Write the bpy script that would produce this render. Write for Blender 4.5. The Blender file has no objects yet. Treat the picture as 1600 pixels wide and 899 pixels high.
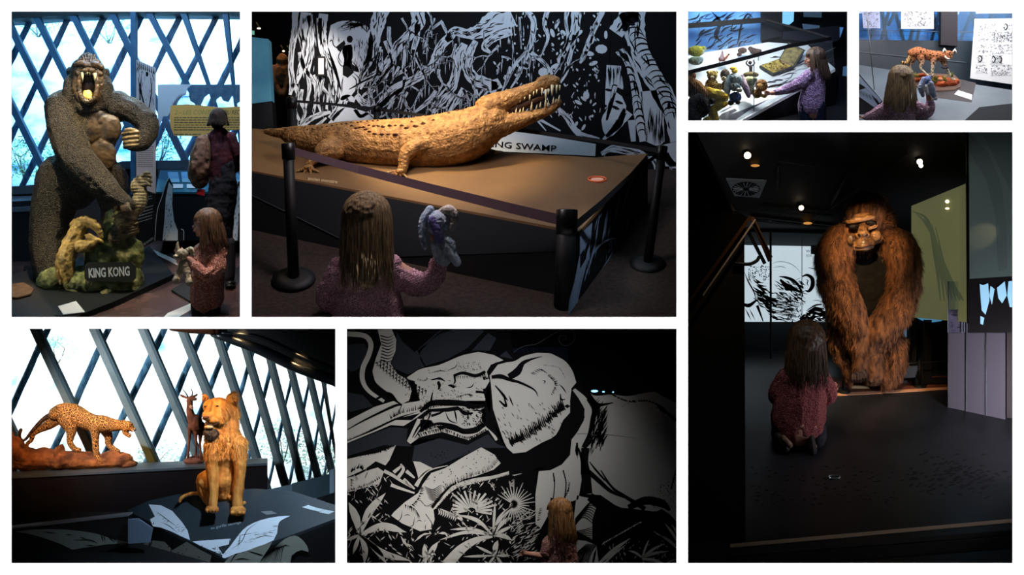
import bpy,bmesh,math,random
import numpy as np
from mathutils import Vector,Matrix,noise
from mathutils.geometry import tessellate_polygon

# A white display wall with seven openings; behind each one stands a museum diorama.
D =24.0            # distance of the camera from the display wall (m)
S =0.01            # metres per photo pixel on the wall
ZO =5.0            # height of the camera
sc =bpy.context.scene
C =sc.collection
PANELS ='1234567'

# ---------------------------------------------------------------- camera, light, exposure
cam =bpy.data.objects.new('camera',bpy.data.cameras.new('camera'))
C.objects.link(cam)
cam.location =(0,-D,ZO)
cam.rotation_euler =(math.pi /2,0,0)
cam.data.sensor_width =36
cam.data.lens =36*D /16.0
cam.data.clip_end =200
sc.camera =cam
sc.view_settings.view_transform ='Standard'
sc.view_settings.look ='None'
sc.view_settings.exposure =0
sc.view_settings.gamma =1
w =bpy.data.worlds.new('world'); sc.world =w
w.use_nodes =True
w.node_tree.nodes['Background'].inputs[0].default_value =(0.01,0.012,0.015,1)
w.node_tree.nodes['Background'].inputs[1].default_value =0.25
sc.cycles.max_bounces =6
sc.cycles.diffuse_bounces =3
sc.cycles.glossy_bounces =3
sc.cycles.transparent_max_bounces =12
sc.cycles.sample_clamp_indirect =3.0
# added sun raking down from straight above, only to whiten the front wall
sun =bpy.data.lights.new('added_wall_sun','SUN'); sun.energy =84; sun.angle =0.004
so =bpy.data.objects.new('added_wall_sun',sun); C.objects.link(so)
so.rotation_euler =Vector((0,math.sin(math.radians(3.2)),-math.cos(math.radians(3.2)))).to_track_quat('-Z','Y').to_euler()
so.location =(0,-3,14)


def V(px,py,q=0.0):
    """photo pixel + depth behind the wall (cm) -> point in the room"""
    d =q *0.01
    k =(D +d)/D *S
    return Vector(((px -800)*k,d,(449.5-py)*k +ZO))


def kk(q):
    return (D +q *0.01)/D *S


def lamp(kind,px,py,q,energy,col=(1,1,1),to=None,size=0.1,angle=60,blend=0.6,name='lamp',sy=None):
    l =bpy.data.lights.new(name,kind)
    l.energy =energy; l.color =col
    if kind == 'AREA':
        l.size =size
        if sy: l.shape ='RECTANGLE'; l.size_y =sy
    else:
        l.shadow_soft_size =size
    if kind == 'SPOT':
        l.spot_size =math.radians(angle); l.spot_blend =blend
    o =bpy.data.objects.new(name,l); C.objects.link(o)
    o.location =V(px,py,q)
    if to is not None:
        o.rotation_euler =(V(*to)-o.location).to_track_quat('-Z','Y').to_euler()
    return o


# unseen lamps added to light each diorama: (kind, px, py, depth, watts, colour, target, size, cone)
WARM =(1,.62,.28); AMBER =(1,.5,.15); SKY =(.25,.68,1); COOL =(.7,.85,1); DAY =(.85,.95,1)
LIGHTS ={
    '1': [
        ('SPOT',385,-150,30,2200,(1,.88,.62),dict(to=(185,385,190),size=.15,angle=20,blend=.8)),
        ('SPOT',-140,300,60,260,(1,.86,.6),dict(to=(150,410,190),size=.15,angle=34,blend=.8)),
        ('SPOT',340,-120,120,700,(1,.9,.9),dict(to=(338,270,230),size=.1,angle=22,blend=.8)),
        ('SPOT',380,-200,60,900,(.4,.65,1),dict(to=(300,490,110),size=.2,angle=16,blend=.9)),
        ('AREA',200,-180,120,120,(.35,.7,1),dict(to=(200,130,470),size=2)),
        ('AREA',100,-150,560,1500,SKY,dict(to=(150,160,850),size=4,sy=2)),
        ('AREA',270,-150,560,1100,(.5,.82,1),dict(to=(330,180,850),size=2,sy=2)),
        ('SPOT',290,-130,60,900,(1,.78,.5),dict(to=(135,200,215),size=.15,angle=40)),
        ('SPOT',330,-100,40,800,(1,.75,.6),dict(to=(315,400,110),size=.15,angle=30)),
        ('SPOT',60,-120,60,1100,(1,.85,.55),dict(to=(160,410,200),size=.15,angle=36)),
        ('AREA',150,-200,300,200,(.5,.7,1),dict(to=(220,400,250),size=3)),
    ],
    '2': [
        ('SPOT',1045,20,60,300,(.7,.85,1),dict(to=(940,420,170),size=.1,angle=30,blend=.9)),
        ('SPOT',580,-120,200,1700,(1,.77,.46),dict(to=(690,230,360),size=.12,angle=50,blend=.7)),
        ('SPOT',760,-140,180,520,(1,.8,.5),dict(to=(815,165,360),size=.12,angle=17,blend=.8)),
        ('SPOT',470,-90,330,650,(1,.88,.76),dict(to=(495,130,520),size=.1,angle=40,blend=1)),
        ('AREA',820,-160,300,105,(.62,.8,1),dict(to=(800,130,520),size=4,sy=1)),
        ('AREA',620,-60,40,200,(.9,.8,.85),dict(to=(600,420,100),size=1.2)),
        ('AREA',430,-60,620,40,WARM,dict(to=(440,140,640),size=.6)),
    ],
    '3': [
        ('AREA',1150,-30,120,50,(1,.95,.9),dict(to=(1160,130,120),size=.8)),
        ('SPOT',1200,-60,120,640,(1,.95,.86),dict(to=(1150,145,110),size=.08,angle=45,blend=.6)),
        ('AREA',1120,-40,230,30,(.5,.75,1),dict(to=(1125,50,262),size=.6)),
        ('AREA',1290,-50,40,22,(.6,.7,1),dict(to=(1270,130,118),size=.5)),
    ],
    '4': [
        ('SPOT',1440,-80,80,110,(1,.9,.8),dict(to=(1465,115,170),size=.08,angle=40,blend=.6)),
        ('AREA',1560,-60,130,60,(.95,.97,1),dict(to=(1560,90,226),size=1)),
        ('AREA',1450,-50,340,150,SKY,dict(to=(1460,40,420),size=1.4)),
        ('AREA',1420,-70,60,65,(1,.92,.95),dict(to=(1410,150,90),size=1)),
    ],
    '5': [
        ('SPOT',20,512,80,900,(.75,.9,1),dict(to=(280,660,470),size=.1,angle=75,blend=1)),
        ('AREA',-120,570,640,600,(.82,.95,1),dict(to=(250,640,950),size=3,sy=1)),
        ('AREA',330,540,700,260,(.8,.95,1),dict(to=(380,640,950),size=3,sy=.3)),
        ('SPOT',260,509,14,430,(1,.64,.28),dict(to=(345,690,190),size=.04,angle=34,blend=.9)),
        ('SPOT',60,509,60,280,(1,.58,.24),dict(to=(110,690,345),size=.04,angle=44,blend=.7)),
        ('SPOT',150,509,60,420,(1,.6,.12),dict(to=(200,672,340),size=.04,angle=12,blend=.9)),
        ('SPOT',440,510,14,700,(.6,.8,1),dict(to=(380,850,130),size=.04,angle=80,blend=.9)),
    ],
    '6': [
        ('SPOT',660,893,16,210,(1,.97,.93),dict(to=(690,730,260),size=.03,angle=100,blend=1)),
        ('SPOT',860,510,14,170,(.92,.96,1),dict(to=(740,760,260),size=.04,angle=110,blend=1)),
        ('SPOT',950,510,14,150,(1,.84,.7),dict(to=(865,840,105),size=.04,angle=20,blend=.8)),
    ],
    '7': [
        ('SPOT',1560,203,100,90,(.8,.9,.85),dict(to=(1550,330,420),size=.1,angle=50,blend=1)),
        ('SPOT',1100,204,300,60,(.9,.95,1),dict(to=(1200,290,700),size=.1,angle=50,blend=1)),
        ('SPOT',1215,212,60,90,(1,.75,.5),dict(to=(1150,400,138),size=.05,angle=40,blend=1)),
        ('SPOT',1330,203,14,2400,(1,.66,.34),dict(to=(1352,400,575),size=.04,angle=18,blend=.9)),
        ('SPOT',1420,220,160,1100,(1,.68,.38),dict(to=(1345,590,600),size=.04,angle=34,blend=.9)),
        ('AREA',1720,640,260,130,(.85,.85,1),dict(to=(1520,580,480),size=1)),
        ('SPOT',1640,330,330,30,(1,.7,.35),dict(to=(1536,368,420),size=.03,angle=22,blend=.7)),  # added spot standing in for the warm round reflection on the glass
        ('SPOT',1250,215,140,160,(.8,.82,.85),dict(to=(1250,660,440),size=.1,angle=70,blend=1)),
    ],

}
for _p,_rows in LIGHTS.items():
    if _p in PANELS:
        for r in _rows:
            lamp(*r[:6],**r[6])


# ---------------------------------------------------------------- materials
def lin(c):
    if isinstance(c,str):
        c =tuple(int(c[i:i +2],16) for i in (0,2,4))
    o =[]
    for x in c:
        x =x /255.0
        o.append(x /12.92 if x <= 0.04045 else ((x +0.055)/1.055) ** 2.4)
    return (o[0],o[1],o[2],1)


_M ={}


def mat(name,c1,c2=None,scale=8.0,rough=0.7,metal=0.0,bump=0.0,bscale=None,spec=0.3,detail=4,lo=0.35,hi=0.65,
        stretch=None,emit=0.0,kind='noise',c3=None,alpha=1.0):
    if name in _M: return _M[name]
    m =bpy.data.materials.new(name); m.use_nodes =True
    nt =m.node_tree; N =nt.nodes; L =nt.links
    b =N['Principled BSDF']
    b.inputs['Roughness'].default_value =rough
    b.inputs['Metallic'].default_value =metal
    b.inputs['Specular IOR Level'].default_value =spec
    b.inputs['Base Color'].default_value =lin(c1)
    b.inputs['Alpha'].default_value =alpha
    tc =N.new('ShaderNodeTexCoord'); mp =N.new('ShaderNodeMapping')
    L.new(tc.outputs['Object'],mp.inputs[0])
    if stretch: mp.inputs['Scale'].default_value =stretch
    src =None
    if c2 is not None or bump:
        if kind == 'noise':
            t =N.new('ShaderNodeTexNoise'); t.inputs['Scale'].default_value =scale; t.inputs['Detail'].default_value =detail
            src =t.outputs[0]
        elif kind == 'wave':
            t =N.new('ShaderNodeTexWave'); t.inputs['Scale'].default_value =scale; t.inputs['Distortion'].default_value =6
            t.inputs['Detail'].default_value =detail; src =t.outputs['Fac']
        else:
            t =N.new('ShaderNodeTexVoronoi'); t.inputs['Scale'].default_value =scale
            if kind == 'edge': t.feature ='DISTANCE_TO_EDGE'
            src =t.outputs['Distance']
        L.new(mp.outputs[0],t.inputs['Vector'])
    if c2 is not None:
        r =N.new('ShaderNodeValToRGB'); e =r.color_ramp.elements
        e[0].position =lo; e[0].color =lin(c1); e[1].position =hi; e[1].color =lin(c2)
        if c3 is not None:
            x =e.new(min(1,hi +(hi -lo))); x.color =lin(c3)
        L.new(src,r.inputs[0]); L.new(r.outputs[0],b.inputs['Base Color'])
        if emit: L.new(r.outputs[0],b.inputs['Emission Color'])
    elif emit:
        b.inputs['Emission Color'].default_value =lin(c1)
    if emit: b.inputs['Emission Strength'].default_value =emit
    if bump:
        if bscale:
            t2 =N.new('ShaderNodeTexVoronoi' if kind != 'noise' else 'ShaderNodeTexNoise')
            t2.inputs['Scale'].default_value =bscale; L.new(mp.outputs[0],t2.inputs['Vector'])
            src =t2.outputs['Distance'] if kind != 'noise' else t2.outputs[0]
        bp =N.new('ShaderNodeBump'); bp.inputs['Strength'].default_value =min(1,bump); bp.inputs['Distance'].default_value =0.03
        L.new(src,bp.inputs['Height']); L.new(bp.outputs[0],b.inputs['Normal'])
    _M[name]=m
    return m


def glass(name='clear_glass',tint='dfeaf0',op=0.06,gloss=0.08):
    if name in _M: return _M[name]
    m =bpy.data.materials.new(name); m.use_nodes =True
    nt =m.node_tree; N =nt.nodes; L =nt.links
    N.remove(N['Principled BSDF']); out =N['Material Output']
    tr =N.new('ShaderNodeBsdfTransparent'); gl =N.new('ShaderNodeBsdfGlossy'); df =N.new('ShaderNodeBsdfDiffuse')
    gl.inputs['Roughness'].default_value =0.03; df.inputs[0].default_value =lin(tint); tr.inputs[0].default_value =lin(tint)
    m1 =N.new('ShaderNodeMixShader'); m1.inputs[0].default_value =gloss
    m2 =N.new('ShaderNodeMixShader'); m2.inputs[0].default_value =op
    L.new(tr.outputs[0],m1.inputs[1]); L.new(gl.outputs[0],m1.inputs[2])
    L.new(m1.outputs[0],m2.inputs[1]); L.new(df.outputs[0],m2.inputs[2]); L.new(m2.outputs[0],out.inputs[0])
    _M[name]=m
    return m


def emis(name,c,e):
    if name in _M: return _M[name]
    m =mat(name,c,emit=e)
    return m


# ---------------------------------------------------------------- mesh builder
_bm =bmesh.new(); bmesh.ops.create_icosphere(_bm,subdivisions=2,radius=1)
_ICO =([v.co.copy() for v in _bm.verts],[[v.index for v in f.verts] for f in _bm.faces]); _bm.free()
_bm =bmesh.new(); bmesh.ops.create_icosphere(_bm,subdivisions=3,radius=1)
_ICO3 =([v.co.copy() for v in _bm.verts],[[v.index for v in f.verts] for f in _bm.faces]); _bm.free()


def spline(pts,n=6):
    """Catmull-Rom through tuples"""
    if len(pts) < 3 or n <= 1: return [tuple(map(float,p)) for p in pts]
    P =[np.array(p,float) for p in pts]
    P =[2*P[0]-P[1]]+P +[2*P[-1]-P[-2]]
    out =[]
    for i in range(1,len(P)-2):
        a,b,c,d =P[i -1],P[i],P[i +1],P[i +2]
        for j in range(n):
            t =j /n
            out.append(tuple(0.5*((2*b)+(c -a)*t +(2*a -5*b +4*c -d)*t *t +(3*b -a -3*c +d)*t ** 3)))
    out.append(tuple(P[-2]))
    return out


CUR =[-400,-400,2000,1300]


def room(*r): CUR[:]=r


class G:
    def __init__(s): s.v =[]; s.f =[]

    def add(s,vs,fs):
        o =len(s.v); s.v.extend(vs); s.f.extend([[i +o for i in f] for f in fs])

    def ell(s,px,py,q,rx,ry=None,rz=None,rot=0,fine=False,yaw=0):
        ry =rx if ry is None else ry; rz =rx if rz is None else rz
        k =kk(q); c =V(px,py,q)
        R =Matrix.Rotation(math.radians(rot),3,'Y') @ Matrix.Rotation(math.radians(yaw),3,'Z')
        A =_ICO3 if fine else _ICO
        s.add([c +R @ Vector((p.x *rx *k,p.y *rz *k,p.z *ry *k)) for p in A[0]],A[1]); return s

    def chain(s,pts,seg=10,n=5,flat=1.0,cap=True):
        """tapered limb through (px,py,q,r)"""
        P =spline(pts,n)
        W =[V(p[0],p[1],p[2]) for p in P]; R =[max(0.01,p[3])*kk(p[2]) for p in P]
        s.tubew(W,R,seg,flat)
        if cap:
            for i in (0,-1):
                if R[i] > 0.004: s.add([W[i]+Vector((p.x,p.y *flat,p.z))*R[i] for p in _ICO[0]],_ICO[1])
        return s

    def tubew(s,W,R,seg=8,flat=1.0):
        vs =[]; fs =[]
        t0 =(W[1]-W[0]).normalized()
        up =Vector((0,1,0)) if abs(t0.y) < 0.9 else Vector((1,0,0))
        nrm =(up -t0 *up.dot(t0)).normalized()
        for i,p in enumerate(W):
            t =(W[min(i +1,len(W)-1)]-W[max(i -1,0)])
            t =t.normalized() if t.length > 1e-9 else t0
            nrm =nrm -t *nrm.dot(t)
            nrm =nrm.normalized() if nrm.length > 1e-6 else up
            b =t.cross(nrm)
            for j in range(seg):
                a =2*math.pi *j /seg
                vs.append(p +(nrm *math.cos(a)*flat +b *math.sin(a))*R[i])
            t0 =t
        for i in range(len(W)-1):
            for j in range(seg):
                k =(j +1) % seg
                fs.append([i *seg +j,i *seg +k,(i +1)*seg +k,(i +1)*seg +j])
        fs.append(list(range(seg))[::-1]); fs.append([(len(W)-1)*seg +j for j in range(seg)])
        s.add(vs,fs)

    def prism(s,pts,q0,q1):
        """outline in photo pixels, from depth q0 back to q1"""
        a =[V(x,y,q0) for x,y in pts]; b =[v +Vector((0,(q1 -q0)*0.01,0)) for v in a]
        s.loft(a,b); return s

    def slab(s,plane,pts,h,lift=0):
        """outline on a plane, given a height h (px) downwards"""
        a =[plane(x,y,lift) for x,y in pts]; b =[v -Vector((0,0,h *S)) for v in a]
        s.loft(a,b); return s

    def loft(s,a,b):
        n =len(a)
        tri =tessellate_polygon([a])
        fs =[list(t) for t in tri]+[[i +n for i in t][::-1] for t in tri]
        fs += [[i,(i +1) % n,n +(i +1) % n,n +i] for i in range(n)]
        s.add(a +b,fs)

    def quad(s,a,b,c,d): s.add([a,b,c,d],[[0,1,2,3]]); return s

    def bar(s,p0,p1,wd,dp):
        """rectangular bar between two (px,py,q) points, wd wide in the picture plane and dp deep (px)"""
        A =V(*p0); B_ =V(*p1); t =(B_ -A).normalized()
        y =Vector((0,1,0)); n =t.cross(y)
        if n.length < 1e-4: n =Vector((1,0,0))
        n.normalize(); y =n.cross(t).normalized()
        c =[]
        for P,q in ((A,p0[2]),(B_,p1[2])):
            k =kk(q)
            for i,j in ((-1,-1),(1,-1),(1,1),(-1,1)):
                c.append(P +n *wd *.5*k *i +y *dp *.5*k *j)
        s.add(c,[[0,1,2,3],[7,6,5,4],[0,4,5,1],[1,5,6,2],[2,6,7,3],[3,7,4,0]]); return s

    def cone(s,p0,p1,r,seg=7):
        A =V(*p0); B_ =V(*p1); k =kk(p0[2]); m =A.lerp(B_,.55)
        s.tubew([A,m,B_],[r *k,r *k *.62,r *k *.04],seg); return s

    def build(s,name,m,parent=None,smooth=True,voxel=None,sm=4,disp=None,origin=None):
        base =parent.get('_w') if parent is not None else None
        if base is not None: og =Vector(base)
        elif origin is not None: og =Vector(origin)
        else:
            xs =[v for v in s.v]
            og =Vector((sum(v.x for v in xs)/len(xs),sum(v.y for v in xs)/len(xs),min(v.z for v in xs)))
        me =bpy.data.meshes.new(name)
        me.from_pydata([v -og for v in s.v],[],s.f)
        o =bpy.data.objects.new(name,me); C.objects.link(o)
        if voxel:
            md =o.modifiers.new('r','REMESH'); md.mode ='VOXEL'; md.voxel_size =voxel *S; md.use_smooth_shade =True
            if sm:
                m2 =o.modifiers.new('s','SMOOTH'); m2.iterations =sm; m2.factor =.5
            dg =bpy.context.evaluated_depsgraph_get()
            nm =bpy.data.meshes.new_from_object(o.evaluated_get(dg))
            o.modifiers.clear(); o.data =nm; bpy.data.meshes.remove(me); me =nm; me.name =name
            if disp:
                n =len(me.vertices)
                co =np.empty(n *3); me.vertices.foreach_get('co',co); co =co.reshape(-1,3)
                no =np.array([tuple(v.normal) for v in me.vertices])
                d =np.array([disp(Vector(c)+og,Vector(nn)) for c,nn in zip(co,no)])
                co += no *d[:,None]
                me.vertices.foreach_set('co',co.ravel())
        n =len(me.vertices)
        if n:                                       # keep every piece inside its own diorama box
            co =np.empty(n *3); me.vertices.foreach_get('co',co); co =co.reshape(-1,3)+np.array(og)
            k =(D +co[:,1])/D *S
            px =np.clip(800+co[:,0]/k,CUR[0],CUR[2]); py =np.clip(449.5-(co[:,2]-ZO)/k,CUR[1],CUR[3])
            if name != 'wall_front': co[:,1]=np.maximum(co[:,1],.03)
            co[:,0]=(px -800)*k; co[:,2]=(449.5-py)*k +ZO
            me.vertices.foreach_set('co',(co -np.array(og)).ravel())
        me.materials.append(m)
        if smooth and len(me.polygons):
            me.polygons.foreach_set('use_smooth',[True]*len(me.polygons))
        me.update()
        if parent is not None:
            o.parent =parent
        else:
            o.location =og
        o['_w']=tuple(og)
        return o


def disp_noise(scale,amp,oct=3,ridged=False):
    sc_ =scale
    def f(p,n):
        v =noise.fractal(p *sc_,1.0,2.0,oct)
        if ridged: v =1-abs(v)*2
        return v *amp *S
    return f


def thing(name,label,cat,px,py,q,group=None):
    o =bpy.data.objects.new(name,None); C.objects.link(o)
    o.empty_display_size =.1
    o.location =V(px,py,q); o['_w']=tuple(o.location)
    return tag(o,label,cat,group)


def tag(o,label,cat,group=None):
    o['label']=label; o['category']=cat
    if group: o['group']=group
    return o


def struct(o): o['kind']='structure'; return o
def stuff(o): o['kind']='stuff'; return o


class Plane:
    """flat surface through three (px,py,q) points; p(px,py,lift) is the point of it seen at that pixel"""
    def __init__(s,a,b,c):
        A,B_,C_ =V(*a),V(*b),V(*c)
        s.o =A; s.n =(B_ -A).cross(C_ -A).normalized()
        if s.n.y > 0: s.n =-s.n
    def __call__(s,px,py,lift=0):
        o =Vector((0,-D,ZO)); d =V(px,py,0)-o
        t =(s.o -o).dot(s.n)/d.dot(s.n)
        return o +d *t +s.n *lift *0.01
    def q(s,px,py): return s(px,py).y *100


def flat(q): return Plane((0,0,q),(100,0,q),(0,100,q))


class Art:
    """flat print on a surface: filled outlines and brush strokes"""
    def __init__(s,surf,lift=0.3,T=None):
        s.g =G(); s.surf =surf; s.lift =lift; s.T =T
    def m(s,p):
        if s.T: return (s.T[0]+p[0]*s.T[2],s.T[1]+p[1]*s.T[2])
        return p
    def fill(s,pts,n=1):
        if n > 1:
            pts =spline(list(pts)+[pts[0]],n)[:-1]
        a =[s.surf(*s.m(p)[:2],s.lift) for p in pts]
        s.g.add(a,[list(t) for t in tessellate_polygon([a])]); return s
    def stroke(s,pts,wd,n=4,taper=(0.1,0.1),rough=0.0):
        P =spline([p[:2] for p in pts],n) if len(pts) > 2 else [tuple(p[:2]) for p in pts]
        if len(P) == 2: P =[P[0],((P[0][0]+P[1][0])/2,(P[0][1]+P[1][1])/2),P[1]]
        N_ =len(P); vs =[]
        for i,p in enumerate(P):
            a =P[max(0,i -1)]; b =P[min(N_ -1,i +1)]
            dx,dy =b[0]-a[0],b[1]-a[1]; L_ =math.hypot(dx,dy) or 1
            t =i /(N_ -1)
            if isinstance(wd,(list,tuple)):
                u =t *(len(wd)-1); j =min(int(u),len(wd)-2); h =wd[j]+(wd[j +1]-wd[j])*(u -j)
            else:
                h =wd *(taper[0]+(1-taper[0])*min(1,t *3))*(taper[1]+(1-taper[1])*min(1,(1-t)*3))
            if rough: h *= 1+random.uniform(-rough,rough)
            h *= .5
            nx,ny =-dy /L_ *h,dx /L_ *h
            for q in ((p[0]+nx,p[1]+ny),(p[0]-nx,p[1]-ny)):
                vs.append(s.surf(*s.m(q),s.lift))
        s.g.add(vs,[[2*i,2*i +1,2*i +3,2*i +2] for i in range(N_ -1)]); return s
    def dot(s,x,y,rx,ry=None,rot=0,n=9):
        ry =ry or rx; c,d =math.cos(math.radians(rot)),math.sin(math.radians(rot))
        return s.fill([(x +math.cos(t)*rx *c -math.sin(t)*ry *d,y +math.cos(t)*rx *d +math.sin(t)*ry *c)
                       for t in [2*math.pi *i /n for i in range(n)]])
    def lines(s,x0,y0,x1,y1,rows,h,ragged=0.15,slant=0):
        """rows of small print, word by word"""
        for r in range(rows):
            y =y0 +(y1 -y0)*(r +.5)/rows
            x =x0; end =x1 -(random.random()*ragged *(x1 -x0))
            while x < end:
                wl =random.uniform(2.2,6)*h
                e =min(end,x +wl)
                dy0 =slant *(x -x0); dy1 =slant *(e -x0)
                s.fill([(x,y -h /2+dy0),(e,y -h /2+dy1),(e,y +h /2+dy1),(x,y +h /2+dy0)])
                x =e +h *.9
        return s
    def build(s,name,m,parent=None): return s.g.build(name,m,parent,smooth=False)


def text(body,surf,p0,p1,h,m,parent,name='lettering',lift=0.5,shear=0,extr=0.02,weight=0.0):
    """lettering whose base line runs from p0 to p1, h tall (px)"""
    cu =bpy.data.curves.new('t','FONT'); cu.body =body; cu.extrude =0; cu.offset =weight
    cu.resolution_u =2
    t =bpy.data.objects.new('t',cu); C.objects.link(t)
    dg =bpy.context.evaluated_depsgraph_get()
    me =bpy.data.meshes.new_from_object(t.evaluated_get(dg))
    bpy.data.objects.remove(t)
    xs =[v.co.x for v in me.vertices]; ys =[v.co.y for v in me.vertices]
    x0,x1,y0,y1 =min(xs),max(xs),0,max(ys)
    og =Vector(parent['_w']) if parent is not None else Vector((0,0,0))
    g =G(); L_ =math.hypot(p1[0]-p0[0],p1[1]-p0[1]); ux,uy =(p1[0]-p0[0])/L_,(p1[1]-p0[1])/L_
    vs =[]
    for v in me.vertices:
        a =(v.co.x -x0)/(x1 -x0)*L_; b =(v.co.y -y0)/(y1 -y0)*h
        a += b *shear
        vs.append(surf(p0[0]+ux *a +uy *b,p0[1]+uy *a -ux *b,lift))
    g.add(vs,[list(p.vertices) for p in me.polygons])
    bpy.data.meshes.remove(me)
    return g.build(name,m,parent,smooth=False)


def fur(body,n,length,flow,m,parent,width=0.8,name='fur',lift=0.25,curl=0.3,region=None):
    """short tufts growing out of a skin; flow(p) gives the lie of the hair"""
    me =body.data; og =Vector(body['_w'])
    me.calc_loop_triangles()
    tri =me.loop_triangles; nt =len(tri)
    ar =np.array([t.area for t in tri]); ar =ar /ar.sum()
    rs =np.random.RandomState(7)
    idx =rs.choice(nt,n,p=ar)
    vs =[]; fs =[]
    for i in idx:
        t =tri[i]; a,b,c =(me.vertices[j].co for j in t.vertices)
        u,v =rs.rand(),rs.rand()
        if u +v > 1: u,v =1-u,1-v
        p =a +(b -a)*u +(c -a)*v; nn =t.normal
        if region and not region(p +og): continue
        d =flow(p +og); d =d -nn *d.dot(nn)*.8
        if d.length < 1e-5: continue
        d =(d.normalized()+Vector(rs.uniform(-curl,curl,3))+nn *lift).normalized()
        L_ =length *S *rs.uniform(.6,1.3); side =d.cross(nn).normalized()*width *S *.5
        o =len(vs)
        mid =p +d *L_ *.55+nn *L_ *.08
        vs += [p -side -nn *.002,p +side -nn *.002,mid +side *.8,mid -side *.8,p +d *L_]
        fs += [[o,o +1,o +2,o +3],[o +3,o +2,o +4]]
    g =G(); g.v =[Vector(v)+og for v in vs]; g.f =fs
    return stuff(g.build(name,m,parent))


def curly(name,c1,c2,scale,rough=.5):
    return mat(name,c1,c2,scale=scale,rough=rough,bump=1,kind='vor',lo=.15,hi=.6,spec=.4)


BLK =mat('black_paint',(10,10,11),rough=.6)
INK =mat('black_ink',(9,9,10),rough=.8,spec=.05)
WHI =mat('white_print',(222,224,226),rough=.7,spec=.1)

# ---------------------------------------------------------------- the display wall and the shell behind it
OPEN ={'1': (18,18,375,496),'2': (393,18,1057,496),'3': (1075,18,1324,188.5),'4': (1342,18,1582,188.5),
        '7': (1075,206.5,1582,881),'5': (18,514,524,881),'6': (542,514,1057,881)}


def display_wall():
    xs =sorted({-260,1860} | {v for r in OPEN.values() for v in (r[0],r[2])})
    ys =sorted({-260,1160} | {v for r in OPEN.values() for v in (r[1],r[3])})
    g =G()
    for i in range(len(xs)-1):
        for j in range(len(ys)-1):
            cx,cy =(xs[i]+xs[i +1])/2,(ys[j]+ys[j +1])/2
            if any(r[0] < cx < r[2] and r[1] < cy < r[3] for r in OPEN.values()): continue
            a,b,c,d =xs[i],ys[j],xs[i +1],ys[j +1]
            F =[V(a,b),V(c,b),V(c,d),V(a,d)]; K =[v +Vector((0,.015,0)) for v in F]
            g.add(F +K,[[0,3,2,1],[4,5,6,7]])
            for (e0,e1,nx,ny) in ((0,1,cx,b -1),(1,2,c +1,cy),(2,3,cx,d +1),(3,0,a -1,cy)):
                if any(r[0] < nx < r[2] and r[1] < ny < r[3] for r in OPEN.values()):
                    g.add([F[e0],F[e1],K[e1],K[e0]],[[0,1,2,3]])
    struct(g.build('wall_front',mat('white_wall',(250,250,251),rough=.9,spec=.0),smooth=False))


display_wall()
DARK =mat('dark_lining',(7,7,8),rough=.9,spec=.05)
_n =0  # unseen black partitions added to stop light leaking between the dioramas
for a,b in (((384,-240),(384,505)),((-240,505),(1066,505)),((533,505),(533,1140)),((1066,-240),(1066,1140)),
             ((1333,-240),(1333,197.5)),((1066,197.5),(1840,197.5))):
    g =G()
    e =.5
    P =[V(*a,3),V(*b,3),V(*b,1150),V(*a,1150)]
    dx =Vector((0.012,0,0)) if a[0] == b[0] else Vector((0,0,0.012))
    g.loft([p -dx for p in P],[p +dx for p in P])
    struct(g.build('light_partition',DARK,smooth=False)); _n += 1
for nm,P in (('wall_left',[(-240,-240,3),(-240,1140,3),(-240,1140,1150),(-240,-240,1150)]),
              ('wall_right',[(1840,-240,3),(1840,1140,3),(1840,1140,1150),(1840,-240,1150)]),
              ('ceiling',[(-240,-240,3),(1840,-240,3),(1840,-240,1150),(-240,-240,1150)]),
              ('floor',[(-240,1140,3),(1840,1140,3),(1840,1140,1150),(-240,1140,1150)]),
              ('wall_back',[(-240,-240,1150),(1840,-240,1150),(1840,1140,1150),(-240,1140,1150)])):
    g =G(); g.quad(*[V(*p) for p in P]); struct(g.build(nm,DARK,smooth=False))


# ---------------------------------------------------------------- people
SKIN =mat('skin',(196,142,120),(214,162,138),scale=9,rough=.55,spec=.25)
HAIRB =mat('brown_hair',(92,66,40),(140,104,62),scale=14,rough=.55,stretch=(3,3,.4))
SWEAT =mat('pink_knit',(150,62,78),(232,190,194),scale=34,rough=.95,bump=.9,lo=.42,hi=.56,kind='noise',detail=1)
PANTS =mat('dark_trousers',(28,28,34),(40,40,48),scale=12,rough=.9)
EYEW =mat('eye_white',(235,232,228),rough=.2); EYED =mat('eye_iris',(40,26,18),rough=.15)
LIPS =mat('lips',(176,88,84),rough=.5)


def az(deg):
    """unit direction in the floor plane: 0 = to the right, 90 = away from the viewer, 180 = left, -90 = to the viewer"""
    a =math.radians(deg); return math.cos(a),math.sin(a)


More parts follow.
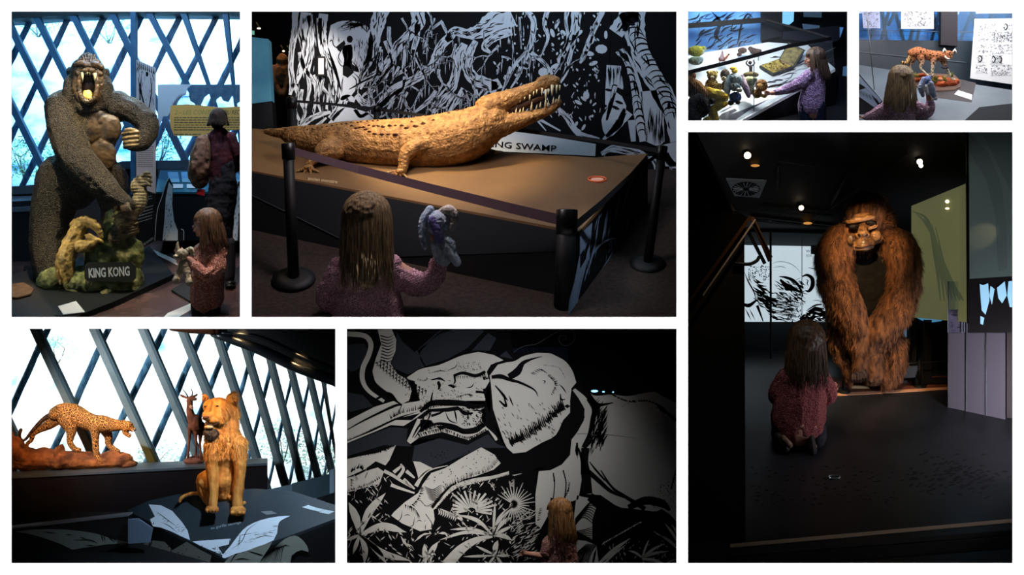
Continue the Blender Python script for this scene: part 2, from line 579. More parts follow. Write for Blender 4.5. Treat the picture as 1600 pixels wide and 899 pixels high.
def head(g,x,y,q,r,face,tilt=0.0):
    """adds skull, jaw, nose, brow, ears and neck root to a body builder; face = azimuth looked to"""
    c,s_ =az(face)
    g.ell(x,y -r *.12,q,r *.86,r *1.0,r *.95,fine=True)
    g.ell(x +c *r *.3,y +r *.45,q +s_ *r *.3,r *.58,r *.55,r *.58)        # jaw
    g.ell(x +c *r *.62,y +r *.78,q +s_ *r *.62,r *.2,r *.18,r *.2)        # chin
    g.ell(x +c *r *.55,y -r *.12,q +s_ *r *.55,r *.42,r *.4,r *.42)       # brow
    g.ell(x +c *r *.95,y +r *.2,q +s_ *r *.95,r *.13,r *.16,r *.13)       # nose
    g.chain([(x +c *r *.8,y -r *.05,q +s_ *r *.8,r *.09),(x +c *r *.98,y +r *.22,q +s_ *r *.98,r *.11)],n=1)
    g.ell(x +c *r *.8,y +r *.48,q +s_ *r *.8,r *.2,r *.12,r *.2)
    for e in (-1,1):
        ex,ey =-s_ *e,c *e
        g.ell(x +ex *r *.86,y +r *.1,q +ey *r *.86,r *.13,r *.2,r *.13)   # ears
        g.ell(x +c *r *.55+ex *r *.4,y +r *.3,q +s_ *r *.55+ey *r *.4,r *.3,r *.28,r *.3)  # cheeks


def face_parts(x,y,q,r,face,parent,eye=EYED):
    c,s_ =az(face)
    for e in (-1,1):
        ex,ey =-s_ *e,c *e
        g =G(); g.ell(x +c *r *.78+ex *r *.33,y +r *.04,q +s_ *r *.78+ey *r *.33,r *.14,r *.1,r *.14)
        o =g.build('eye',EYEW,parent)
        g =G(); g.ell(x +c *r *.88+ex *r *.34,y +r *.04,q +s_ *r *.88+ey *r *.34,r *.065,r *.075,r *.065)
        g.build('iris',eye,o)
    g =G(); g.ell(x +c *r *.92,y +r *.5,q +s_ *r *.92,r *.1+abs(s_)*r *.12,r *.06,r *.1+abs(c)*r *.12)
    g.build('mouth',LIPS,parent)


def hair(x,y,q,r,face,end,parent,m=HAIRB,n=220,spread=1.15,fringe=True,seed=1,wave=.12,name='hair',w=.055,back=0.0,tone=None):
    """long hair: an inner mass with strands over it; end = how far below the head centre it falls (px)"""
    rs =random.Random(seed); c,s_ =az(face)
    g =G()
    g.ell(x -c *r *.16,y -r *.2,q -s_ *r *.16,r *.98,r *1.03,r *1.0,fine=True)
    g.ell(x -c *r *.45,y +r *.35,q -s_ *r *.45,r *.82,r *.95,r *.72)
    if end > r:
        g.chain([(x -c *r *(.5+back *.3),y +r *.3,q -s_ *r *.5,r *.78),(x -c *r *(.55+back *.7),y +end *.62,q -s_ *r *.6,r *.74*spread),
                 (x -c *r *(.5+back),y +end *.86,q -s_ *r *.62,r *.5*spread)],flat=.75)
    mass =g.build(name,m,parent,voxel=max(.5,r *.06),sm=3,disp=disp_noise(14,r *.05))
    g =G()
    for i in range(n):
        a =rs.uniform(0,360)
        rel =abs((a -face +180) % 360-180)
        if rel < 58 and not fringe: continue
        ca,sa =az(a)
        if rel < 58:
            e =rs.uniform(-.55,-.25)*r        # fringe stops at the brow
        else:
            e =end *rs.uniform(.72,1.06)
        pts =[]
        k =6
        for j in range(k):
            ph =(j /(k -1))*math.pi /2
            rr =math.sin(ph); hh =math.cos(ph)
            px_ =x -c *r *.12*(1-rr)+ca *rr *r *1.02
            pts.append((px_,y -r *.2-hh *r *1.04,q +sa *rr *r *1.02-s_ *.1*r,r *w *(.5+.5*rr)))
            if pts[-1][1]-y > e: break
        if rel >= 58:
            px0,py0,q0,_ =pts[-1]
            ph =rs.uniform(0,6.28)
            for j in range(1,6):
                t =j /5; yy =py0 +(y +e -py0)*t
                dr =(spread -1)*t *r +math.sin(ph +t *5)*wave *r *t
                bx =-c *r *(.25+back)*t if rel > 90 else -c *r *.1*t
                pts.append((px0 +ca *dr +bx,yy,q0 +sa *dr -s_ *r *.25*t,r *w *(1-.75*t)))
        if len(pts) > 1: g.chain(pts,seg=4,n=1,cap=False)
    stuff(g.build('hair_strands',tone or m,mass))
    return mass


def hand(g,x,y,q,r,d=(1,0),curl=.3,spread=.5,thumb=1):
    """palm, four unequal bent fingers and a thumb; d = pointing direction in the picture plane"""
    dx,dy =d; nx,ny =-dy,dx
    g.ell(x,y,q,r *.85,r *.8,r *.45)
    for i,(o,L_) in enumerate(((-.55,.8),(-.18,1.0),(.2,1.05),(.55,.85))):
        bx,by =x +dx *r *.6+nx *o *r,y +dy *r *.6+ny *o *r
        mx,my =bx +dx *r *.7*L_ +nx *o *r *spread *.4,by +dy *r *.7*L_ +ny *o *r *spread *.4
        ex,ey =mx +dx *r *.55*L_ *(1-curl),my +dy *r *.55*L_ *(1-curl)
        g.chain([(bx,by,q,r *.23),(mx,my,q -r *curl *.5,r *.21),(ex,ey,q -r *curl *1.3,r *.16)],seg=7,n=2)
    t =thumb
    g.chain([(x +nx *t *r *.6-dx *r *.2,y +ny *t *r *.6-dy *r *.2,q,r *.26),
             (x +nx *t *r *1.1+dx *r *.35,y +ny *t *r *1.1+dy *r *.35,q -r *.4,r *.22),
             (x +nx *t *r *1.15+dx *r *.85,y +ny *t *r *1.15+dy *r *.85,q -r *.5,r *.17)],seg=7,n=2)

# ================================================================ shared pieces
STEEL =mat('blue_grey_steel',(34,78,112),(46,94,128),scale=3,rough=.45,spec=.5)
BARK =mat('weathered_log',(44,82,112),(100,146,172),scale=16,rough=.95,bump=1,stretch=(1,1,.4))


def bush(px,py,q,r,n,label,m,seed,grp=None,sq=.8):
    """a shrub of loose leaves on a few stems"""
    rs =random.Random(seed)
    root =thing('garden_bush',label,'bush',px,py +r *sq,q,grp)
    g =G()
    for i in range(n):
        a,b =rs.uniform(0,6.28),math.acos(rs.uniform(-1,1)); rr =r *rs.uniform(.35,1) ** .6
        x,y,z =px +math.cos(a)*math.sin(b)*rr,py -math.cos(b)*rr *sq,q +math.sin(a)*math.sin(b)*rr *.8
        L_ =rs.uniform(3,7); t =rs.uniform(0,6.28)
        p0 =V(x,y,z); p2 =V(x +math.cos(t)*L_,y +math.sin(t)*L_ *.7,z +rs.uniform(-3,3))
        sd =Vector((math.sin(t),rs.uniform(-.6,.6),math.cos(t)))*.012
        m_ =p0.lerp(p2,.5); g.add([p0,m_ +sd,p2,m_ -sd],[[0,1,2],[0,2,3]])
    stuff(g.build('foliage',m,root))
    g =G()
    for i in range(4):
        g.chain([(px +rs.uniform(-3,3),py +r *sq,q,1.4),(px +rs.uniform(-r,r)*.5,py,q,.8),(px +rs.uniform(-r,r)*.8,py -r *sq *.7,q,.3)],seg=5,n=2,cap=False)
    g.build('stem',mat('bush_stem',(90,84,70),rough=.9),root)


LEAFM =mat('pale_leaves',(60,120,70),(150,190,140),scale=3,rough=.6)
if '1' in PANELS:
    room(-235,-235,382.5,503)
    # ============================================================ diorama 1: roaring ape statue by the lattice window
    F1 =Plane((0,500,90),(100,500,90),(0,372,430))
    f1q =F1.q
    g =G(); g.loft([F1(x,y) for x,y in ((-150,503),(384,503),(384,368),(-150,368))],
                    [F1(x,y)-Vector((0,0,.03)) for x,y in ((-150,503),(384,503),(384,368),(-150,368))])
    struct(g.build('floor',mat('polished_brown_floor',(66,48,46),(86,66,62),scale=2,rough=.25,spec=.6),smooth=False))
    # garden outside
    g =G()
    g.quad(V(-230,-60,860),V(384,-60,860),V(384,420,800),V(-230,420,800))
    struct(g.build('garden_slope',mat('sunlit_slope',(246,251,253),(70,140,200),scale=1.6,rough=1,lo=.48,hi=.72,detail=8,stretch=(1,1,2.2)),smooth=False))
    for i,(x,y,r,n,l) in enumerate(((40,245,52,700,'leafy bush outside behind the lowest left panes of the lattice window'),
                                         (250,225,40,500,'leafy bush outside seen under the yellow text poster'),
                                         (170,40,40,350,'leafy tree top outside above the ape statue, high behind the lattice'),
                                         (60,30,40,300,'leafy tree top outside in the upper left corner of the lattice window'))):
        bush(x,y,760+i *4,r,n,l,LEAFM,i +3,'garden greenery behind the first window',.7)
    # window lattice
    wn =thing('window_1','','window',190,290,470); del wn['label']; del wn['category']; wn['kind']='structure'
    y1 =296
    for x in (-50,9,57,116,178,236,291,358):
        g =G(); sl =.475 if x < 200 else .52
        g.bar((x -6,14,462),(x +sl *(y1 -14),y1,462),9.5,14); g.build('lattice_strut',STEEL,wn,smooth=False)
    for x in (52,110,165,222,283,340,398,455):
        g =G()
        P =[]
        for j in range(12):
            t =j /11; P.append((x +4-.485*282*t +random.uniform(-.6,.6),14+282*t,500,5+random.uniform(-.6,.6)))
        g.chain(P,seg=9,n=1); g.build('log_brace',BARK,wn)
    for i,(a,b) in enumerate(((-200,57),(57,206),(213,384))):
        g =G(); g.prism([(a,12),(b,12),(b,296),(a,296)],482,484)
        g.build('window_pane',glass('window_glass','eaf6ff',.02,.04),wn,smooth=False)
    g =G(); g.bar((209.5,12,452),(209.5,330,452),8,14); g.build('window_post',STEEL,wn,smooth=False)
    g =G(); g.prism([(-200,-60),(384,-60),(384,21),(205,20),(100,24),(-200,44)],452,520)
    g.build('window_head',mat('window_head_metal',(26,40,44),rough=.6),wn,smooth=False)
    g =G(); g.prism([(-200,296),(30,291),(100,284),(190,252),(384,249),(384,262),(190,264),(100,300),(-200,316)],446,520)
    g.build('window_sill',mat('sill_metal',(34,52,66),rough=.5),wn,smooth=False)
    g =G(); g.prism([(-200,300),(100,296),(190,258),(384,256),(384,400),(-200,400)],455,470)
    struct(g.build('wall_back',mat('dark_wall_panel',(22,26,34),rough=.7),smooth=False))
    # low wall bench at the left
    t =thing('wall_bench','dark low cabinet with a bluish top ledge under the window, left of the ape statue','cabinet',20,430,280)
    g =G(); g.prism([(-200,326),(78,312),(78,410),(-200,416)],325,440); g.build('body',mat('bench_front',(19,19,24),rough=.7),t,smooth=False)
    g =G(); g.loft([V(-200,338,315),V(84,322,315),V(84,305,446),V(-200,312,446)],[V(-200,344,315),V(84,328,315),V(84,311,446),V(-200,318,446)])
    g.build('ledge',mat('ledge_highlight',(46,60,74),rough=.35,spec=.6),t,smooth=False)  # bluish highlight put into the ledge colour
    # plinth
    t =thing('statue_plinth','low black square plinth under the roaring ape statue','plinth',150,450,f1q(150,450))
    g =G(); g.slab(F1,[(38,424),(235,392),(272,436),(182,478),(118,503),(80,500)],12,lift=9)
    g.build('slab',mat('plinth_black',(16,19,22),(24,28,30),scale=5,rough=.4),t,smooth=False)
    t =thing('sample_plinth','low dark plinth with a flat brown sample in the lower left corner','plinth',30,480,f1q(30,480))
    g =G(); g.slab(F1,[(-60,455),(44,430),(88,503),(-60,503)],10,lift=9); g.build('slab',mat('plinth_brown',(36,30,28),rough=.6),t,smooth=False)
    g =G(); g.slab(F1,[(8,458),(38,452),(54,462),(50,470),(28,476),(6,474)],2,lift=13); g.build('sample',mat('leather_sample',(92,66,46),(110,82,58),scale=9,rough=.8),t,smooth=False)
    t =thing('caption_card','small white caption card lying on the black plinth at the foot of the ape statue','card',112,490,f1q(112,490))
    g =G(); g.slab(F1,[(92,489),(120,481),(134,498),(100,502)],1,lift=12); g.build('card',WHI,t,smooth=False)
    tag(G().slab(F1,[(232,392),(238,390),(292,414),(286,419)],.5,lift=.6).build('floor_line',mat('white_line',(214,214,206),rough=.6),smooth=False),
        'white tape line on the floor running from the black text panel to the child','floor line')
    tag(G().slab(F1,[(250,503),(262,490),(300,474),(306,480),(272,500)],.5,lift=.6).build('floor_line',mat('white_line',(214,214,206),rough=.6),smooth=False),
        'white tape line on the floor at the bottom in front of the child','floor line')
    t =thing('floor_plate','thin black plate on the floor left of the child','plate',285,460,f1q(285,460))
    g =G(); g.slab(F1,[(268,456),(288,445),(330,466),(304,478)],4,lift=4); g.build('plate',BLK,t,smooth=False)

    # ---- the statue
    t =thing('ape_statue','bronze-brown statue of a giant roaring ape on a mossy rock with a name plate','statue',142,452,210)
    Q =215
    FURB =curly('sculpted_fur',(108,92,64),(38,31,23),58)
    def curls(p,n):
        v =noise.fractal(p *7,.9,2.1,3); c =noise.voronoi(p *24)[0][0]
        return (v *1.0+(c -.3)*.7)*S
    g =G()
    g.ell(137,114,Q +2,27,27,24,fine=True)                 # skull
    g.ell(137,96,Q +6,15,14,18)                             # crest
    g.ell(111,144,Q -2,13,29,18); g.ell(165,146,Q,13,29,18)   # cheeks
    g.ell(138,168,Q -6,24,15,18)                            # beard under the jaw
    g.ell(120,160,Q,16,16,16); g.ell(157,162,Q,15,16,16)
    g.ell(108,112,Q +6,5,8,5); g.ell(167,114,Q +6,5,8,5)
    g.ell(140,176,Q +14,44,30,26,fine=True)                # shoulders / neck
    g.ell(99,170,Q +4,24,30,26,fine=True); g.ell(186,166,Q +8,20,25,22,fine=True)
    g.ell(138,205,Q +14,47,48,32,fine=True); g.ell(138,255,Q +16,44,42,34,fine=True)
    g.ell(112,290,Q +18,42,40,34,fine=True)
    g.chain([(96,168,Q,27),(102,200,Q -12,28),(116,240,Q -26,29),(130,262,Q -32,27)],flat=.85)       # upper arm left
    g.chain([(126,256,Q -34,28),(152,282,Q -40,24),(176,306,Q -40,19),(196,318,Q -38,14),(203,320,Q -38,10)],flat=.85)
    g.chain([(188,164,Q +6,20),(212,176,Q -2,20),(228,190,Q -8,18)])                          # raised arm
    g.chain([(229,188,Q -10,18),(232,205,Q -18,16),(222,222,Q -28,14),(207,225,Q -32,12)])
    g.chain([(96,280,Q +16,40),(82,330,Q +14,34),(76,380,Q +12,30),(80,425,Q +8,27),(90,445,Q +2,24)],flat=.9)   # near leg
    g.chain([(170,280,Q +24,30),(178,320,Q +26,22),(176,345,Q +26,18)])
    body =g.build('body',FURB,t,voxel=1.3,sm=3,disp=curls)
    SKB =mat('bronze_skin',(46,36,26),(98,76,50),scale=5,rough=.42,bump=.5,spec=.5,detail=6)
    g =G()                                                       # chest and belly plates
    g.ell(143,203,Q -12,18,24,8,rot=-4,fine=True); g.ell(172,203,Q -11,18,24,8,rot=6,fine=True); g.ell(157,190,Q -10,28,14,7)
    g.ell(160,242,Q -12,22,28,7,fine=True); g.ell(140,180,Q -8,26,12,8)
    g.build('chest',SKB,t,voxel=1.2,sm=2,disp=disp_noise(10,.8))
    g =G()                                                       # face around the open mouth
    ring =[(138+14.5*math.cos(a),135+25*math.sin(a),Q -24-4*math.sin(a),4.2) for a in [i *math.pi /8 for i in range(17)]]
    g.chain(ring,n=2,cap=False)
    ring =[(138+20*math.cos(a),133+29*math.sin(a),Q -16,5.5) for a in [i *math.pi /8 for i in range(17)]]
    g.chain(ring,n=2,cap=False)
    g.chain([(119,103,Q -15,5.5),(128,100,Q -20,5.5),(138,103,Q -22,5),(148,101,Q -20,5.5),(158,105,Q -15,5.5)],n=3)   # brow
    g.chain([(122,96,Q -12,4),(138,94,Q -15,4),(154,97,Q -12,4)],n=3)
    for dx in (-10,-5,0,5,10): g.chain([(138+dx,86,Q -12,1.6),(138+dx *.6,97,Q -20,1.6)],n=1)
    g.ell(133,111,Q -24,5.5,4.5,6); g.ell(144,111,Q -24,5.5,4.5,6); g.ell(138,108,Q -22,5,5,5)   # nose
    g.ell(122,115,Q -18,6,6,6); g.ell(155,116,Q -18,6,6,6)
    g.build('face',SKB,t,voxel=.8,sm=2,disp=disp_noise(22,.9))
    g =G(); g.ell(138,136,Q -12,15,25,7,fine=True); g.build('mouth_cavity',mat('mouth_dark',(28,13,10),rough=.5),t)
    for (x,y) in ((127,106.5),(150,107.5)):
        g =G(); g.ell(x,y,Q -21.5,2.6,1.7,2); g.build('eye',mat('dark_eye',(20,12,6),rough=.1,spec=.8),t)
    TOOTH =mat('ivory_tooth',(236,218,170),rough=.35,spec=.5)
    for x,y0,y1_,r in ((129,113,129,2.7),(148.5,114,130,2.7),(133,113,118,1.6),(136.5,113,118,1.8),(140.5,113,118,1.8),(144.5,113,118,1.6),
                         (128,156,144,2.3),(148,157,145,2.3),(132.5,158,152,1.6),(136,159,153,1.6),(140,159,153,1.6),(144,158,152,1.6)):
        g =G(); g.cone((x,y0,Q -26),(x,y1_,Q -25),r); g.build('tooth',TOOTH,t)
    g =G(); g.chain([(138,140,Q -14,5),(137,146,Q -18,8),(138,152,Q -22,7)],flat=.6); g.build('tongue',mat('golden_tongue',(222,160,66),(246,210,120),scale=14,rough=.35,bump=.6),t,voxel=.9,sm=2,disp=disp_noise(20,1))
    g =G()                                                       # clenched hand at the chest
    g.ell(208,217,Q -40,13,13,9)
    for i,y in enumerate((208,215,222,228)):
        g.chain([(214,y -1,Q -46,4.2),(203,y,Q -50,4.2),(194+i *.8,y +1.5,Q -46,3.9),(193+i *.8,y +2,Q -38,3.6)],n=2,seg=8)
    g.chain([(214,206,Q -44,4),(204,203,Q -50,4),(197,204,Q -48,3.4)],n=2,seg=8)
    g.build('fist',mat('bronze_fist',(44,38,28),(140,116,74),scale=7,rough=.35,spec=.7),t,voxel=.8,sm=2)
    g =G()                                                       # hand pressing on the stump
    g.ell(196,321,Q -42,12,8,8)
    for i in range(4):
        g.chain([(190+i *3.2,323,Q -48,3.2),(192+i *4.2,330,Q -50,3),(194+i *4.5,336,Q -46,2.4)],n=2,seg=7)
    g.chain([(186,319,Q -46,3),(180,325,Q -50,2.8),(178,331,Q -50,2.2)],n=2,seg=7)
    g.build('planted_hand',SKB,t,voxel=.8,sm=1)
    # rock
    MOSS =mat('mossy_rock',(62,54,40),(104,112,66),scale=6,rough=.85,bump=1,detail=8,lo=.3,hi=.52,c3=(176,166,116))
    def rocky(p,n): return (noise.fractal(p *5,.8,2.1,5)*3.4+noise.turbulence(p *10,3,True)*1.6)*S
    g =G()
    for a in ((90,440,Q,32,22,34),(75,420,Q +20,22,26,26),(140,440,Q -12,46,24,34),(190,440,Q -8,36,28,32),(170,405,Q,38,34,28),(185,375,Q +4,26,30,22),
              (176,350,Q +4,14,22,14),(205,400,Q +6,20,30,20),(205,455,Q -14,20,12,20),(168,462,Q -34,18,9,14),(125,456,Q -20,22,10,20)):
        g.ell(*a,fine=True)
    g.build('rock',MOSS,t,voxel=1.6,sm=2,disp=rocky)
    g =G()                                                       # layered stump under the hand
    for i in range(9): g.ell(196+i *.8,334+i *4.2,Q -22+i,22-i *.7,3.4,15,rot=-14-i)
    g.chain([(180,372,Q -18,12),(198,345,Q -22,15),(208,330,Q -26,10)])
    g.build('stump',mat('grey_stump',(56,48,36),(126,112,84),scale=6,rough=.8,bump=.8,stretch=(1,1,5)),t,voxel=1,sm=1,disp=disp_noise(12,1.2))
    g =G()                                                       # claw foot rising beside the stump
    g.chain([(196,335,Q -18,12),(214,322,Q -20,13),(220,305,Q -18,11),(216,292,Q -16,12),(222,284,Q -16,11)])
    for i,(dx,dy) in enumerate(((14,-10),(17,-4),(18,3),(16,10))):
        g.chain([(222,284+dy *.6,Q -20,4.2),(222+dx *.6,279+dy *.8,Q -24,3.8),(222+dx *.85,281+dy,Q -26,1.4)],n=2)
    g.build('claw_foot',mat('grey_claw_skin',(98,88,66),(158,146,116),scale=8,rough=.6,bump=.9),t,voxel=.9,sm=2,disp=lambda p,n: abs(math.sin(p.z *60))*.8*S)
    # fallen reptile
    g =G()
    g.chain([(108,448,Q -34,5),(106,430,Q -38,10),(104,405,Q -38,14),(112,382,Q -34,15),(122,362,Q -32,14),(130,350,Q -32,11)])
    g.chain([(118,352,Q -30,9),(132,346,Q -36,9),(146,350,Q -40,8.5),(154,360,Q -42,6.5),(158,370,Q -42,3.5)])
    g.chain([(126,385,Q -40,11),(140,384,Q -44,9),(148,376,Q -46,6),(136,368,Q -46,5),(150,374,Q -46,4),(162,380,Q -46,1.6)])
    g.chain([(96,400,Q -30,8),(92,425,Q -32,6),(96,442,Q -32,4)])
    g.build('fallen_reptile',mat('tawny_hide',(96,78,40),(166,138,76),scale=5,rough=.55,bump=.5),t,voxel=1,sm=2,disp=disp_noise(12,1.6))
    p =G(); 
    def rrect(x0,y0,x1,y1,r): return [(x0 +r,y0),(x1 -r,y0),(x1,y0 +r),(x1,y1 -r),(x1 -r,y1),(x0 +r,y1),(x0,y1 -r),(x0,y0 +r)]
    SQ =flat(Q -52)
    pl =p.prism(rrect(132,410,210,440,5),Q -52,Q -40).build('name_plate',mat('plate_black',(30,32,32),rough=.4),t,smooth=False)
    text('KING KONG',SQ,(139,434),(203,430.5),14.5,mat('silver_letters',(178,196,208),(236,240,242),scale=4,rough=.25,metal=.3),pl,weight=.03)

    # ---- standing text panel
    t =thing('text_panel','tall narrow standing panel, white comic print above and black with white text below','panel',228,385,330)
    BP =Plane((213,92,345),(243,106,300),(213,390,345))
    g =G(); g.loft([BP(*p) for p in ((213,93),(243,106),(243,303),(213,300))],[BP(*p)+Vector((0,.03,0)) for p in ((213,93),(243,106),(243,303),(213,300))])
    g.build('upper_board',mat('rosy_board',(226,206,206),rough=.7),t,smooth=False)
    g =G(); L0 =[(205,304),(220,296),(243,302),(243,375),(211,396),(206,380)]
    g.loft([BP(*p) for p in L0],[BP(*p)+Vector((0,.035,0)) for p in L0]); g.build('lower_board',mat('matt_black_board',(17,15,16),rough=.7),t,smooth=False)
    a =Art(BP); random.seed(4)
    a.stroke([(222,110),(220,140),(226,170),(219,200)],2.2).stroke([(234,112),(237,140),(233,170),(228,200)],1.6)
    a.stroke([(216,120),(219,150),(216,180)],1.6).dot(230,116,2.2,4)
    for i in range(70):
        x,y =random.uniform(215,241),random.uniform(98,230); a.stroke([(x,y),(x +random.uniform(-3,3),y +random.uniform(2,12))],random.uniform(.4,1.1))
    for i in range(9): a.stroke([(214+i *3.3,94+i *1.4),(216+i *3,103+i *1.6),(215+i *3.2,110)],1.6)
    a.lines(215,225,241,262,12,.7).build('comic_print',INK,t)
    a =Art(BP); a.lines(222,308,240,316,2,.8,slant=-.25).lines(216,326,241,350,5,.9,slant=-.3); a.build('body_text',WHI,t)
    text('FESTIVAL DE BANDES',BP,(213,393),(241,373),3.2,WHI,t)
    # ---- cut-out rock spires
    for (nm,lab,P,q,W) in (('rock_cutout','black and white cut-out standee of a pointed rock right of the black text panel',
                                [(242,376),(244,345),(247,325),(253,308),(259,288),(264,278),(270,290),(269,320),(272,345),(278,361),(283,358),(287,361),(287,376)],300,
                                [(254,376),(257,345),(259,310),(264,285),(270,292),(269,320),(272,345),(278,361),(278,376)]),
                               ('rock_cutout','black and white cut-out standee of a pointed rock behind the adult at the edge',
                                [(360,376),(362,340),(368,300),(372,285),(378,280),(392,278),(392,376)],330,
                                [(362,376),(364,345),(369,305),(373,290),(376,300),(373,340),(371,376)])):
        t =thing(nm,lab,'standee',P[0][0]+15,376,q)
        G().prism(P,q,q +4).build('board',mat('standee_black',(16,17,20),rough=.7),t,smooth=False)
        a =Art(flat(q),lift=.5); a.fill(W); a.stroke(P[:6],.9,taper=(1,1)); a.stroke(P[-3:],.8,taper=(1,1)); a.build('white_print',WHI,t)
        a =Art(flat(q),lift=.9)
        for i in range(34):
            y =random.uniform(300,374); x =random.uniform(W[0][0]+2,W[0][0]+14); a.stroke([(x,y),(x +random.uniform(-1,1),y +random.uniform(2,7))],random.uniform(.5,1.3))
        a.build('ink_print',INK,t)
    # ---- glass poster
    t =thing('glass_poster','clear hanging poster with grey stalactites and a yellow text block in front of the window','poster',315,250,400)
    G().prism([(246,132),(390,132),(390,300),(246,300)],400,402).build('sheet',glass('poster_glass','eaf4ff',.05,.02),t,smooth=False)
    pf =flat(400)
    Art(pf,.4).fill([(246.5,132),(300,132),(293,138),(291,148),(285,150),(278,160),(272,165),(262,182),(255,182),(247,205)]).build('pale_print',mat('pale_print',(214,214,222),rough=.8),t)
    Art(pf,.5).fill([(299,132),(392,132),(392,150),(386,146),(382,163),(377,158),(369,163),(363,150),(357,160),(349,158),(345,151),(339,155),(335,167),(331,160),(327,147),(320,152),(315,163),(308,165),(301,160),(297,158),(295,146),(299,140)]
                     ).build('stalactite_print',mat('stalactite_print',(70,98,126),(94,120,142),scale=8,rough=.8),t)
    a =Art(pf,.7)
    for i in range(26):
        x =270+i *1.1; y =165-14*math.sin(min(1,i /14)*1.5); a.stroke([(x,y -5),(x +.6,y +4+random.random()*3)],1)
    a.build('ink_print',mat('slate_ink',(64,72,92),rough=.8),t)
    Art(pf,.8).fill([(267,165),(292,163),(325,166),(345,168),(392,166),(392,203),(360,204),(356,212),(345,212),(300,213),(272,212),(267,200),(265,185)]).build('text_block',mat('yellow_block',(255,182,96),rough=.8),t)
    GR =mat('grey_lettering',(98,88,66),rough=.8)
    text('2 - LES CONT',pf,(273,179),(328,179),7,mat('pale_lettering',(186,158,86),rough=.8),t,lift=1.1,shear=.2)
    text('DU REC',pf,(350,179),(374,179),7,GR,t,lift=1.1,shear=.2)
    random.seed(8); Art(pf,1.1).lines(272,182,384,205,6,1.3,.1).lines(272,208,322,212,1,1.3).build('body_text',GR,t)
    # ---- display counter
    t =thing('display_counter','dark display counter with a sloping lit glass top behind the white rock cut-out','display case',300,376,350)
    G().prism([(243,300),(384,300),(384,376),(243,376)],350,446).build('cabinet',mat('counter_black',(18,20,26),rough=.6),t,smooth=False)
    g =G(); g.loft([V(243,300,348),V(384,300,348),V(384,266,446),V(250,266,446)],[V(243,303,348),V(384,303,348),V(384,269,446),V(250,269,446)]); g.build('top',mat('counter_top',(40,96,112),rough=.25),t,smooth=False)
    CT =Plane((243,300,348),(384,300,348),(250,266,446))
    for i,(x0,x1_,x2,x3) in enumerate(((262,278,279,267),(283,300,302,287),(355,372,374,360))):
        tag(G().slab(CT,[(x0,270),(x1_,270),(x2 +2,286),(x3 -2,286)],.5,lift=1.5).build('open_page',mat('pale_blue_page',(128,176,196),rough=.6),smooth=False),
            ('pale printed sheet on the counter top, leftmost of the three','pale printed sheet on the counter top beside the backpack','pale printed sheet on the counter top right of the adult')[i],'paper')
    for i,(x0,x1_) in enumerate(((267,286),(292,308))):
        tag(G().slab(CT,[(x0,289),(x1_,289),(x1_,295),(x0,295)],.5,lift=1.5).build('caption_label',WHI,smooth=False),
            ('white caption strip at the front of the counter top, left one','white caption strip at the front of the counter top, next to the backpack')[i],'label')
    # ---- adult with backpack
    t =thing('person','adult seen from behind in dark red top and black coat, reading the yellow poster','person',345,448,f1q(345,448))
    q =f1q(345,448); g =G()
    head(g,341,187,q,12.5,78)
    g.chain([(341,196,q,6),(341,210,q,6)],n=1)
    g.chain([(343,212,q,13),(345,250,q,17),(346,290,q,19),(346,330,q,17)],flat=.7)
    g.chain([(328,216,q,7),(318,245,q -2,6.5),(322,272,q +12,5),(333,276,q +20,4)])
    g.chain([(360,218,q,8),(368,245,q +4,7.5),(366,266,q +14,6),(354,268,q +24,4.5)])
    hand(g,351,268,q +26,4.5,(-1,0)); hand(g,336,276,q +22,4.5,(1,0),thumb=-1)
    g.chain([(338,330,q,10),(336,390,q,8),(335,438,q,5.5)]); g.chain([(354,330,q,10),(356,390,q,8),(357,438,q,5.5)])
    g.build('body',SKIN,t,voxel=1,sm=3); face_parts(341,187,q,12.5,60,t)
    hair(341,186,q,13.6,78,11,t,m=mat('short_dark_hair',(16,13,13),(40,30,26),scale=12,rough=.9),n=240,name='hair')
    g =G(); g.ell(344,216,q,20,10,12); g.chain([(343,215,q,17),(346,250,q,20),(346,285,q,20)],flat=.75)
    g.chain([(328,216,q,9),(317,245,q -2,8.5),(321,268,q +10,6.5)]); g.chain([(360,216,q,10),(369,243,q +2,9.5),(368,262,q +12,8)])
    g.build('shirt',mat('dark_red_shirt',(74,24,34),(50,22,38),scale=5,rough=.9),t,voxel=1,sm=3,disp=disp_noise(9,.8))
    g =G(); g.chain([(350,262,q -2,18),(348,300,q -2,24),(340,350,q -2,25),(342,395,q,22)],flat=.7)
    g.build('coat',mat('black_coat',(16,18,26),(24,26,36),scale=6,rough=.9),t,voxel=1.2,sm=3,disp=disp_noise(7,1.6))
    g =G(); g.chain([(338,380,q,12),(336,410,q,10),(335,434,q,9)]); g.chain([(356,380,q,12),(358,410,q,10),(358,434,q,9)]); g.build('trousers',PANTS,t,voxel=1.1,sm=3)
    for x in (333,360):
        g =G(); g.ell(x,443,q -2,9,5.5,13); g.ell(x,447,q -6,8,3,13); g.build('shoe',mat('black_shoe',(14,14,16),rough=.4),t,voxel=.9,sm=2)
    g =G(); g.chain([(316,222,q -22,11),(312,250,q -26,16),(310,272,q -26,17),(312,282,q -24,14)],flat=.8); g.ell(304,262,q -34,9,14,8)
    bp =g.build('backpack',mat('brown_backpack',(84,62,54),(128,98,82),scale=8,rough=.85),t,voxel=1,sm=2,disp=disp_noise(10,1.2))
    tg =mat('olive_strap',(92,82,58),rough=.8)
    G().chain([(322,212,q -14,2.2),(326,225,q -22,2.2),(327,250,q -24,2.2),(324,275,q -22,2)],seg=6).build('strap',tg,bp)
    G().chain([(306,224,q -34,1.2),(298,245,q -44,1.2),(300,270,q -44,1.2)],seg=6).build('strap',tg,bp)
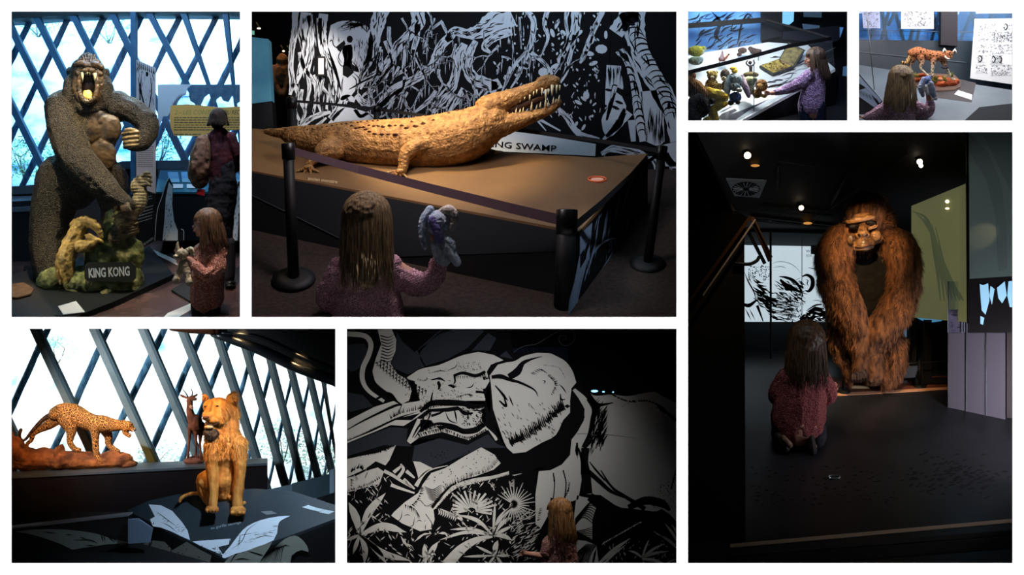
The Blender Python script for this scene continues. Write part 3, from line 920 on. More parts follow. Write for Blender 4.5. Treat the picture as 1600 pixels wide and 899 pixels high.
    G().prism([(308,296),(320,296),(319,306),(307,304)],q -30,q -28).build('tag',mat('red_tag',(176,28,40),rough=.6),bp,smooth=False)
    # ---- child with plush
    q =112
    t =thing('person','small child in coral knit top hugging a plush and looking up at the roaring ape','person',322,505,q)
    g =G(); head(g,322,351,q,20,180)
    g.chain([(328,366,q,9),(328,384,q,9)],n=1); g.chain([(328,385,q,18),(326,420,q,21),(324,455,q,23)],flat=.8)
    g.chain([(340,395,q -8,11),(336,425,q -18,9),(318,430,q -24,7.5),(298,408,q -22,6),(286,398,q -20,5)])
    g.chain([(314,392,q +14,9),(304,415,q +16,7),(290,412,q +4,6)])
    g.chain([(332,460,q,12),(330,500,q,9),(330,540,q,7)]); g.chain([(314,460,q +4,12),(312,500,q +4,9),(312,540,q +4,7)])
    hand(g,282,396,q -20,6.5,(-.7,-.7)); hand(g,286,410,q +2,6,(-1,0))
    g.build('body',SKIN,t,voxel=.9,sm=3); face_parts(322,351,q,20,180,t)
    hair(324,350,q,20.5,180,46,t,m=mat('auburn_hair',(78,54,36),(134,98,66),scale=14,rough=.5,stretch=(3,3,.4)),n=260,seed=3,fringe=True,spread=1.2,back=.15)
    g =G(); g.chain([(328,382,q,17),(326,405,q,23),(324,440,q,27),(323,466,q,27)],flat=.8); g.ell(328,388,q,22,9,18)
    g.chain([(342,396,q -6,14),(338,424,q -18,13),(320,428,q -24,10.5),(306,416,q -24,8.5)])
    g.chain([(314,392,q +12,12),(304,412,q +14,10)])
    g.build('knit_top',mat('coral_knit',(198,112,91),(238,178,152),scale=44,rough=.95,bump=.9,lo=.42,hi=.58,detail=1),t,voxel=1,sm=3,disp=disp_noise(10,1.4))
    g =G(); g.chain([(332,460,q,15),(331,500,q,12),(331,540,q,9)]); g.chain([(312,460,q +4,15),(311,500,q +4,12),(311,540,q +4,9)]); g.build('trousers',PANTS,t,voxel=1.2,sm=3)

    def plush(name,lab,cat,q,parts,m,base,fine=True,voxel=.8,fz=1.0):
        t =thing(name,lab,cat,base[0],base[1],q)
        for nm,f,mm in parts:
            g =G(); f(g); g.build(nm,mm or m,t,voxel=voxel,sm=2,disp=disp_noise(30,fz))
        return t
    CREAM =mat('cream_plush',(186,166,128),(224,208,172),scale=18,rough=1,bump=.8)
    plush('plush_toy','cream plush toy with dangling legs hugged by the child at the ape statue','plush toy',90,[
        ('body',lambda g: (g.ell(288,415,90,9,13,8),g.ell(284,398,88,11,10,9),g.ell(276,402,84,6,5,5)),None),
        ('ear',lambda g: g.chain([(278,392,86,3),(277,383,86,2.6),(278,379,86,1.4)]),None),
        ('ear',lambda g: g.chain([(293,392,90,4),(299,390,90,4),(301,398,90,3)]),None),
        ('leg',lambda g: g.chain([(282,422,88,5.5),(277,434,86,5.5),(275,438,82,6)]),None),
        ('leg',lambda g: g.chain([(292,422,86,5.5),(294,436,84,5.5),(295,441,80,6)]),None),
        ('nose',lambda g: g.ell(271,402,82,2,1.6,2),mat('plush_nose',(60,44,40),rough=.4))],CREAM,(285,442))

if '2' in PANELS:
    room(385.5,-235,1064.5,503)
    # ============================================================ diorama 2: crocodile on a platform before a comic mural
    PP =Plane((905,362,140),(393,267,330),(1010,240,400)); ppq =PP.q
    F2 =Plane((0,500,90),(100,500,90),(0,357,335)); f2q =F2.q
    g =G(); P =[(384,503),(1066,503),(1066,262),(384,262)]
    g.loft([F2(*p) for p in P],[F2(*p)-Vector((0,0,.03)) for p in P])
    struct(g.build('floor',mat('brown_carpet',(40,31,28),(56,44,38),scale=14,rough=.95,bump=.3),smooth=False))
    MQ =520
    struct(G().quad(V(384,-60,900),V(480,-60,900),V(480,320,900),V(384,320,900)).build('wall_far',DARK,smooth=False))
    random.seed(21)

    def limb(a,b,pts,w,detail=1.0,drips=0):
        """white root with broken black contour lines inside, on the white print a and the black print b"""
        a.stroke(pts,w,n=6,rough=.1,taper=(.6,.35))
        P =spline([p[:2] for p in pts],8); n =len(P)
        W =w if isinstance(w,(list,tuple)) else [w,w]
        for k in range(int(detail *n *.42)):
            i =random.randrange(0,max(1,n -6)); L_ =random.randint(3,7); off =random.uniform(-.36,.36)
            seg =P[i:i +L_]
            if len(seg) < 3: continue
            u =i /(n -1)*(len(W)-1); j =min(int(u),len(W)-2); ww =W[j]+(W[j +1]-W[j])*(u -j)
            o =[]
            for m_ in range(len(seg)):
                c0 =seg[max(0,m_ -1)]; c1 =seg[min(len(seg)-1,m_ +1)]; l_ =math.hypot(c1[0]-c0[0],c1[1]-c0[1]) or 1
                nx,ny =-(c1[1]-c0[1])/l_,(c1[0]-c0[0])/l_
                h =off *ww +math.sin(m_ *.9+k)*.05*ww
                o.append((seg[m_][0]+nx *h,seg[m_][1]+ny *h))
            b.stroke(o,min(8,max(2.5,ww *.1)),n=3)
        for k in range(drips):
            i =random.randrange(n); x,y =P[i]; x += random.uniform(-.3,.3)*W[0]
            a.stroke([(x,y),(x +random.uniform(-4,4),y +random.uniform(30,110))],random.uniform(3,8))

    t =thing('swamp_mural','large black and white comic mural of tangled swamp roots behind the crocodile','mural',700,300,MQ)
    MW =mat('mural_white',(196,204,214),rough=.85,spec=.1); MB =mat('mural_black',(13,14,17),rough=.8,spec=.1)
    g =G().prism([(456,-30),(957,-30),(944,330),(452,330)],MQ,MQ +12); g.build('board',MB,t,smooth=False)
    g =G().prism([(957.5,-30),(1040,-30),(1066,60),(1066,430),(944.5,430),(944.5,330)],MQ +1,MQ +13); g.build('board',MB,t,smooth=False)
    sf =flat(MQ)
    Z =(490,15,.2225); R3 =(385,10,.278); R4 =(720,10,.278)
    a =Art(sf,.3,Z); b =Art(sf,.6,Z)
    a.fill([(120,110),(200,80),(330,90),(400,150),(420,240),(400,350),(330,420),(300,560),(200,640),(150,560),(130,400),(100,250)],3)      # clearing
    a.fill([(100,800),(190,700),(260,690),(420,740),(440,790),(300,800),(200,830),(60,860)],2)
    # trees and roots
    limb(a,b,[(725,-10),(735,90),(690,160),(600,250),(530,360),(440,450),(360,500),(330,560)],[95,95,70,70,60,50,40,12],1.6,8)
    limb(a,b,[(730,100),(725,200),(700,300),(735,370),(770,450)],[40,40,34,24,8],1,4)
    limb(a,b,[(700,280),(690,380),(700,450)],[22,16,6]); limb(a,b,[(640,230),(640,330),(630,420),(660,480)],[30,24,20,10])
    limb(a,b,[(1390,30),(1260,90),(1170,150),(1080,170),(990,150),(960,190),(930,220)],[190,150,110,70,60,60,30],2.4,10)
    limb(a,b,[(1390,150),(1280,190),(1200,260),(1250,310)],[60,60,50,14],1.5)
    limb(a,b,[(960,190),(900,250),(860,330),(830,400),(760,460),(690,500),(570,560),(490,640),(430,720)],[60,64,60,56,60,56,60,56,40],1.8,9)
    limb(a,b,[(1060,240),(1020,330),(1000,440),(970,540),(900,630),(830,720)],[50,80,60,70,70,50],1.6,5)
    limb(a,b,[(1140,220),(1100,300),(1080,400),(1120,480),(1210,520),(1290,560)],[40,56,70,80,86,80],1.8,3)
    limb(a,b,[(1290,560),(1270,490)],[80,50],1.0)
    limb(a,b,[(860,570),(800,650),(700,730)],[26,34,14]); limb(a,b,[(1060,560),(1000,650),(950,720)],[50,40,16])
    limb(a,b,[(1050,560),(1090,640),(1100,680)],[20,16,6]); limb(a,b,[(1140,560),(1160,620)],[20,8])
    limb(a,b,[(905,80),(820,150),(790,230),(770,300),(800,310)],[20,16,14,10,4]); limb(a,b,[(900,90),(940,170),(960,190)],[24,18,24])
    limb(a,b,[(800,10),(825,60),(830,200)],[16,14,6]); limb(a,b,[(760,70),(775,120)],[10,5])
    limb(a,b,[(480,-10),(450,100),(430,200),(410,300),(380,380),(340,460),(310,560)],[110,100,80,70,50,30,8],2,12)
    limb(a,b,[(530,120),(530,200),(550,270)],[26,30,10]); limb(a,b,[(500,220),(530,300),(560,400),(555,470)],[26,20,14,6])
    for x0,y0,x1,y1,w_ in ((470,260,440,450,16),(480,280,500,400,12),(400,330,330,480,16),(560,380,440,540,22),(600,400,540,520,20),(520,420,420,560,16),(480,440,370,590,16),
                               (650,420,560,480,26),(420,470,250,560,14),(620,560,560,640,18),(560,590,500,680,16),(660,580,610,700,18),(640,640,680,710,14),
                               (690,540,760,590,12),(1190,560,1150,640,14),(1380,400,1330,560,16),(1290,390,1300,440,10),(1320,330,1390,350,14)):
        limb(a,b,[(x0,y0),((x0 +x1)/2+random.uniform(-12,12),(y0 +y1)/2),(x1,y1)],[w_,w_ *.9,w_ *.3],.8)
    for i in range(60):
        x =random.choice((random.uniform(340,620),random.uniform(640,800))); y =random.uniform(330,560)
        a.stroke([(x,y),(x -random.uniform(5,30),y +random.uniform(20,60))],random.uniform(3,7))
    def root_net(x,y,ang,L_,w_,dep):
        P =[(x,y)]
        for _ in range(4):
            ang += random.uniform(-.35,.35); x += math.cos(ang)*L_ /4; y += math.sin(ang)*L_ /4; P.append((x,y))
        if x > 1400 or y > 860 or x < 330: return
        limb(a,b,P,[w_,w_ *.9,w_ *.7,w_ *.5],.8,1)
        if dep:
            for s_ in (-.5,.5): root_net(x,y,ang +s_ +random.uniform(-.2,.2),L_ *.8,w_ *.6,dep -1)
    for s_ in ((470,300,1.9,130,26,3),(560,380,2.1,120,24,3),(640,470,2.0,120,22,3),(720,300,1.5,110,20,3),(430,560,2.3,110,26,2),(880,420,1.9,110,24,3),(980,600,2.2,100,24,2),(1120,500,1.7,90,20,2),(620,60,1.2,110,16,3),
               (1000,240,1.9,90,16,2),(560,640,2.4,110,24,2),(760,560,2.2,100,18,2),(1230,560,1.8,80,16,2),(1300,250,1.9,110,18,3),(850,60,1.6,90,12,2)): root_net(*s_)
    # left lit tree
    for pts,w_ in (([(70,30),(60,140),(75,240),(110,330),(150,420),(190,560)],[70,60,40,34,26,10]),([(40,60),(45,220),(60,300),(90,380),(120,480),(140,600)],[40,30,30,26,20,12]),
                    ([(-60,20),(-70,160),(-60,300),(-90,420),(-120,520)],[90,80,50,46,20]),([(-120,0),(-130,150),(-150,260),(-160,400),(-150,520),(-165,600)],[60,50,40,40,40,20]),
                    ([(-30,40),(-10,200),(-20,340),(-40,440),(-30,560),(-60,700)],[40,30,26,30,26,16]),([(-100,300),(-60,420),(0,500),(20,600),(0,720)],[26,30,26,24,20]),
                    ([(70,480),(60,540),(100,600),(90,700)],[20,24,20,14]),([(0,460),(40,540),(30,640),(50,720)],[24,20,22,12]),([(140,500),(120,600),(150,680)],[16,18,10]),
                    ([(-140,520),(-110,600),(-130,700),(-100,780)],[30,26,26,20]),([(-80,560),(-90,640),(-60,720),(-90,800)],[24,26,24,16])):
        limb(a,b,pts,w_,1.5,2)
    for i in range(70):
        x =random.uniform(-165,190); y =random.uniform(20,700)
        a.stroke([(x,y),(x +random.uniform(-8,8),y +random.uniform(30,90))],random.uniform(3,9))
    limb(a,b,[(-120,860),(-40,780),(40,740),(120,720)],[40,40,36,20],1); limb(a,b,[(-60,880),(20,820),(90,760)],[24,26,14])
    limb(a,b,[(120,770),(190,680),(230,620),(290,640)],[50,60,50,30],1.4); limb(a,b,[(300,600),(360,660),(430,650)],[40,50,40],1.5)
    limb(a,b,[(290,700),(330,750),(390,720)],[26,26,20]); limb(a,b,[(440,700),(520,640),(620,560)],[40,44,30],1.5)
    # standing figure in the clearing
    a.fill([(210,255),(265,245),(275,300),(265,350),(275,400),(250,450),(205,440),(215,350),(200,300)],2)
    for pts in ([(205,270),(175,330),(200,380)],[(268,260),(272,330),(262,360)],[(235,280),(240,330),(225,370)],[(200,250),(170,270),(140,250),(130,215),(115,225),(125,205)],[(262,350),(300,400),(320,430)],
                [(160,330),(190,390),(220,400)],[(210,470),(200,520),(200,600)],[(180,480),(172,560),(160,640)],[(265,460),(300,500),(290,600)],[(280,440),(320,490),(305,560)]):
        b.stroke(pts,7)
    b.dot(254,208,22,26); b.fill([(205,390),(245,400),(285,440),(240,480),(205,460)]); b.fill([(160,260),(215,215),(225,240),(190,300),(170,285)]); b.fill([(255,370),(310,410),(320,440),(270,430)])
    for i in range(26):                                           # hanging fronds
        x =random.uniform(160,400); b.stroke([(200+i *8,70+abs(i -12)*3),(x,random.uniform(90,170))],random.uniform(5,12))
    for i in range(60):
        x =random.uniform(290,420); y =random.uniform(200,420); b.stroke([(x,y),(x +random.uniform(-8,8),y +random.uniform(15,60))],random.uniform(3,8))
    a.build('white_print',MW,t); b.build('ink_print',MB,t)
    a =Art(sf,.35,R4); b =Art(sf,.65,R4)
    limb(a,b,[(370,20),(410,90),(385,230),(310,320),(260,420),(230,480)],[30,34,26,18,16,8]); limb(a,b,[(395,260),(470,320),(520,390)],[22,22,16])
    limb(a,b,[(380,260),(350,330),(320,400),(280,460)],[22,16,16,8]); limb(a,b,[(330,60),(335,160),(340,240)],[12,10,4])
    limb(a,b,[(490,10),(470,100),(490,180),(445,290)],[30,26,18,6]); limb(a,b,[(650,10),(640,140),(590,240),(560,330),(510,400)],[60,50,30,16,8],1.5)
    limb(a,b,[(600,20),(590,80),(600,200),(540,300)],[26,20,14,6]); limb(a,b,[(640,160),(620,260),(590,370),(560,430)],[26,22,26,10])
    limb(a,b,[(800,20),(740,150),(690,280),(670,320)],[30,30,30,10]); limb(a,b,[(545,570),(600,630),(660,710),(780,745)],[20,34,36,10],1)
    limb(a,b,[(450,640),(560,700)],[16,8]); limb(a,b,[(420,630),(480,700)],[10,6])
    for (x,y,rx,ry,r_) in ((540,100,10,30,20),(515,150,12,26,-20),(575,150,14,20,-40),(665,150,24,12,-40),(740,190,12,26,20),(720,265,30,14,10),(745,320,26,12,-20),(760,360,20,10,60),
                              (790,240,34,26,5),(815,160,10,24,0),(705,500,18,24,0),(660,540,24,10,30),(690,520,20,8,40),(650,660,8,14,20),(690,680,8,20,30),(530,340,30,16,-30),(560,300,18,24,30),(465,370,30,26,0)):
        a.dot(x,y,rx,ry,r_)
    for i in range(230):
        x,y =random.uniform(190,790),random.uniform(30,640)
        a.dot(x,y,random.uniform(2,7),random.uniform(5,16),random.uniform(-50,50),6)
    for i in range(40):
        x =random.uniform(210,420); y =random.uniform(80,380); a.stroke([(x,y),(x +random.uniform(-4,4),y +random.uniform(20,80))],random.uniform(3,7))
    for i in range(14): a.stroke([(560+i *5,420-i *8),(600+i *6,330-i *3)],random.uniform(4,8))
    # right-hand board: banded trunks
    a.fill([(820,330),(900,335),(915,470),(850,440),(830,560),(810,580),(812,480)]); a.fill([(815,590),(870,480),(930,560),(900,680),(820,740),(790,640)],2)
    a.fill([(1010,480),(1100,470),(1140,600),(1145,760),(1110,790),(1040,760),(1030,600)]); a.fill([(1130,780),(1215,760),(1215,900),(1150,900)])
    limb(a,b,[(870,150),(930,70),(1000,60)],[90,80,60],2)
    limb(a,b,[(960,20),(980,160),(1020,290),(1080,400),(1140,500),(1190,620),(1215,760)],[150,110,110,110,110,90,80],1.5)
    limb(a,b,[(900,240),(950,330),(985,450),(1000,600),(1025,760)],[40,50,60,60,40],1.2)
    limb(a,b,[(940,590),(880,670),(800,750)],[60,40,14]); limb(a,b,[(960,640),(970,760)],[40,26]); limb(a,b,[(870,440),(840,560),(820,640)],[24,26,12])
    limb(a,b,[(880,250),(900,270),(940,300)],[30,26,20])
    for (P0,P1,w_,n_) in (((975,130),(1200,640),100,17),((905,240),(1020,740),56,13)):      # bark rings
        for i in range(n_):
            u =i /n_; x =P0[0]+(P1[0]-P0[0])*u +18*math.sin(u *3.1); y =P0[1]+(P1[1]-P0[1])*u
            b.stroke([(x -w_ *.5,y +18),(x -w_ *.2,y -8+random.uniform(-6,6)),(x +w_ *.25,y -6),(x +w_ *.5,y +26)],random.uniform(5,11))
    for i in range(34):
        x =random.uniform(815,905); b.stroke([(x,random.uniform(330,350)),(x +random.uniform(-4,4),random.uniform(370,460))],random.uniform(2,6))
    for i in range(40):
        x =random.uniform(1030,1140); y =random.uniform(560,680); b.stroke([(x,y),(x +random.uniform(-3,3),y +random.uniform(50,140))],random.uniform(3,7))
    for (x,y,rx,ry,r_) in ((830,470,20,8,10),(890,540,24,8,20),(870,570,24,9,25),(810,560,12,8,0),(930,470,20,26,0),(1170,560,10,20,0),(965,100,16,10,0),(945,245,12,24,0)): b.dot(x,y,rx,ry,r_)
    # lower right part of the second board (roots seen beyond the barrier)
    for pts,w_ in (([(790,830),(860,800),(1000,830),(1050,860)],[20,40,50,30]),([(1000,890),(1080,860),(1130,960),(1215,980)],[40,30,50,40]),([(960,950),(1020,990),(1000,1060)],[30,40,20]),
                    ([(1060,960),(1090,1050),(1040,1130)],[40,30,20]),([(1120,1000),(1150,1080),(1215,1100)],[30,40,30]),([(960,980),(1080,960),(1215,930)],[20,26,20]),
                    ([(1150,830),(1180,880),(1215,900)],[40,40,30])):
        limb(a,b,pts,w_,1.4,2)
    a.build('white_print',MW,t); b.build('ink_print',MB,t)
    # caption strip
    cs =G().prism([(766,202),(795,203),(931,225),(930,244),(767,236)],MQ -1.4,MQ -1).build('caption_strip',mat('caption_white',(206,214,222),rough=.8),t,smooth=False)
    text('KING SWAMP',flat(MQ -1.5),(757,229),(869,237),9.5,INK,cs,weight=.01,lift=.8)
    # small frame on the mural
    t =thing('label_frame','small black frame with a white label hanging on the mural, lit by a spotlight','frame',501,118,MQ)
    G().prism([(495,88),(508,88),(508,119),(495,119)],MQ -5,MQ -1.5).build('frame',BLK,t,smooth=False)
    G().prism([(497.5,91),(505.8,91),(505.8,116),(497.5,116)],MQ -5.6,MQ -5.1).build('label_sheet',mat('label_white',(250,250,246),rough=.6),t,smooth=False)

    # ---- platform
    t =thing('exhibit_platform','large low platform with a tan top and black sides under the crocodile','platform',650,330,240)
    top =[(384,265.3),(905,362),(1012,240),(930,246),(800,239),(700,230),(560,216),(384,200)]
    g =G(); g.slab(PP,top,6); g.build('deck',mat('tan_deck',(106,78,48),(118,88,54),scale=1.2,rough=.6),t,smooth=False)
    A_,B_,C2 =PP(384,265.3),PP(905,362),PP(1012,240)
    def drop(p,z): return Vector((p.x,p.y,z))
    zf =lambda p: F2(*(800+p.x *0 ,449)).z  # unused
    def toflo(p):
        n_,o_ =F2.n,F2.o; z =o_.z -(n_.x *(p.x -o_.x)+n_.y *(p.y -o_.y))/n_.z
        return Vector((p.x,p.y,z -.01))
    g =G(); g.quad(A_ -Vector((0,0,.06)),B_ -Vector((0,0,.06)),toflo(B_),toflo(A_)); g.build('front_panel',mat('black_skirt',(9,9,10),rough=.85),t,smooth=False)
    FPl =Plane((384,265.3,PP.q(384,265.3)),(905,362,140),(384,400,PP.q(384,265.3)))
    g =G(); P =[(384,270),(905,366),(900,385),(560,330),(530,372),(384,302)]; 
    g.loft([FPl(*p,.6) for p in ((384,268),(903,366),(903,392),(600,402),(530,370),(384,301))],[FPl(*p,.2) for p in ((384,268),(903,366),(903,392),(600,402),(530,370),(384,301))])
    g.build('front_band',mat('slate_band',(30,33,38),rough=.8),t,smooth=False)
    g =G(); g.loft([FPl(*p,1.2) for p in ((384,300.5),(530,371),(530,372.4),(384,302))],[FPl(*p,.3) for p in ((384,300.5),(530,371),(530,372.4),(384,302))]); g.build('band_edge',mat('edge_grey',(90,90,96),rough=.6),t,smooth=False)
    SP =Plane((905,362,140),(1012,240,PP.q(1012,240)),(905,480,140))
    g =G(); g.quad(B_ -Vector((0,0,.06)),C2 -Vector((0,0,.06)),toflo(C2),toflo(B_)); g.build('side_panel',mat('side_black',(17,18,20),rough=.5),t,smooth=False)
    a =Art(SP,.5); a.fill([(906,366),(925,348),(922,375),(905,400),(897,440),(889,470),(886,500),(893,500),(905,450),(912,420),(918,400),(906,420)])
    for pts,w_ in (([(925,350),(918,400),(905,450),(897,500)],3.5),([(935,342),(930,380),(922,410),(912,440)],3),([(950,325),(946,350),(940,380)],3.2),([(968,300),(964,330),(958,350)],3),
                    ([(985,280),(978,310),(966,345)],2.4),([(925,400),(935,385),(950,375),(965,372)],3.4),([(905,500),(925,450),(945,415),(962,385)],2.4),([(915,500),(935,460),(955,420)],1.6),
                    ([(925,470),(915,500)],2),([(972,372),(978,382),(968,390),(960,380)],4),([(995,262),(985,290)],5),([(1002,256),(1000,285)],3)): a.stroke(pts,w_,rough=.3)
    for i in range(60):
        x =random.uniform(910,990); y0 =362-(x -905)*1.14+8; y =random.uniform(y0,480); a.stroke([(x,y),(x -random.uniform(1,5),y +random.uniform(6,24))],random.uniform(.5,1.4))
    a.build('side_print',mat('side_print_grey',(140,156,182),rough=.7),t)
    # lettering on the deck
    text('ancien monstre',Plane((393,267,ppq(393,267)-1),(905,362,139),(1010,240,ppq(1010,240)-1)),(481,281.5),(527,287),4.6,mat('deck_letters',(210,190,150),rough=.8),t,lift=.6,weight=.01)
    g =G(); L0 =[PP(933+14*math.cos(i *math.pi /10),281+4*math.sin(i *math.pi /10),1.5) for i in range(21)]
    rg =G(); rg.tubew(L0,[.014]*21,6); u =thing('uplight','small round recessed floor light glowing red on the right of the crocodile platform','light',933,281,ppq(933,281))
    rg.build('ring',mat('copper_ring',(196,92,60),rough=.35,metal=.3,emit=.35),u)
    cap_ =G(); cap_.add([PP(933+10*math.cos(i *math.pi /10),281+2.8*math.sin(i *math.pi /10),1) for i in range(20)],[list(range(20))]); cap_.build('lens',mat('lens_red',(190,140,120),rough=.3,emit=.5),u,smooth=False)

    # ---- crocodile
    t =thing('crocodile','stuffed golden-brown crocodile with raised open jaws lying on the tan platform','crocodile',660,262,365)
    q =372
    def scaly(p,n):
        c =noise.voronoi(p *13)[0]; return ((c[1]-c[0])*1.5-.4+noise.fractal(p *4,1,2,4)*1.2)*S
    g =G()
    g.chain([(415,206,q +40,4),(440,208,q +28,9),(456,212,q +20,15),(500,218,q +8,24),(540,220,q,31),(590,224,q -4,37),(640,225,q -6,41),(690,221,q -8,43),
             (725,212,q -8,42),(750,200,q -8,36),(770,190,q -8,30)],seg=18,flat=.95)
    g.chain([(520,232,q -22,20),(505,236,q -34,15),(497,246,q -38,9)]); g.chain([(497,246,q -38,8),(485,255,q -40,6),(478,262,q -40,5)])
    g.chain([(668,222,q -36,18),(644,232,q -48,13),(632,246,q -52,10),(630,258,q -54,8),(628,266,q -54,8)])   # front leg
    g.chain([(740,232,q +20,12),(765,240,q +30,8),(785,240,q +32,4)])
    g.ell(756,187,q -22,29,23,16,rot=12,fine=True); g.ell(765,166,q -12,24,8,12,rot=-12)          # jaw bulge, eye ridge
    g.chain([(762,170,q -8,22),(790,158,q -10,17),(815,147,q -10,13),(840,136,q -10,10),(858,128,q -10,11),(867,128,q -10,10)],seg=14,flat=1.1)
    g.ell(852,124,q -10,16,7,12,rot=-14)
    g.chain([(762,198,q -6,26),(790,194,q -8,18),(820,186,q -10,12),(845,178,q -10,8.5),(862,170,q -10,7),(872,161,q -10,6.5)],seg=14,flat=1.3)
    CROC =mat('croc_hide',(112,76,40),(186,138,80),scale=9,rough=.5,bump=1,bscale=30,detail=10,spec=.35,lo=.3,hi=.68)
    body =g.build('body',CROC,t,voxel=1.35,sm=3,disp=scaly)
    def toes(px,py,qq,r,n,sx,ang0,ang1,nm='foot'):
        g =G(); g.ell(px,py,qq,r,r *.6,r)
        for i in range(n):
            a_ =math.radians(ang0 +(ang1 -ang0)*i /(n -1)); L_ =r *1.6
            g.chain([(px,py,qq,r *.4),(px +math.cos(a_)*L_ *.6,py +math.sin(a_)*L_ *.3,qq -4,r *.3),(px +math.cos(a_)*L_ *1.2,py +math.sin(a_)*L_ *.55,qq -5,r *.2)],n=2,seg=7)
        f =g.build(nm,CROC,t,voxel=.8,sm=1)
        for i in range(n):
            a_ =math.radians(ang0 +(ang1 -ang0)*i /(n -1)); L_ =r *1.6
            G().cone((px +math.cos(a_)*L_ *1.1,py +math.sin(a_)*L_ *.5,qq -5),(px +math.cos(a_)*L_ *1.6,py +math.sin(a_)*L_ *.8+1,qq -6),r *.2).build('claw',mat('horn_claw',(190,160,96),rough=.4),f)
    toes(625,268,q -56,9,5,1,60,175)
    toes(482,262,q -42,9,4,1,40,150)
    toes(788,241,q +32,5,4,1,-20,60)
    # mouth
    g =G(); g.chain([(775,182,q -8,8),(805,170,q -10,7),(835,158,q -10,6),(850,153,q -6,5)],flat=1.1); g.build('palate',mat('dark_palate',(56,30,16),rough=.6),t)
    TOO =mat('croc_tooth',(228,212,168),rough=.35,spec=.5)
    up =[(778,167,172,1.2),(784,165,171,1.2),(790,162,170,1.5),(797,160,168,1.5),(806,155,163,1.6),(813,152,161,1.6),(820,150,157,1.3),(828,148,158,1.6),(834,143,150,1.4),(839,140,147,1.4),(847,138,150,1.8),(853,140,158,2.0),(857,139,148,1.5),(863,133,150,2.6),(870,133,146,1.8),(875,133,142,1.4)]
    lo =[(786,182,176,1.3),(793,182,175,1.3),(800,181,174,1.5),(806,178,168,1.6),(812,177,169,1.6),(817,176,167,1.4),(830,173,158,2.0),(838,171,163,1.5),(844,168,158,1.6),(852,167,152,1.9),(856,166,156,1.6),(864,162,151,1.8),(873,158,148,1.8),(868,160,153,1.3)]
    for x,a0,a1,r in up +lo:
        G().cone((x,a0,q -21),(x +(1.2 if a1 < a0 else -.6),a1,q -22),r *1.15).build('tooth',TOO,t)
    G().ell(762,191,q -38,7,5,3).build('jaw_patch',mat('jaw_brown',(58,36,22),rough=.7),t)
    G().ell(772,164,q -25,3,2.4,2.4).build('eye',mat('croc_eye',(20,14,8),rough=.1,spec=.8),t)
    random.seed(5); SC =mat('dark_scute',(64,34,16),(96,54,24),scale=9,rough=.6)
    U =(430,100,310/1467)
    pts =[(240+i *36,485-i *5.5,1.7) for i in range(10)]+[(565,458,2.6),(600,475,2.8),(630,470,2.8),(655,468,2.8),(670,485,2.6),(695,500,2.6),(735,517,3),(790,520,3.2),(835,520,2.6),(890,522,3.6),
         (695,455,2.4),(730,460,2.6),(760,460,2.6),(795,465,3),(845,455,2.6),(890,455,2),(935,455,2.6),(610,435,2),(635,430,2),(680,425,1.8),(725,422,2.2),(760,420,2),(970,475,3.6),(1035,460,4),(1095,440,3.6),
         (1010,428,2.4),(1170,415,2.4),(1285,365,2.6),(1345,335,2.6),(1390,320,2.4),(860,385,1.6),(900,378,1.6),(960,372,1.6),(1030,370,1.6),(1110,372,1.8)]
    me =body.data; og =Vector(body['_w'])
    from mathutils.bvhtree import BVHTree
    def skin_hit(body,px,py):
        og =Vector(body['_w']); bvh =body.get('_b')
        key =body.name
        if key not in _BV: _BV[key]=BVHTree.FromPolygons([v.co for v in body.data.vertices],[list(p.vertices) for p in body.data.polygons])
        o =Vector((0,-D,ZO))-og; d =(V(px,py,0)-Vector((0,-D,ZO))).normalized()
        h =_BV[key].ray_cast(o,d)
        return (h[0]+og if h[0] else None),h[1]
    _BV ={}
    for (x,y,r) in pts:
        px,py =U[0]+x *U[2],U[1]+y *U[2]
        for k_ in range(8):
            h,nn =skin_hit(body,px,py +k_ *1.2)
            if h: break
        if not h: continue
        g =G(); rr =r *S *1.1
        Rm =nn.to_track_quat('Z','Y').to_matrix()
        vs =[h +Rm @ Vector((math.cos(i *math.pi /4)*rr *1.5,math.sin(i *math.pi /4)*rr *.8,-.004)) for i in range(8)]+[h +nn *rr *.9+Vector((-.006,0,.006))]
        g.add(vs,[[i,(i +1) % 8,8] for i in range(8)]); g.build('scute',SC,t,smooth=False)
    for i in range(14):                                            # tufted crest where the tail starts
        x =448+i *2.4; G().cone((x,204-i *.1,q +10),(x -2,197+random.uniform(-2,2),q +10),1.4,5).build('crest_scale',CROC,t)

    # ---- barrier
    BELT =mat('dark_belt',(92,70,78),rough=.8); BB =mat('black_belt',(14,14,17),rough=.8)
    def post(lab,x0,y0,x1,y1,r,q,base=True,capr=None):
        t =thing('barrier_post',lab,'barrier post',x1,y1,q,)
        g =G(); g.chain([(x0,y0 +4,q,r),(x1,y1,q,r *1.05)],seg=16,n=4,cap=False); g.build('pole',BLK,t)
        cr =capr or r *1.25
        g =G(); A0 =V(x0,y0,q); B0 =V(x0 +(x1 -x0)*.12,y0 +(y1 -y0)*.12 if capr is None else y0 +40,q); k =kk(q)
        g.tubew([A0,A0.lerp(B0,.04),B0.lerp(A0,.04),B0],[cr *k *.85,cr *k,cr *k,cr *k *.85],16); g.build('belt_head',mat('black_plastic',(12,12,13),rough=.35),t)
        if base:
            g =G(); c =V(x1,y1,q); n_ =F2.n; k =kk(q)
            R1 =r *4
            g.tubew([c +Vector((0,0,0))-n_ *.03,c +n_ *.02,c +n_ *.05],[R1 *k,R1 *k,R1 *k *.6],24); g.build('base',BLK,t)
        return t
    post('black barrier post at the left in front of the platform, nearest to the child',450,224,459,436,8.5,f2q(456,440))
    post('thick black barrier post at the front right corner of the platform',886,327,880,560,15.5,128,base=False,capr=17)
    post('black barrier post with a round base at the right beyond the printed platform side',1035,228,1012,412,7,f2q(1012,412))
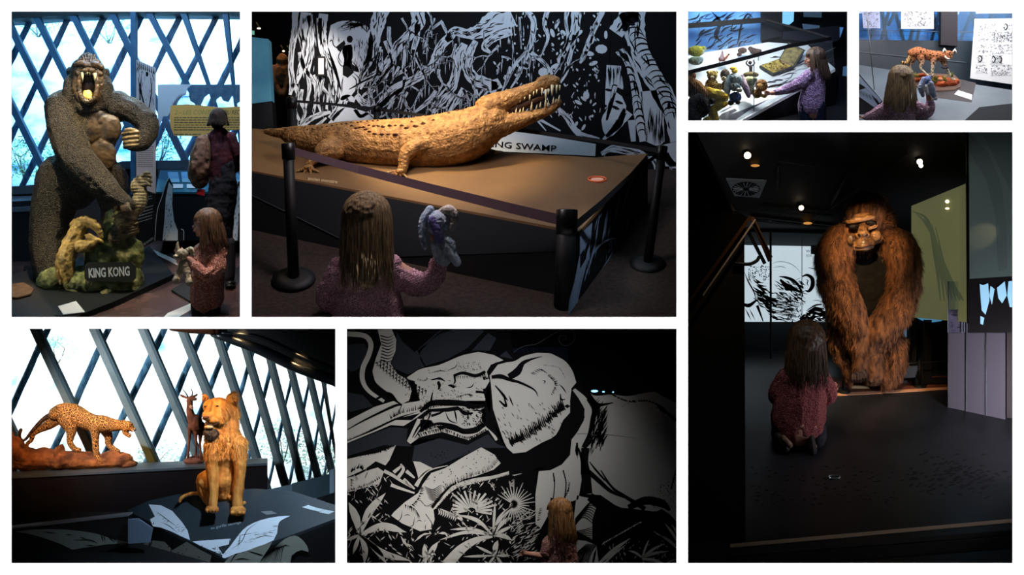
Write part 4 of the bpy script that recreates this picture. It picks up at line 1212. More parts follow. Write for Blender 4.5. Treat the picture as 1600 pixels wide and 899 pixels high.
    post('small black barrier post behind the crocodile, in the middle of the mural',588,166,590,240,4.5,470,base=False)
    post('dark barrier post at the left end of the mural',456,152,458,300,7,455,base=False)
    def belt(lab,P,m,q0):
        g =G()
        W =[V(*p[:3]) for p in P]; hs =[p[3] for p in P]
        up =[w_ +Vector((0,0,h *.5*S)) for w_,h in zip(W,hs)]; dn =[w_ -Vector((0,0,h *.5*S)) for w_,h in zip(W,hs)]
        b_ =Vector((0,.01,0))
        for i in range(len(W)-1):
            g.add([dn[i],dn[i +1],up[i +1],up[i],dn[i]+b_,dn[i +1]+b_,up[i +1]+b_,up[i]+b_],[[0,1,2,3],[7,6,5,4],[0,4,5,1],[3,2,6,7]])
        tag(g.build('barrier_belt',m,smooth=False),lab,'barrier belt')
    pq =f2q(456,440)
    belt('brown belt stretched in front of the crocodile between the two front posts',[(458,236,pq,13),(560,265,190,14),(680,296,160,15),(800,326,140,17),(872,343,130,18)],BELT,0)
    belt('dark belt from the front right post back along the printed platform side',[(900,352,128,15),(940,318,150,13),(985,275,200,9),(1032,238,f2q(1012,412),7)],BB,0)
    belt('black belt behind the crocodile from the left post to the middle post',[(460,158,455,5),(520,163,460,5),(585,170,470,6)],BB,0)
    belt('black belt behind the crocodile from the middle post towards the right post',[(592,171,470,6),(700,186,440,6),(800,202,400,7),(930,219,330,7),(1032,236,f2q(1012,412)+2,7)],BB,0)

    # ---- background at the left
    t =thing('glass_case','tall blue lit glass case in the dark at the far left','display case',410,200,560)
    G().prism([(380,57),(419,61),(424,158),(380,163)],560,600).build('screen',mat('teal_lit_glass',(58,108,134),(74,128,150),scale=1.5,rough=.4,emit=.55),t,smooth=False)
    G().prism([(378,163),(425,158),(428,215),(378,220)],556,604).build('cabinet',mat('case_base',(16,22,28),rough=.6),t,smooth=False)
    t =thing('ape_figure','brown ape figure standing far back in the dark beside the blue glass case','statue',441,152,640)
    g =G(); g.ell(441,95,640,10,12,10); g.ell(440,118,640,17,22,14); g.chain([(428,108,636,7),(430,130,630,6),(438,146,628,5)]); g.chain([(452,108,636,7),(450,130,630,6),(443,146,628,5)]); g.ell(440,146,630,6,4,6)
    g.build('body',mat('dim_brown_fur',(96,62,40),(130,90,60),scale=9,rough=.8),t,voxel=1.2,sm=2,disp=disp_noise(12,1))
    t =thing('exit_sign','small green emergency sign glowing at the far left top','sign',393,53,600)
    G().prism([(386,47),(397,48),(397,54),(386,53)],598,602).build('sign_box',mat('green_sign',(90,160,140),emit=1.0),t,smooth=False)
    for i,(x,y) in enumerate(((404.5,44.5),(443,80),(453,81))):
        t =thing('ceiling_lamp',('small lit ceiling lamp above the blue glass case','small warm lamp glowing above the far ape figure, left of two','small warm lamp glowing above the far ape figure, right of two')[i],'lamp',x,y,620)
        G().ell(x,y,620,3.2 if i == 0 else 2,1.2,2).build('bulb',emis('lamp_glow',(255,226,180),3 if i == 0 else 3),t)
        G().chain([(x,y -2,622,1.5),(x -4,y -9,626,1.2)],n=1,seg=6).build('housing',BLK,t)
    # dark shelving with slits of daylight, upper right
    t =thing('shelving','dark shelving with narrow slits of blue daylight in the upper right corner','shelf',1048,130,545)
    G().prism([(1030,33),(1066,33),(1066,150),(1050,120)],541,545).build('back_panel',mat('shelf_dark',(18,22,28),rough=.8),t,smooth=False)
    for i,(x,m_) in enumerate(((1015,0),(1031.5,1),(1044,1))):
        G().prism([(x,34),(x +(8 if i == 0 else 4),34),(x +(8 if i == 0 else 4)+1,66),(x +1,66)],538,540.5).build('light_slit',emis('slit_blue',(90,140,200),.8),t,smooth=False)
    for y in (70,84,97,118): G().prism([(1034,y),(1066,y),(1066,y +2.2),(1034,y +2.2)],536,540.8).build('shelf_board',mat('shelf_grey',(34,40,44),rough=.8),t,smooth=False)

    # ---- child from behind, raising a plush
    q =92
    t =thing('person','child in pink knit sweater seen from behind, holding a plush up to the crocodile','person',570,505,q)
    g =G(); head(g,573,345,q,36,90)
    g.chain([(574,376,q,15),(574,400,q,17)],n=1); g.chain([(573,412,q,36),(574,450,q,40),(574,520,q,42)],flat=.7)
    g.chain([(604,412,q,18),(635,432,q +2,16),(668,440,q +4,14),(682,424,q +2,11),(685,400,q -2,9),(684,390,q -4,9)])
    g.chain([(540,414,q,18),(522,440,q,15),(512,470,q +4,13),(530,488,q +18,10)])
    hand(g,683,384,q -5,12,(-.05,-1),curl=.7); hand(g,540,492,q +24,11,(1,.2),curl=.6)
    g.build('body',SKIN,t,voxel=1.5,sm=3); face_parts(573,345,q,36,90,t)
    hair(573,345,q,38,90,108,t,m=mat('light_brown_hair',(72,56,40),(138,112,76),scale=10,rough=.75,stretch=(3,3,.4)),n=520,seed=7,spread=1.05,back=0,w=.035)
    KN =mat('rose_knit',(180,121,136),(236,190,204),scale=44,rough=.95,bump=.9,lo=.42,hi=.58,detail=1)
    g =G(); g.ell(574,414,q,58,24,30,fine=True); g.chain([(573,425,q,46),(574,470,q,56),(574,530,q,62)],flat=.65)
    g.chain([(600,415,q,22),(630,436,q +2,22),(662,444,q +4,20),(680,430,q +2,17),(684,412,q,13)])
    g.chain([(545,416,q,24),(522,440,q,20),(511,466,q +2,18),(518,476,q +6,15)])
    g.build('knit_sweater',KN,t,voxel=1.6,sm=3,disp=lambda p,n: (noise.fractal(p *5,1,2,3)*3+math.sin((p.x *.4-p.z)*150)*.7)*S)
    PLU =mat('blue_grey_plush',(150,170,196),(206,214,224),scale=9,rough=1,bump=.6)
    t =thing('plush_toy','pale blue long-eared plush toy held up by the child in front of the platform','plush toy',690,418,q -14)
    qq =q -18
    for nm,f,mm in (('body',lambda g: (g.ell(690,392,qq,16,26,12,rot=-18),g.ell(684,348,qq,20,20,15)),None),
                      ('ear',lambda g: g.chain([(672,328,qq,7),(662,345,qq -4,7.5),(660,372,qq -6,6),(664,388,qq -6,3)]),None),
                      ('ear',lambda g: g.chain([(690,332,qq,7),(702,328,qq -4,8),(710,338,qq -6,7),(706,358,qq -6,4)]),mat('cream_ear',(196,180,168),(216,204,194),scale=12,rough=1)),
                      ('belly_patch',lambda g: g.chain([(676,344,qq -12,7),(684,362,qq -12,8),(688,376,qq -11,6)],flat=.6),mat('lilac_plush',(128,118,178),rough=1)),
                      ('leg',lambda g: g.chain([(700,385,qq -3,9),(708,400,qq -5,8),(714,410,qq -6,7)]),None),
                      ('leg',lambda g: g.chain([(696,375,qq -3,8),(704,380,qq -5,7),(707,388,qq -6,6)]),None)):
        g =G(); f(g); g.build(nm,mm or PLU,t,voxel=1,sm=2,disp=disp_noise(30,.8))


def toy(name,lab,cat,base,q,parts,group=None,voxel=.5,fz=.5,fsc=40):
    t =thing(name,lab,cat,base[0],base[1],q,group)
    for nm,f,m in parts:
        g =G(); f(g)
        g.build(nm,m,t,voxel=voxel,sm=2,disp=disp_noise(fsc,fz))
    return t


if '3' in PANELS:
    room(1067.5,-235,1331.5,195.5)
    # ============================================================ diorama 3: glass show case full of toys
    CF =Plane((1156,188,90),(1305,107,190),(1075,86,215)); cq =CF.q
    F3 =(1290,175,150)
    g =G(); g.quad(V(1066,195,100),V(1333,195,100),V(1333,120,330),V(1066,120,330)); struct(g.build('floor',mat('dark_floor_three',(24,26,32),rough=.5),smooth=False))
    struct(G().quad(V(1066,-60,420),V(1333,-60,420),V(1333,190,420),V(1066,190,420)).build('wall_back',mat('dark_back_three',(8,11,17),rough=.8),smooth=False))
    t =thing('show_case','long black-framed glass show case with a lit white floor full of toys','display case',1200,180,150)
    FL =[(1156,190),(1305,107),(1262,70),(1200,66),(1066,88),(1066,195),(1143,195)]
    g =G(); g.slab(CF,FL,5); fl =g.build('case_floor',mat('white_case_floor',(248,244,238),rough=.6),t,smooth=False)
    random.seed(31); a =Art(CF,.4)
    for i in range(46):
        u =random.random(); x =1120+u *165; y =186-u *78+random.uniform(-26,-3); a.stroke([(x,y),(x +random.uniform(5,16),y -random.uniform(2,8)),(x +random.uniform(14,30),y -random.uniform(4,14))],random.uniform(.6,2.2))
    for i in range(16): a.stroke([(1120+i *3,186-i),(1150+i *3,182-i *1.6),(1172+i *2,170-i)],random.uniform(.5,1.6))
    a.fill([(1120,186),(1128,178),(1148,170),(1152,173),(1140,180),(1160,176),(1175,170),(1150,187)])
    a.build('floor_print',mat('warm_grey_print',(84,78,84),rough=.8),t)
    g =G(); A0 =CF(1143,195); B0 =CF(1305,107)
    g.quad(A0,B0,B0 -Vector((0,0,1.6)),A0 -Vector((0,0,1.6))); g.quad(B0,B0 +Vector((.25,.9,0)),B0 +Vector((.25,.9,-1.6)),B0 -Vector((0,0,1.6)))
    g.build('front_skirt',mat('case_black',(8,8,10),rough=.5),t,smooth=False)
    GL =glass()
    def W_(px,py,q): return V(px,py,q)
    tA =[V(1066,115,cq(1066,237)+1),V(1175,88,cq(1175,178)),V(1232,72,cq(1232,147)),V(1300,60,cq(1300,110))]
    g =G()
    for a_,b_ in zip(tA[:-1],tA[1:]):
        d_ =Vector((0,0,.03)); e_ =Vector((0,.05,0)); g.loft([a_ -d_,b_ -d_,b_ +d_,a_ +d_],[a_ -d_ +e_,b_ -d_ +e_,b_ +d_ +e_,a_ +d_ +e_])
    g.build('front_rail',BLK,t,smooth=False)
    g =G(); g.bar((1060,41,235),(1196,31,235),7.5,5); g.bar((1196,31,235),(1300,60,210),3,4); g.build('back_rail',BLK,t,smooth=False)
    g =G(); g.quad(tA[0],tA[3],B0,A0); g.quad(tA[0],A0,A0,V(1066,195,36)); g.build('front_pane',GL,t,smooth=False)
    g =G(); g.quad(tA[0],V(1066,41,235),V(1196,31,235),tA[2]); g.quad(tA[2],V(1196,31,235),V(1300,60,212),tA[3]); g.build('top_pane',glass('top_glass','e6eef4',.01,.015),t,smooth=False)
    for (x,y0,y1,q_) in ((1178,93,174,cq(1178,176)+.5),(1185,88,150,205),(1163,95,135,215),(1122,100,130,215)):
        G().bar((x,y0,q_),(x,y1,q_),1.1,1).build('glass_edge',mat('glass_edge',(120,128,130),rough=.3),t,smooth=False)
    # backdrop print
    t =thing('backdrop_print','blue lit backdrop print with black ink branches behind the show case','mural',1130,86,262)
    G().prism([(1060,0),(1190,0),(1190,72),(1060,92)],262,266).build('board',mat('blue_board',(66,116,176),(120,172,216),scale=2,rough=.7),t,smooth=False)
    a =Art(flat(262),.4)
    for i in range(60):
        x,y =random.uniform(1090,1190),random.uniform(16,70); a.stroke([(x,y),(x -random.uniform(4,14),y +random.uniform(2,8)),(x -random.uniform(8,26),y +random.uniform(4,16))],random.uniform(.7,2.6))
    a.stroke([(1178,30),(1168,22),(1158,40),(1154,62),(1150,72)],3).stroke([(1112,18),(1125,35),(1118,55),(1128,66)],6)
    a.build('ink_print',mat('navy_ink',(14,20,34),rough=.8),t)
    t =thing('pillar','dark square pillar behind the show case','pillar',1206,60,255)
    G().prism([(1190,-10),(1223,-10),(1222,56),(1190,64)],250,285).build('pillar_shaft',mat('pillar_dark',(15,18,24),rough=.7),t,smooth=False)
    for i,(P,c,e,l) in enumerate((([(1223,12),(1241,12),(1240,33),(1234,38),(1223,37)],(130,200,236),.9,'bright blue window patch right of the dark pillar'),
                                      ([(1256,12),(1284,12),(1284,27),(1256,26)],(66,88,108),.35,'grey window slit at the top behind the child'),
                                      ([(1254,37),(1281,40),(1279,52),(1256,47)],(80,104,132),.4,'grey blue lit panel above the head of the child'),
                                      ([(1301,41),(1318,43),(1313,58),(1304,56)],(80,130,190),.6,'small blue lit box at the right of the child'),
                                      ([(1318,104),(1333,102),(1333,120),(1317,118)],(70,110,150),.4,'blue reflection panel at the right edge behind the child'))):
        tag(G().prism(P,380,384).build('glow_patch',mat('lit_panel_%s' % 'abcde'[i],c,emit=e),smooth=False),l,'panel')  # emissive patches standing in for the bluish lights of the dark room
    g =G(); g.prism([(1223,62),(1300,66),(1312,62),(1312,40),(1223,50)],340,345); tag(g.build('dark_counter',mat('dark_counter',(22,30,44),rough=.4),smooth=False),'dark bluish counter beyond the far end of the show case','counter')

    Y =mat('yellow_plush',(206,160,30),(244,206,70),scale=14,rough=1,bump=.6)
    GT ='soft toys in the glass show case'
    def q_(x,y): return cq(x,y)
    ST =mat('tiger_plush',(28,18,12),(172,112,44),scale=10,rough=1,kind='wave',lo=.3,hi=.5)
    toy('plush_tiger','striped brown tiger plush at the left edge under the front rail','soft toy',(1092,168),q_(1092,168)+6,[
        ('body',lambda g: (g.chain([(1076,128,85,10),(1084,138,85,15),(1098,150,85,12)]),g.ell(1080,119,88,8,7,8)),ST)],GT)
    toy('plush_dog','black fuzzy plush at the lower left corner of the show case','soft toy',(1092,188),62,[
        ('body',lambda g: (g.ell(1092,166,62,19,20,14),g.ell(1080,180,62,18,16,14),g.ell(1112,158,62,6,5,6)),mat('black_plush',(12,12,14),(22,22,24),scale=20,rough=1,bump=.8))],GT,fz=1.2)
    toy('plush_chick','bright yellow plush lying between the tiger plush and the long-eared blue plush','soft toy',(1120,176),78,[
        ('body',lambda g: g.chain([(1108,142,84,6),(1118,150,82,12),(1131,152,82,8)]),Y),('leg',lambda g: g.chain([(1116,186,74,8),(1114,172,78,7),(1124,166,78,6),(1134,162,78,4)]),Y),
        ('leg',lambda g: g.chain([(1105,190,72,8),(1112,185,74,5)]),Y)],GT)
    LP =mat('leopard_plush',(66,44,18),(214,176,88),scale=34,rough=1,lo=.4,hi=.5,detail=1)
    toy('plush_leopard','spotted leopard cub plush sitting at the back left','soft toy',(1112,140),q_(1115,140)-4,[
        ('body',lambda g: (g.ell(1112,133,118,11,12,9),g.ell(1124,136,116,5,7,6),g.ell(1105,138,112,5,4,5)),LP),('head',lambda g: (g.ell(1113,118,116,8.5,8,8),g.ell(1106,113,116,2.6,2.6,2),g.ell(1120,113,116,2.6,2.6,2)),LP),
        ('muzzle',lambda g: g.ell(1113,121,108,3.5,2.6,2.5),mat('buff',(226,206,160),rough=1))],GT)
    OT =mat('otter_brown',(70,52,32),(120,94,60),scale=20,rough=1,bump=.6)
    toy('plush_otter','dark brown round-headed plush beside the spotted leopard cub','soft toy',(1134,140),q_(1134,140)-4,[
        ('head',lambda g: g.ell(1133,117,112,8,9.5,8),OT),('face',lambda g: g.ell(1131,123,106,4.5,4,4),mat('otter_face',(206,182,140),rough=1)),
        ('body',lambda g: g.ell(1133,134,114,6,9,6),OT),('nose',lambda g: g.ell(1131,121,101.6,1.4,1.1,1),mat('toy_black',(12,10,10),rough=.3))],GT)
    BL =mat('pale_blue_plush',(118,142,152),(182,196,186),scale=12,rough=1,bump=.5); LIL =mat('lilac_ear',(150,130,160),(196,176,186),scale=10,rough=1)
    toy('plush_rabbit','large pale blue long-eared plush in the middle of the show case','soft toy',(1150,162),q_(1150,160)-8,[
        ('head',lambda g: (g.ell(1150,127,88,11,13,10),g.ell(1149,136,82,9,7,7)),BL),('muzzle',lambda g: g.ell(1155,141,76,5.5,3.6,4),mat('muzzle_grey',(176,176,160),rough=1)),
        ('ear',lambda g: g.chain([(1141,120,88,4),(1137,135,84,6),(1136,150,82,4)],flat=.6),BL),('ear',lambda g: g.chain([(1159,120,88,4),(1164,135,84,5.5),(1170,150,82,3.5)],flat=.6),LIL),
        ('body',lambda g: g.ell(1149,152,88,10,9,8),mat('denim_blue',(62,78,124),(92,110,156),scale=14,rough=1)),('eye',lambda g: g.ell(1146,133,75.5,1.3,1.6,1),mat('toy_black',(12,10,10))),('eye',lambda g: g.ell(1157,132,76.5,1.3,1.6,1),mat('toy_black',(12,10,10))),
        ('foot',lambda g: g.ell(1142,161,80,5,4,5),mat('toy_foot_grey',(60,56,54),rough=1)),('foot',lambda g: g.ell(1153,160,80,4,3.5,5),mat('toy_foot_grey',(60,56,54),rough=1))],GT)  # feet in a plain darker grey
    CRM =mat('olive_cream_plush',(150,146,96),(206,198,146),scale=14,rough=1)
    toy('plush_bear','cream and olive plush sitting right behind the long-eared blue plush','soft toy',(1172,146),q_(1172,146)-2,[
        ('head',lambda g: (g.ell(1170,128,116,10,9,8),g.ell(1178,124,114,5,4,5),g.ell(1174,122,116,3,3,3)),CRM),('body',lambda g: g.ell(1172,140,116,7,9,7),CRM)],GT)
    LC =mat('lion_cub_plush',(116,84,44),(176,140,84),scale=22,rough=1,bump=.6)
    toy('plush_lion','tan lion cub plush with a round brown mane next to the pointing hand','soft toy',(1188,152),q_(1188,152)-4,[
        ('mane',lambda g: g.ell(1190,134,108,10,10.5,6),mat('toy_mane',(84,56,30),(126,92,54),scale=22,rough=1,bump=.8)),('face',lambda g: (g.ell(1187,136,103,6,6.5,4),g.ell(1186,139,99,3,2.4,2)),LC),
        ('body',lambda g: (g.ell(1183,146,108,8,8,7),g.ell(1194,150,104,5,3.5,5)),LC),('nose',lambda g: g.ell(1186,137.5,97,1.2,1,1),mat('toy_black',(12,10,10)))],GT)
    toy('plush_chick','small yellow plush on a brown foot behind the long-eared blue plush','soft toy',(1147,116),q_(1146,116),[
        ('body',lambda g: (g.ell(1148,111,148,5,4.5,4),g.ell(1146,107,148,6,3,4)),Y),('foot',lambda g: g.ell(1147,116,148,6,2,4),OT)],GT)
    OL =mat('olive_plush',(110,116,40),(176,166,52),scale=10,rough=1); GN =mat('sage_plush',(92,110,92),(140,150,120),scale=10,rough=1); RD =mat('rust_plush',(116,48,28),(166,92,54),scale=12,rough=1); DK =mat('dark_red_plush',(54,26,26),(96,60,50),scale=12,rough=1)
    for args in (('plush_bird','olive yellow plush behind the front rail at the far left',(1090,92),[('body',lambda g: (g.ell(1088,80,190,14,9,8),g.ell(1099,76,190,5,4,5)),OL)]),
                 ('plush_bird','sage green plush below the olive yellow one at the left',(1090,102),[('body',lambda g: (g.ell(1087,95,172,12,7,7),g.ell(1096,92,170,4,4,5)),GN)]),
                 ('toy_camel','rust orange camel figure in the back row',(1130,98),[('body',lambda g: (g.ell(1128,92,182,6,4.5,4),g.chain([(1128,88,182,3),(1129,80,182,1.5)]),g.chain([(1133,92,182,2),(1137,87,182,1.6),(1139,85,182,1.5)]))  ,RD),('leg',lambda g: g.bar((1125,92,182),(1124,99,182),1.4,1.4),RD),('leg',lambda g: g.bar((1132,92,182),(1133,99,182),1.4,1.4),RD)]),
                 ('plush_parrot','dark red and green plush in the back row left of another dark one',(1160,88),[('body',lambda g: (g.ell(1160,79,206,7.5,5,5),g.ell(1155,85,204,4,3.5,4)),DK)]),
                 ('plush_parrot','dark red and black plush lying at the right of the back row',(1180,84),[('body',lambda g: g.chain([(1172,76,212,3.5),(1178,80,212,5),(1187,80,212,3.5)]),DK)])):
        toy(args[0],args[1],'soft toy',args[2],q_(*args[2]),args[3],GT)
    t =thing('wooden_figure','dark wooden monkey figure with raised arms on a woven round stand','figurine',1175,118,q_(1175,118))
    g =G(); WD =mat('dark_carved_wood',(44,26,16),(66,40,24),scale=9,rough=.6)
    g.ell(1172,98,160,3,3,3); g.ell(1173,106,160,2.8,5,2.6); g.chain([(1170,103,160,1.3),(1166,99,158,1.1),(1168,95,158,1)]); g.chain([(1175,103,160,1.3),(1179,99,158,1.1),(1177,95,158,1)]); g.chain([(1172,110,160,1.6),(1171,115,158,1.3)]); g.chain([(1174,110,160,1.6),(1176,115,158,1.3)])
    g.build('body',WD,t,voxel=.35,sm=1)
    g =G(); g.ell(1173,117,160,13,5,10); g.build('stand',mat('woven_stand',(96,76,40),(140,116,66),scale=20,rough=.9),t)
    # open insect box
    t =thing('specimen_box','open hinged box of yellow specimens with a propped lid beside the child','box',1215,118,q_(1212,118))
    YB =mat('specimen_yellow',(150,116,34),(216,182,84),scale=16,rough=.8,lo=.4,hi=.6)
    g =G(); g.slab(CF,[(1186,106),(1207,119),(1240,107),(1216,95)],3,lift=4); g.build('tray',mat('box_grey',(66,64,54),rough=.7),t,smooth=False)
    g =G(); g.slab(CF,[(1188.5,105.5),(1208,117),(1236,106.5),(1215,96)],.5,lift=4.6); g.build('tray_lining',YB,t,smooth=False)
    q0 =q_(1240,107); LPn =Plane((1240,107,q0),(1216,95,q_(1216,95)),(1256,78,q0 +12))
    g =G(); L_ =[LPn(*p) for p in ((1215,96),(1240,107),(1257,78),(1232,66))]; g.loft(L_,[p +Vector((.02,.02,0)) for p in L_]); g.build('lid',mat('box_grey2',(76,70,52),rough=.7),t,smooth=False)
    g =G(); L_ =[LPn(*p,.6) for p in ((1217,95),(1239,104),(1254,79),(1233,69))]; g.loft(L_,[p +Vector((.005,.005,0)) for p in L_]); g.build('lid_lining',mat('lid_lining',(112,94,50),(170,146,84),scale=14,rough=.8),t,smooth=False)
    a =Art(CF,5.4)
    for i in range(22):
        u,v =random.random(),random.random(); a.dot(1192+u *26+v *17,106-u *9+v *10,random.uniform(.8,1.6),random.uniform(.5,1),20,6)
    a.build('specimens',mat('specimen_dark',(70,40,20),rough=.7),t)
    toy('toy_crocodile','small dark crocodile figurine on the white floor near the pointing finger','figurine',(1212,137),q_(1212,137),[('body',lambda g: g.chain([(1199,137,122,.8),(1207,134,122,1.8),(1216,133,124,1.8),(1221,132,124,1)]),mat('toy_dark_grey',(52,48,46),rough=.6))])
    for i,(x,y) in enumerate(((1204,129),(1215,126),(1198,101),(1211,90))):
        toy('bone_piece',('dark twig-like specimen left of the small crocodile figurine','dark twig-like specimen above the small crocodile figurine','dark twig lying left of the specimen box','dark twig lying behind the specimen box')[i],'specimen',(x,y),q_(x,y),[('body',lambda g: g.chain([(x -8,y +1,cq(x,y),.9),(x,y -1,cq(x,y),1.3),(x +8,y -1,cq(x,y),.8)]),mat('toy_dark_grey',(52,48,46)))])
    # child pointing
    q =118
    t =thing('person','child in a pink and lilac knit top pointing into the glass show case','person',1270,200,q)
    g =G(); head(g,1272,92,q,14,178)
    g.chain([(1276,104,q,6),(1276,116,q,7)],n=1); g.chain([(1274,118,q,13),(1270,145,q,16),(1268,176,q,18)],flat=.75)
    g.chain([(1262,120,q -8,8),(1245,134,q -12,7),(1222,142,q -14,5),(1206,146,q -15,3.4)])
    g.chain([(1262,176,q,9),(1262,215,q,7)]); g.chain([(1278,176,q,9),(1278,215,q,7)])
    hand(g,1201,146,q -16,4.2,(-1,.25),curl=.5)
    g.chain([(1201,143,q -17,1.2),(1194,143,q -17,1.0),(1190,143,q -17,.7)],n=2)
    g.build('body',SKIN,t,voxel=.6,sm=3); face_parts(1272,92,q,14,178,t)
    hair(1274,91,q,14.5,178,36,t,m=mat('dark_blond_hair',(58,46,38),(104,84,66),scale=14,rough=.45,stretch=(3,3,.4)),n=240,seed=12,spread=1.1,back=.25)
    g =G(); g.chain([(1275,116,q,13),(1272,135,q,18),(1268,160,q,21),(1267,168,q,21)],flat=.75)
    g.chain([(1264,118,q -6,10),(1247,132,q -11,10),(1228,140,q -14,7.5),(1213,144,q -15,5.5)])
    g.build('knit_top',mat('lilac_knit',(143,111,157),(204,176,214),scale=44,rough=.95,bump=.9,lo=.42,hi=.58,detail=1),t,voxel=.7,sm=3,disp=disp_noise(12,.8))
    g =G(); g.ell(1269,172,q,21,9,15); g.chain([(1260,166,q,13),(1261,215,q,11)]); g.chain([(1278,166,q,13),(1278,215,q,11)]); g.build('jeans',mat('navy_jeans',(24,34,60),rough=.9),t,voxel=.8,sm=2)

if '4' in PANELS:
    room(1334.5,-235,1835,195.5)
    # ============================================================ diorama 4: spotted cat on a ledge, comic pages
    L4 =Plane((1342,192,70),(1582,192,70),(1342,110,235)); l4 =L4.q
    g =G(); P =[(1333,195.4),(1640,195.4),(1640,150),(1525,132),(1333,100)]
    g.loft([L4(*p) for p in P],[L4(*p)-Vector((0,0,.05)) for p in P]); struct(g.build('ledge_floor',mat('grey_ledge',(96,106,114),(112,122,130),scale=1.5,rough=.35,spec=.5),smooth=False))
    g =G(); P =[(1333,-30),(1690,-30),(1690,175),(1333,175)]
    g.prism([(1333,62),(1690,66),(1690,175),(1333,175)],262,268); struct(g.build('wall_back',mat('slate_wall',(38,48,56),(46,58,66),scale=1,rough=.4,spec=.5),smooth=False))
    for i,P in enumerate((((1333,80),(1510,97),(1510,98.2),(1333,81)),((1333,101),(1400,110),(1480,122),(1480,123.2),(1400,111.2),(1333,102.2)),((1333,47),(1690,52),(1690,53),(1333,48)))):
        struct(G().prism(P,260.5,262).build('trim_%d' % (i +1),mat('seam_grey',(96,104,110),rough=.4),smooth=False))
    struct(G().quad(V(1333,-60,420),V(1760,-60,420),V(1760,120,420),V(1333,120,420)).build('garden_slope',mat('blue_garden',(30,90,130),(130,190,220),scale=5,rough=1,lo=.4,hi=.65,detail=7),smooth=False))
    wn =bpy.data.objects.new('window_2',None); C.objects.link(wn); wn['kind']='structure'; wn['_w']=(0,0,0)
    for a_,b_ in (((1392,5),(1375,70)),((1395,5),(1415,75)),((1376,5),(1386,70)),((1404,5),(1388,40)),((1500,64),(1524,5)),((1518,20),(1530,66)),((1455,64),(1470,10)),((1455,14),(1470,60)),((1432,64),(1445,5)),((1545,30),(1558,5)),((1360,60),(1372,5)),((1420,70),(1432,20))):
        G().bar((a_[0],a_[1],300),(b_[0],b_[1],300),4.2,6).build('lattice_strut',mat('dark_lattice',(22,34,46),rough=.6),wn,smooth=False)
    G().prism([(1333,-30),(1690,-30),(1690,66),(1333,64)],285,286).build('window_pane',glass('dim_glass','a8c4d8',.25,.05),wn,smooth=False)
    t =thing('pillar','dark brown square pillar between the comic pages above the spotted cat','pillar',1484,72,255)
    G().prism([(1471,-30),(1497,-30),(1496,72),(1470,70)],248,262).build('pillar_shaft',mat('brown_pillar',(44,38,44),rough=.6),t,smooth=False)
    random.seed(44)
    PG =mat('page_white',(240,240,240),rough=.7)
    def page(lab,P,q,frames,tint=PG):
        t =thing('comic_page',lab,'comic page',P[3][0],P[3][1],q,'comic pages hung around the spotted cat')
        G().prism(P,q,q +1.2).build('sheet',tint,t,smooth=False)
        a =Art(flat(q),.4)
        for (x0,y0,x1,y1) in frames:
            for _ in range(int((x1 -x0)*(y1 -y0)/5)):
                x,y =random.uniform(x0,x1),random.uniform(y0,y1); r =random.random()
                a.stroke([(x,y),(x +random.uniform(-1.4,2),y +random.uniform(-1.5,1.5)),(x +random.uniform(-2,3),y +random.uniform(-1.6,2))],random.uniform(.3,.9))
            a.stroke([(x0,y0),(x1,y0)],.3,taper=(1,1)); a.stroke([(x0,y1),(x1,y1)],.3,taper=(1,1))
        a.build('ink_print',mat('page_ink',(112,114,124),rough=.8),t)
        return t
    page('small bluish comic page at the upper left corner',[(1346,5),(1374,5),(1375.5,44),(1349,44)],236,[(1350,20,1372,42)],mat('bluish_page',(190,200,232),rough=.7))
    page('wide comic page hanging at the top left of the brown pillar',[(1408,5),(1459,5),(1459,45),(1408,45)],236,[(1412,18,1426,41),(1429,18,1455,41)])
    page('narrow white page edge at the top right corner',[(1525,5),(1640,5),(1640,20),(1525,21)],232,[(1530,17,1580,19)])
    t =page('large tilted white comic page at the right with rows of animal sketches',[(1523,29.5),(1640,28),(1640,140),(1516,122.5)],226,
             [(1528,38,1582,64),(1550,50,1582,66),(1527,70,1543,82),(1547,70,1582,84),(1527,87,1540,98),(1546,87,1568,100),(1524,102,1542,114),(1548,102,1582,118)])
    a =Art(flat(226),.7)
    for (x,y) in ((1552,93),(1562,93),(1531,92),(1571,42)): a.stroke([(x -3,y),(x,y -5),(x +3,y),(x,y +5),(x -3,y)],1.6)
    a.build('bold_ink',INK,t)
    tag(G().chain([(1352,-5,100,.7),(1358,60,100,.7),(1366,140,100,.7)],n=1,seg=6).build('glass_edge',mat('glass_edge',(120,128,130),rough=.3)),'thin bright vertical glass edge at the left of the child','glass edge')
    t =thing('art_standee','dark angled panel with pale blue ink print at the lower left corner','standee',1355,190,95)
    G().prism([(1333,108),(1343,116),(1379,158),(1372,195),(1333,195)],95,98).build('board',mat('panel_charcoal',(34,36,42),rough=.6),t,smooth=False)
    a =Art(flat(95),.5); a.fill([(1336,120),(1342,118),(1378,158),(1374,161),(1350,135),(1338,128)]).fill([(1338,142),(1352,138),(1360,146),(1371,164),(1366,168),(1352,158),(1340,150)])
    a.build('pale_print',mat('ice_blue_print',(176,202,232),rough=.7),t)
    a =Art(flat(95),.9)
    for i in range(16): x =1340+i *2; a.stroke([(x,138+i),(x +2,148+i)],random.uniform(.5,1.4))
    a.build('ink_print',INK,t)

    # spotted cat
    T =lambda x,y: (1400+x *.1168,60+y *.1168)
    sp =bpy.data.materials.new('spotted_coat'); sp.use_nodes =True
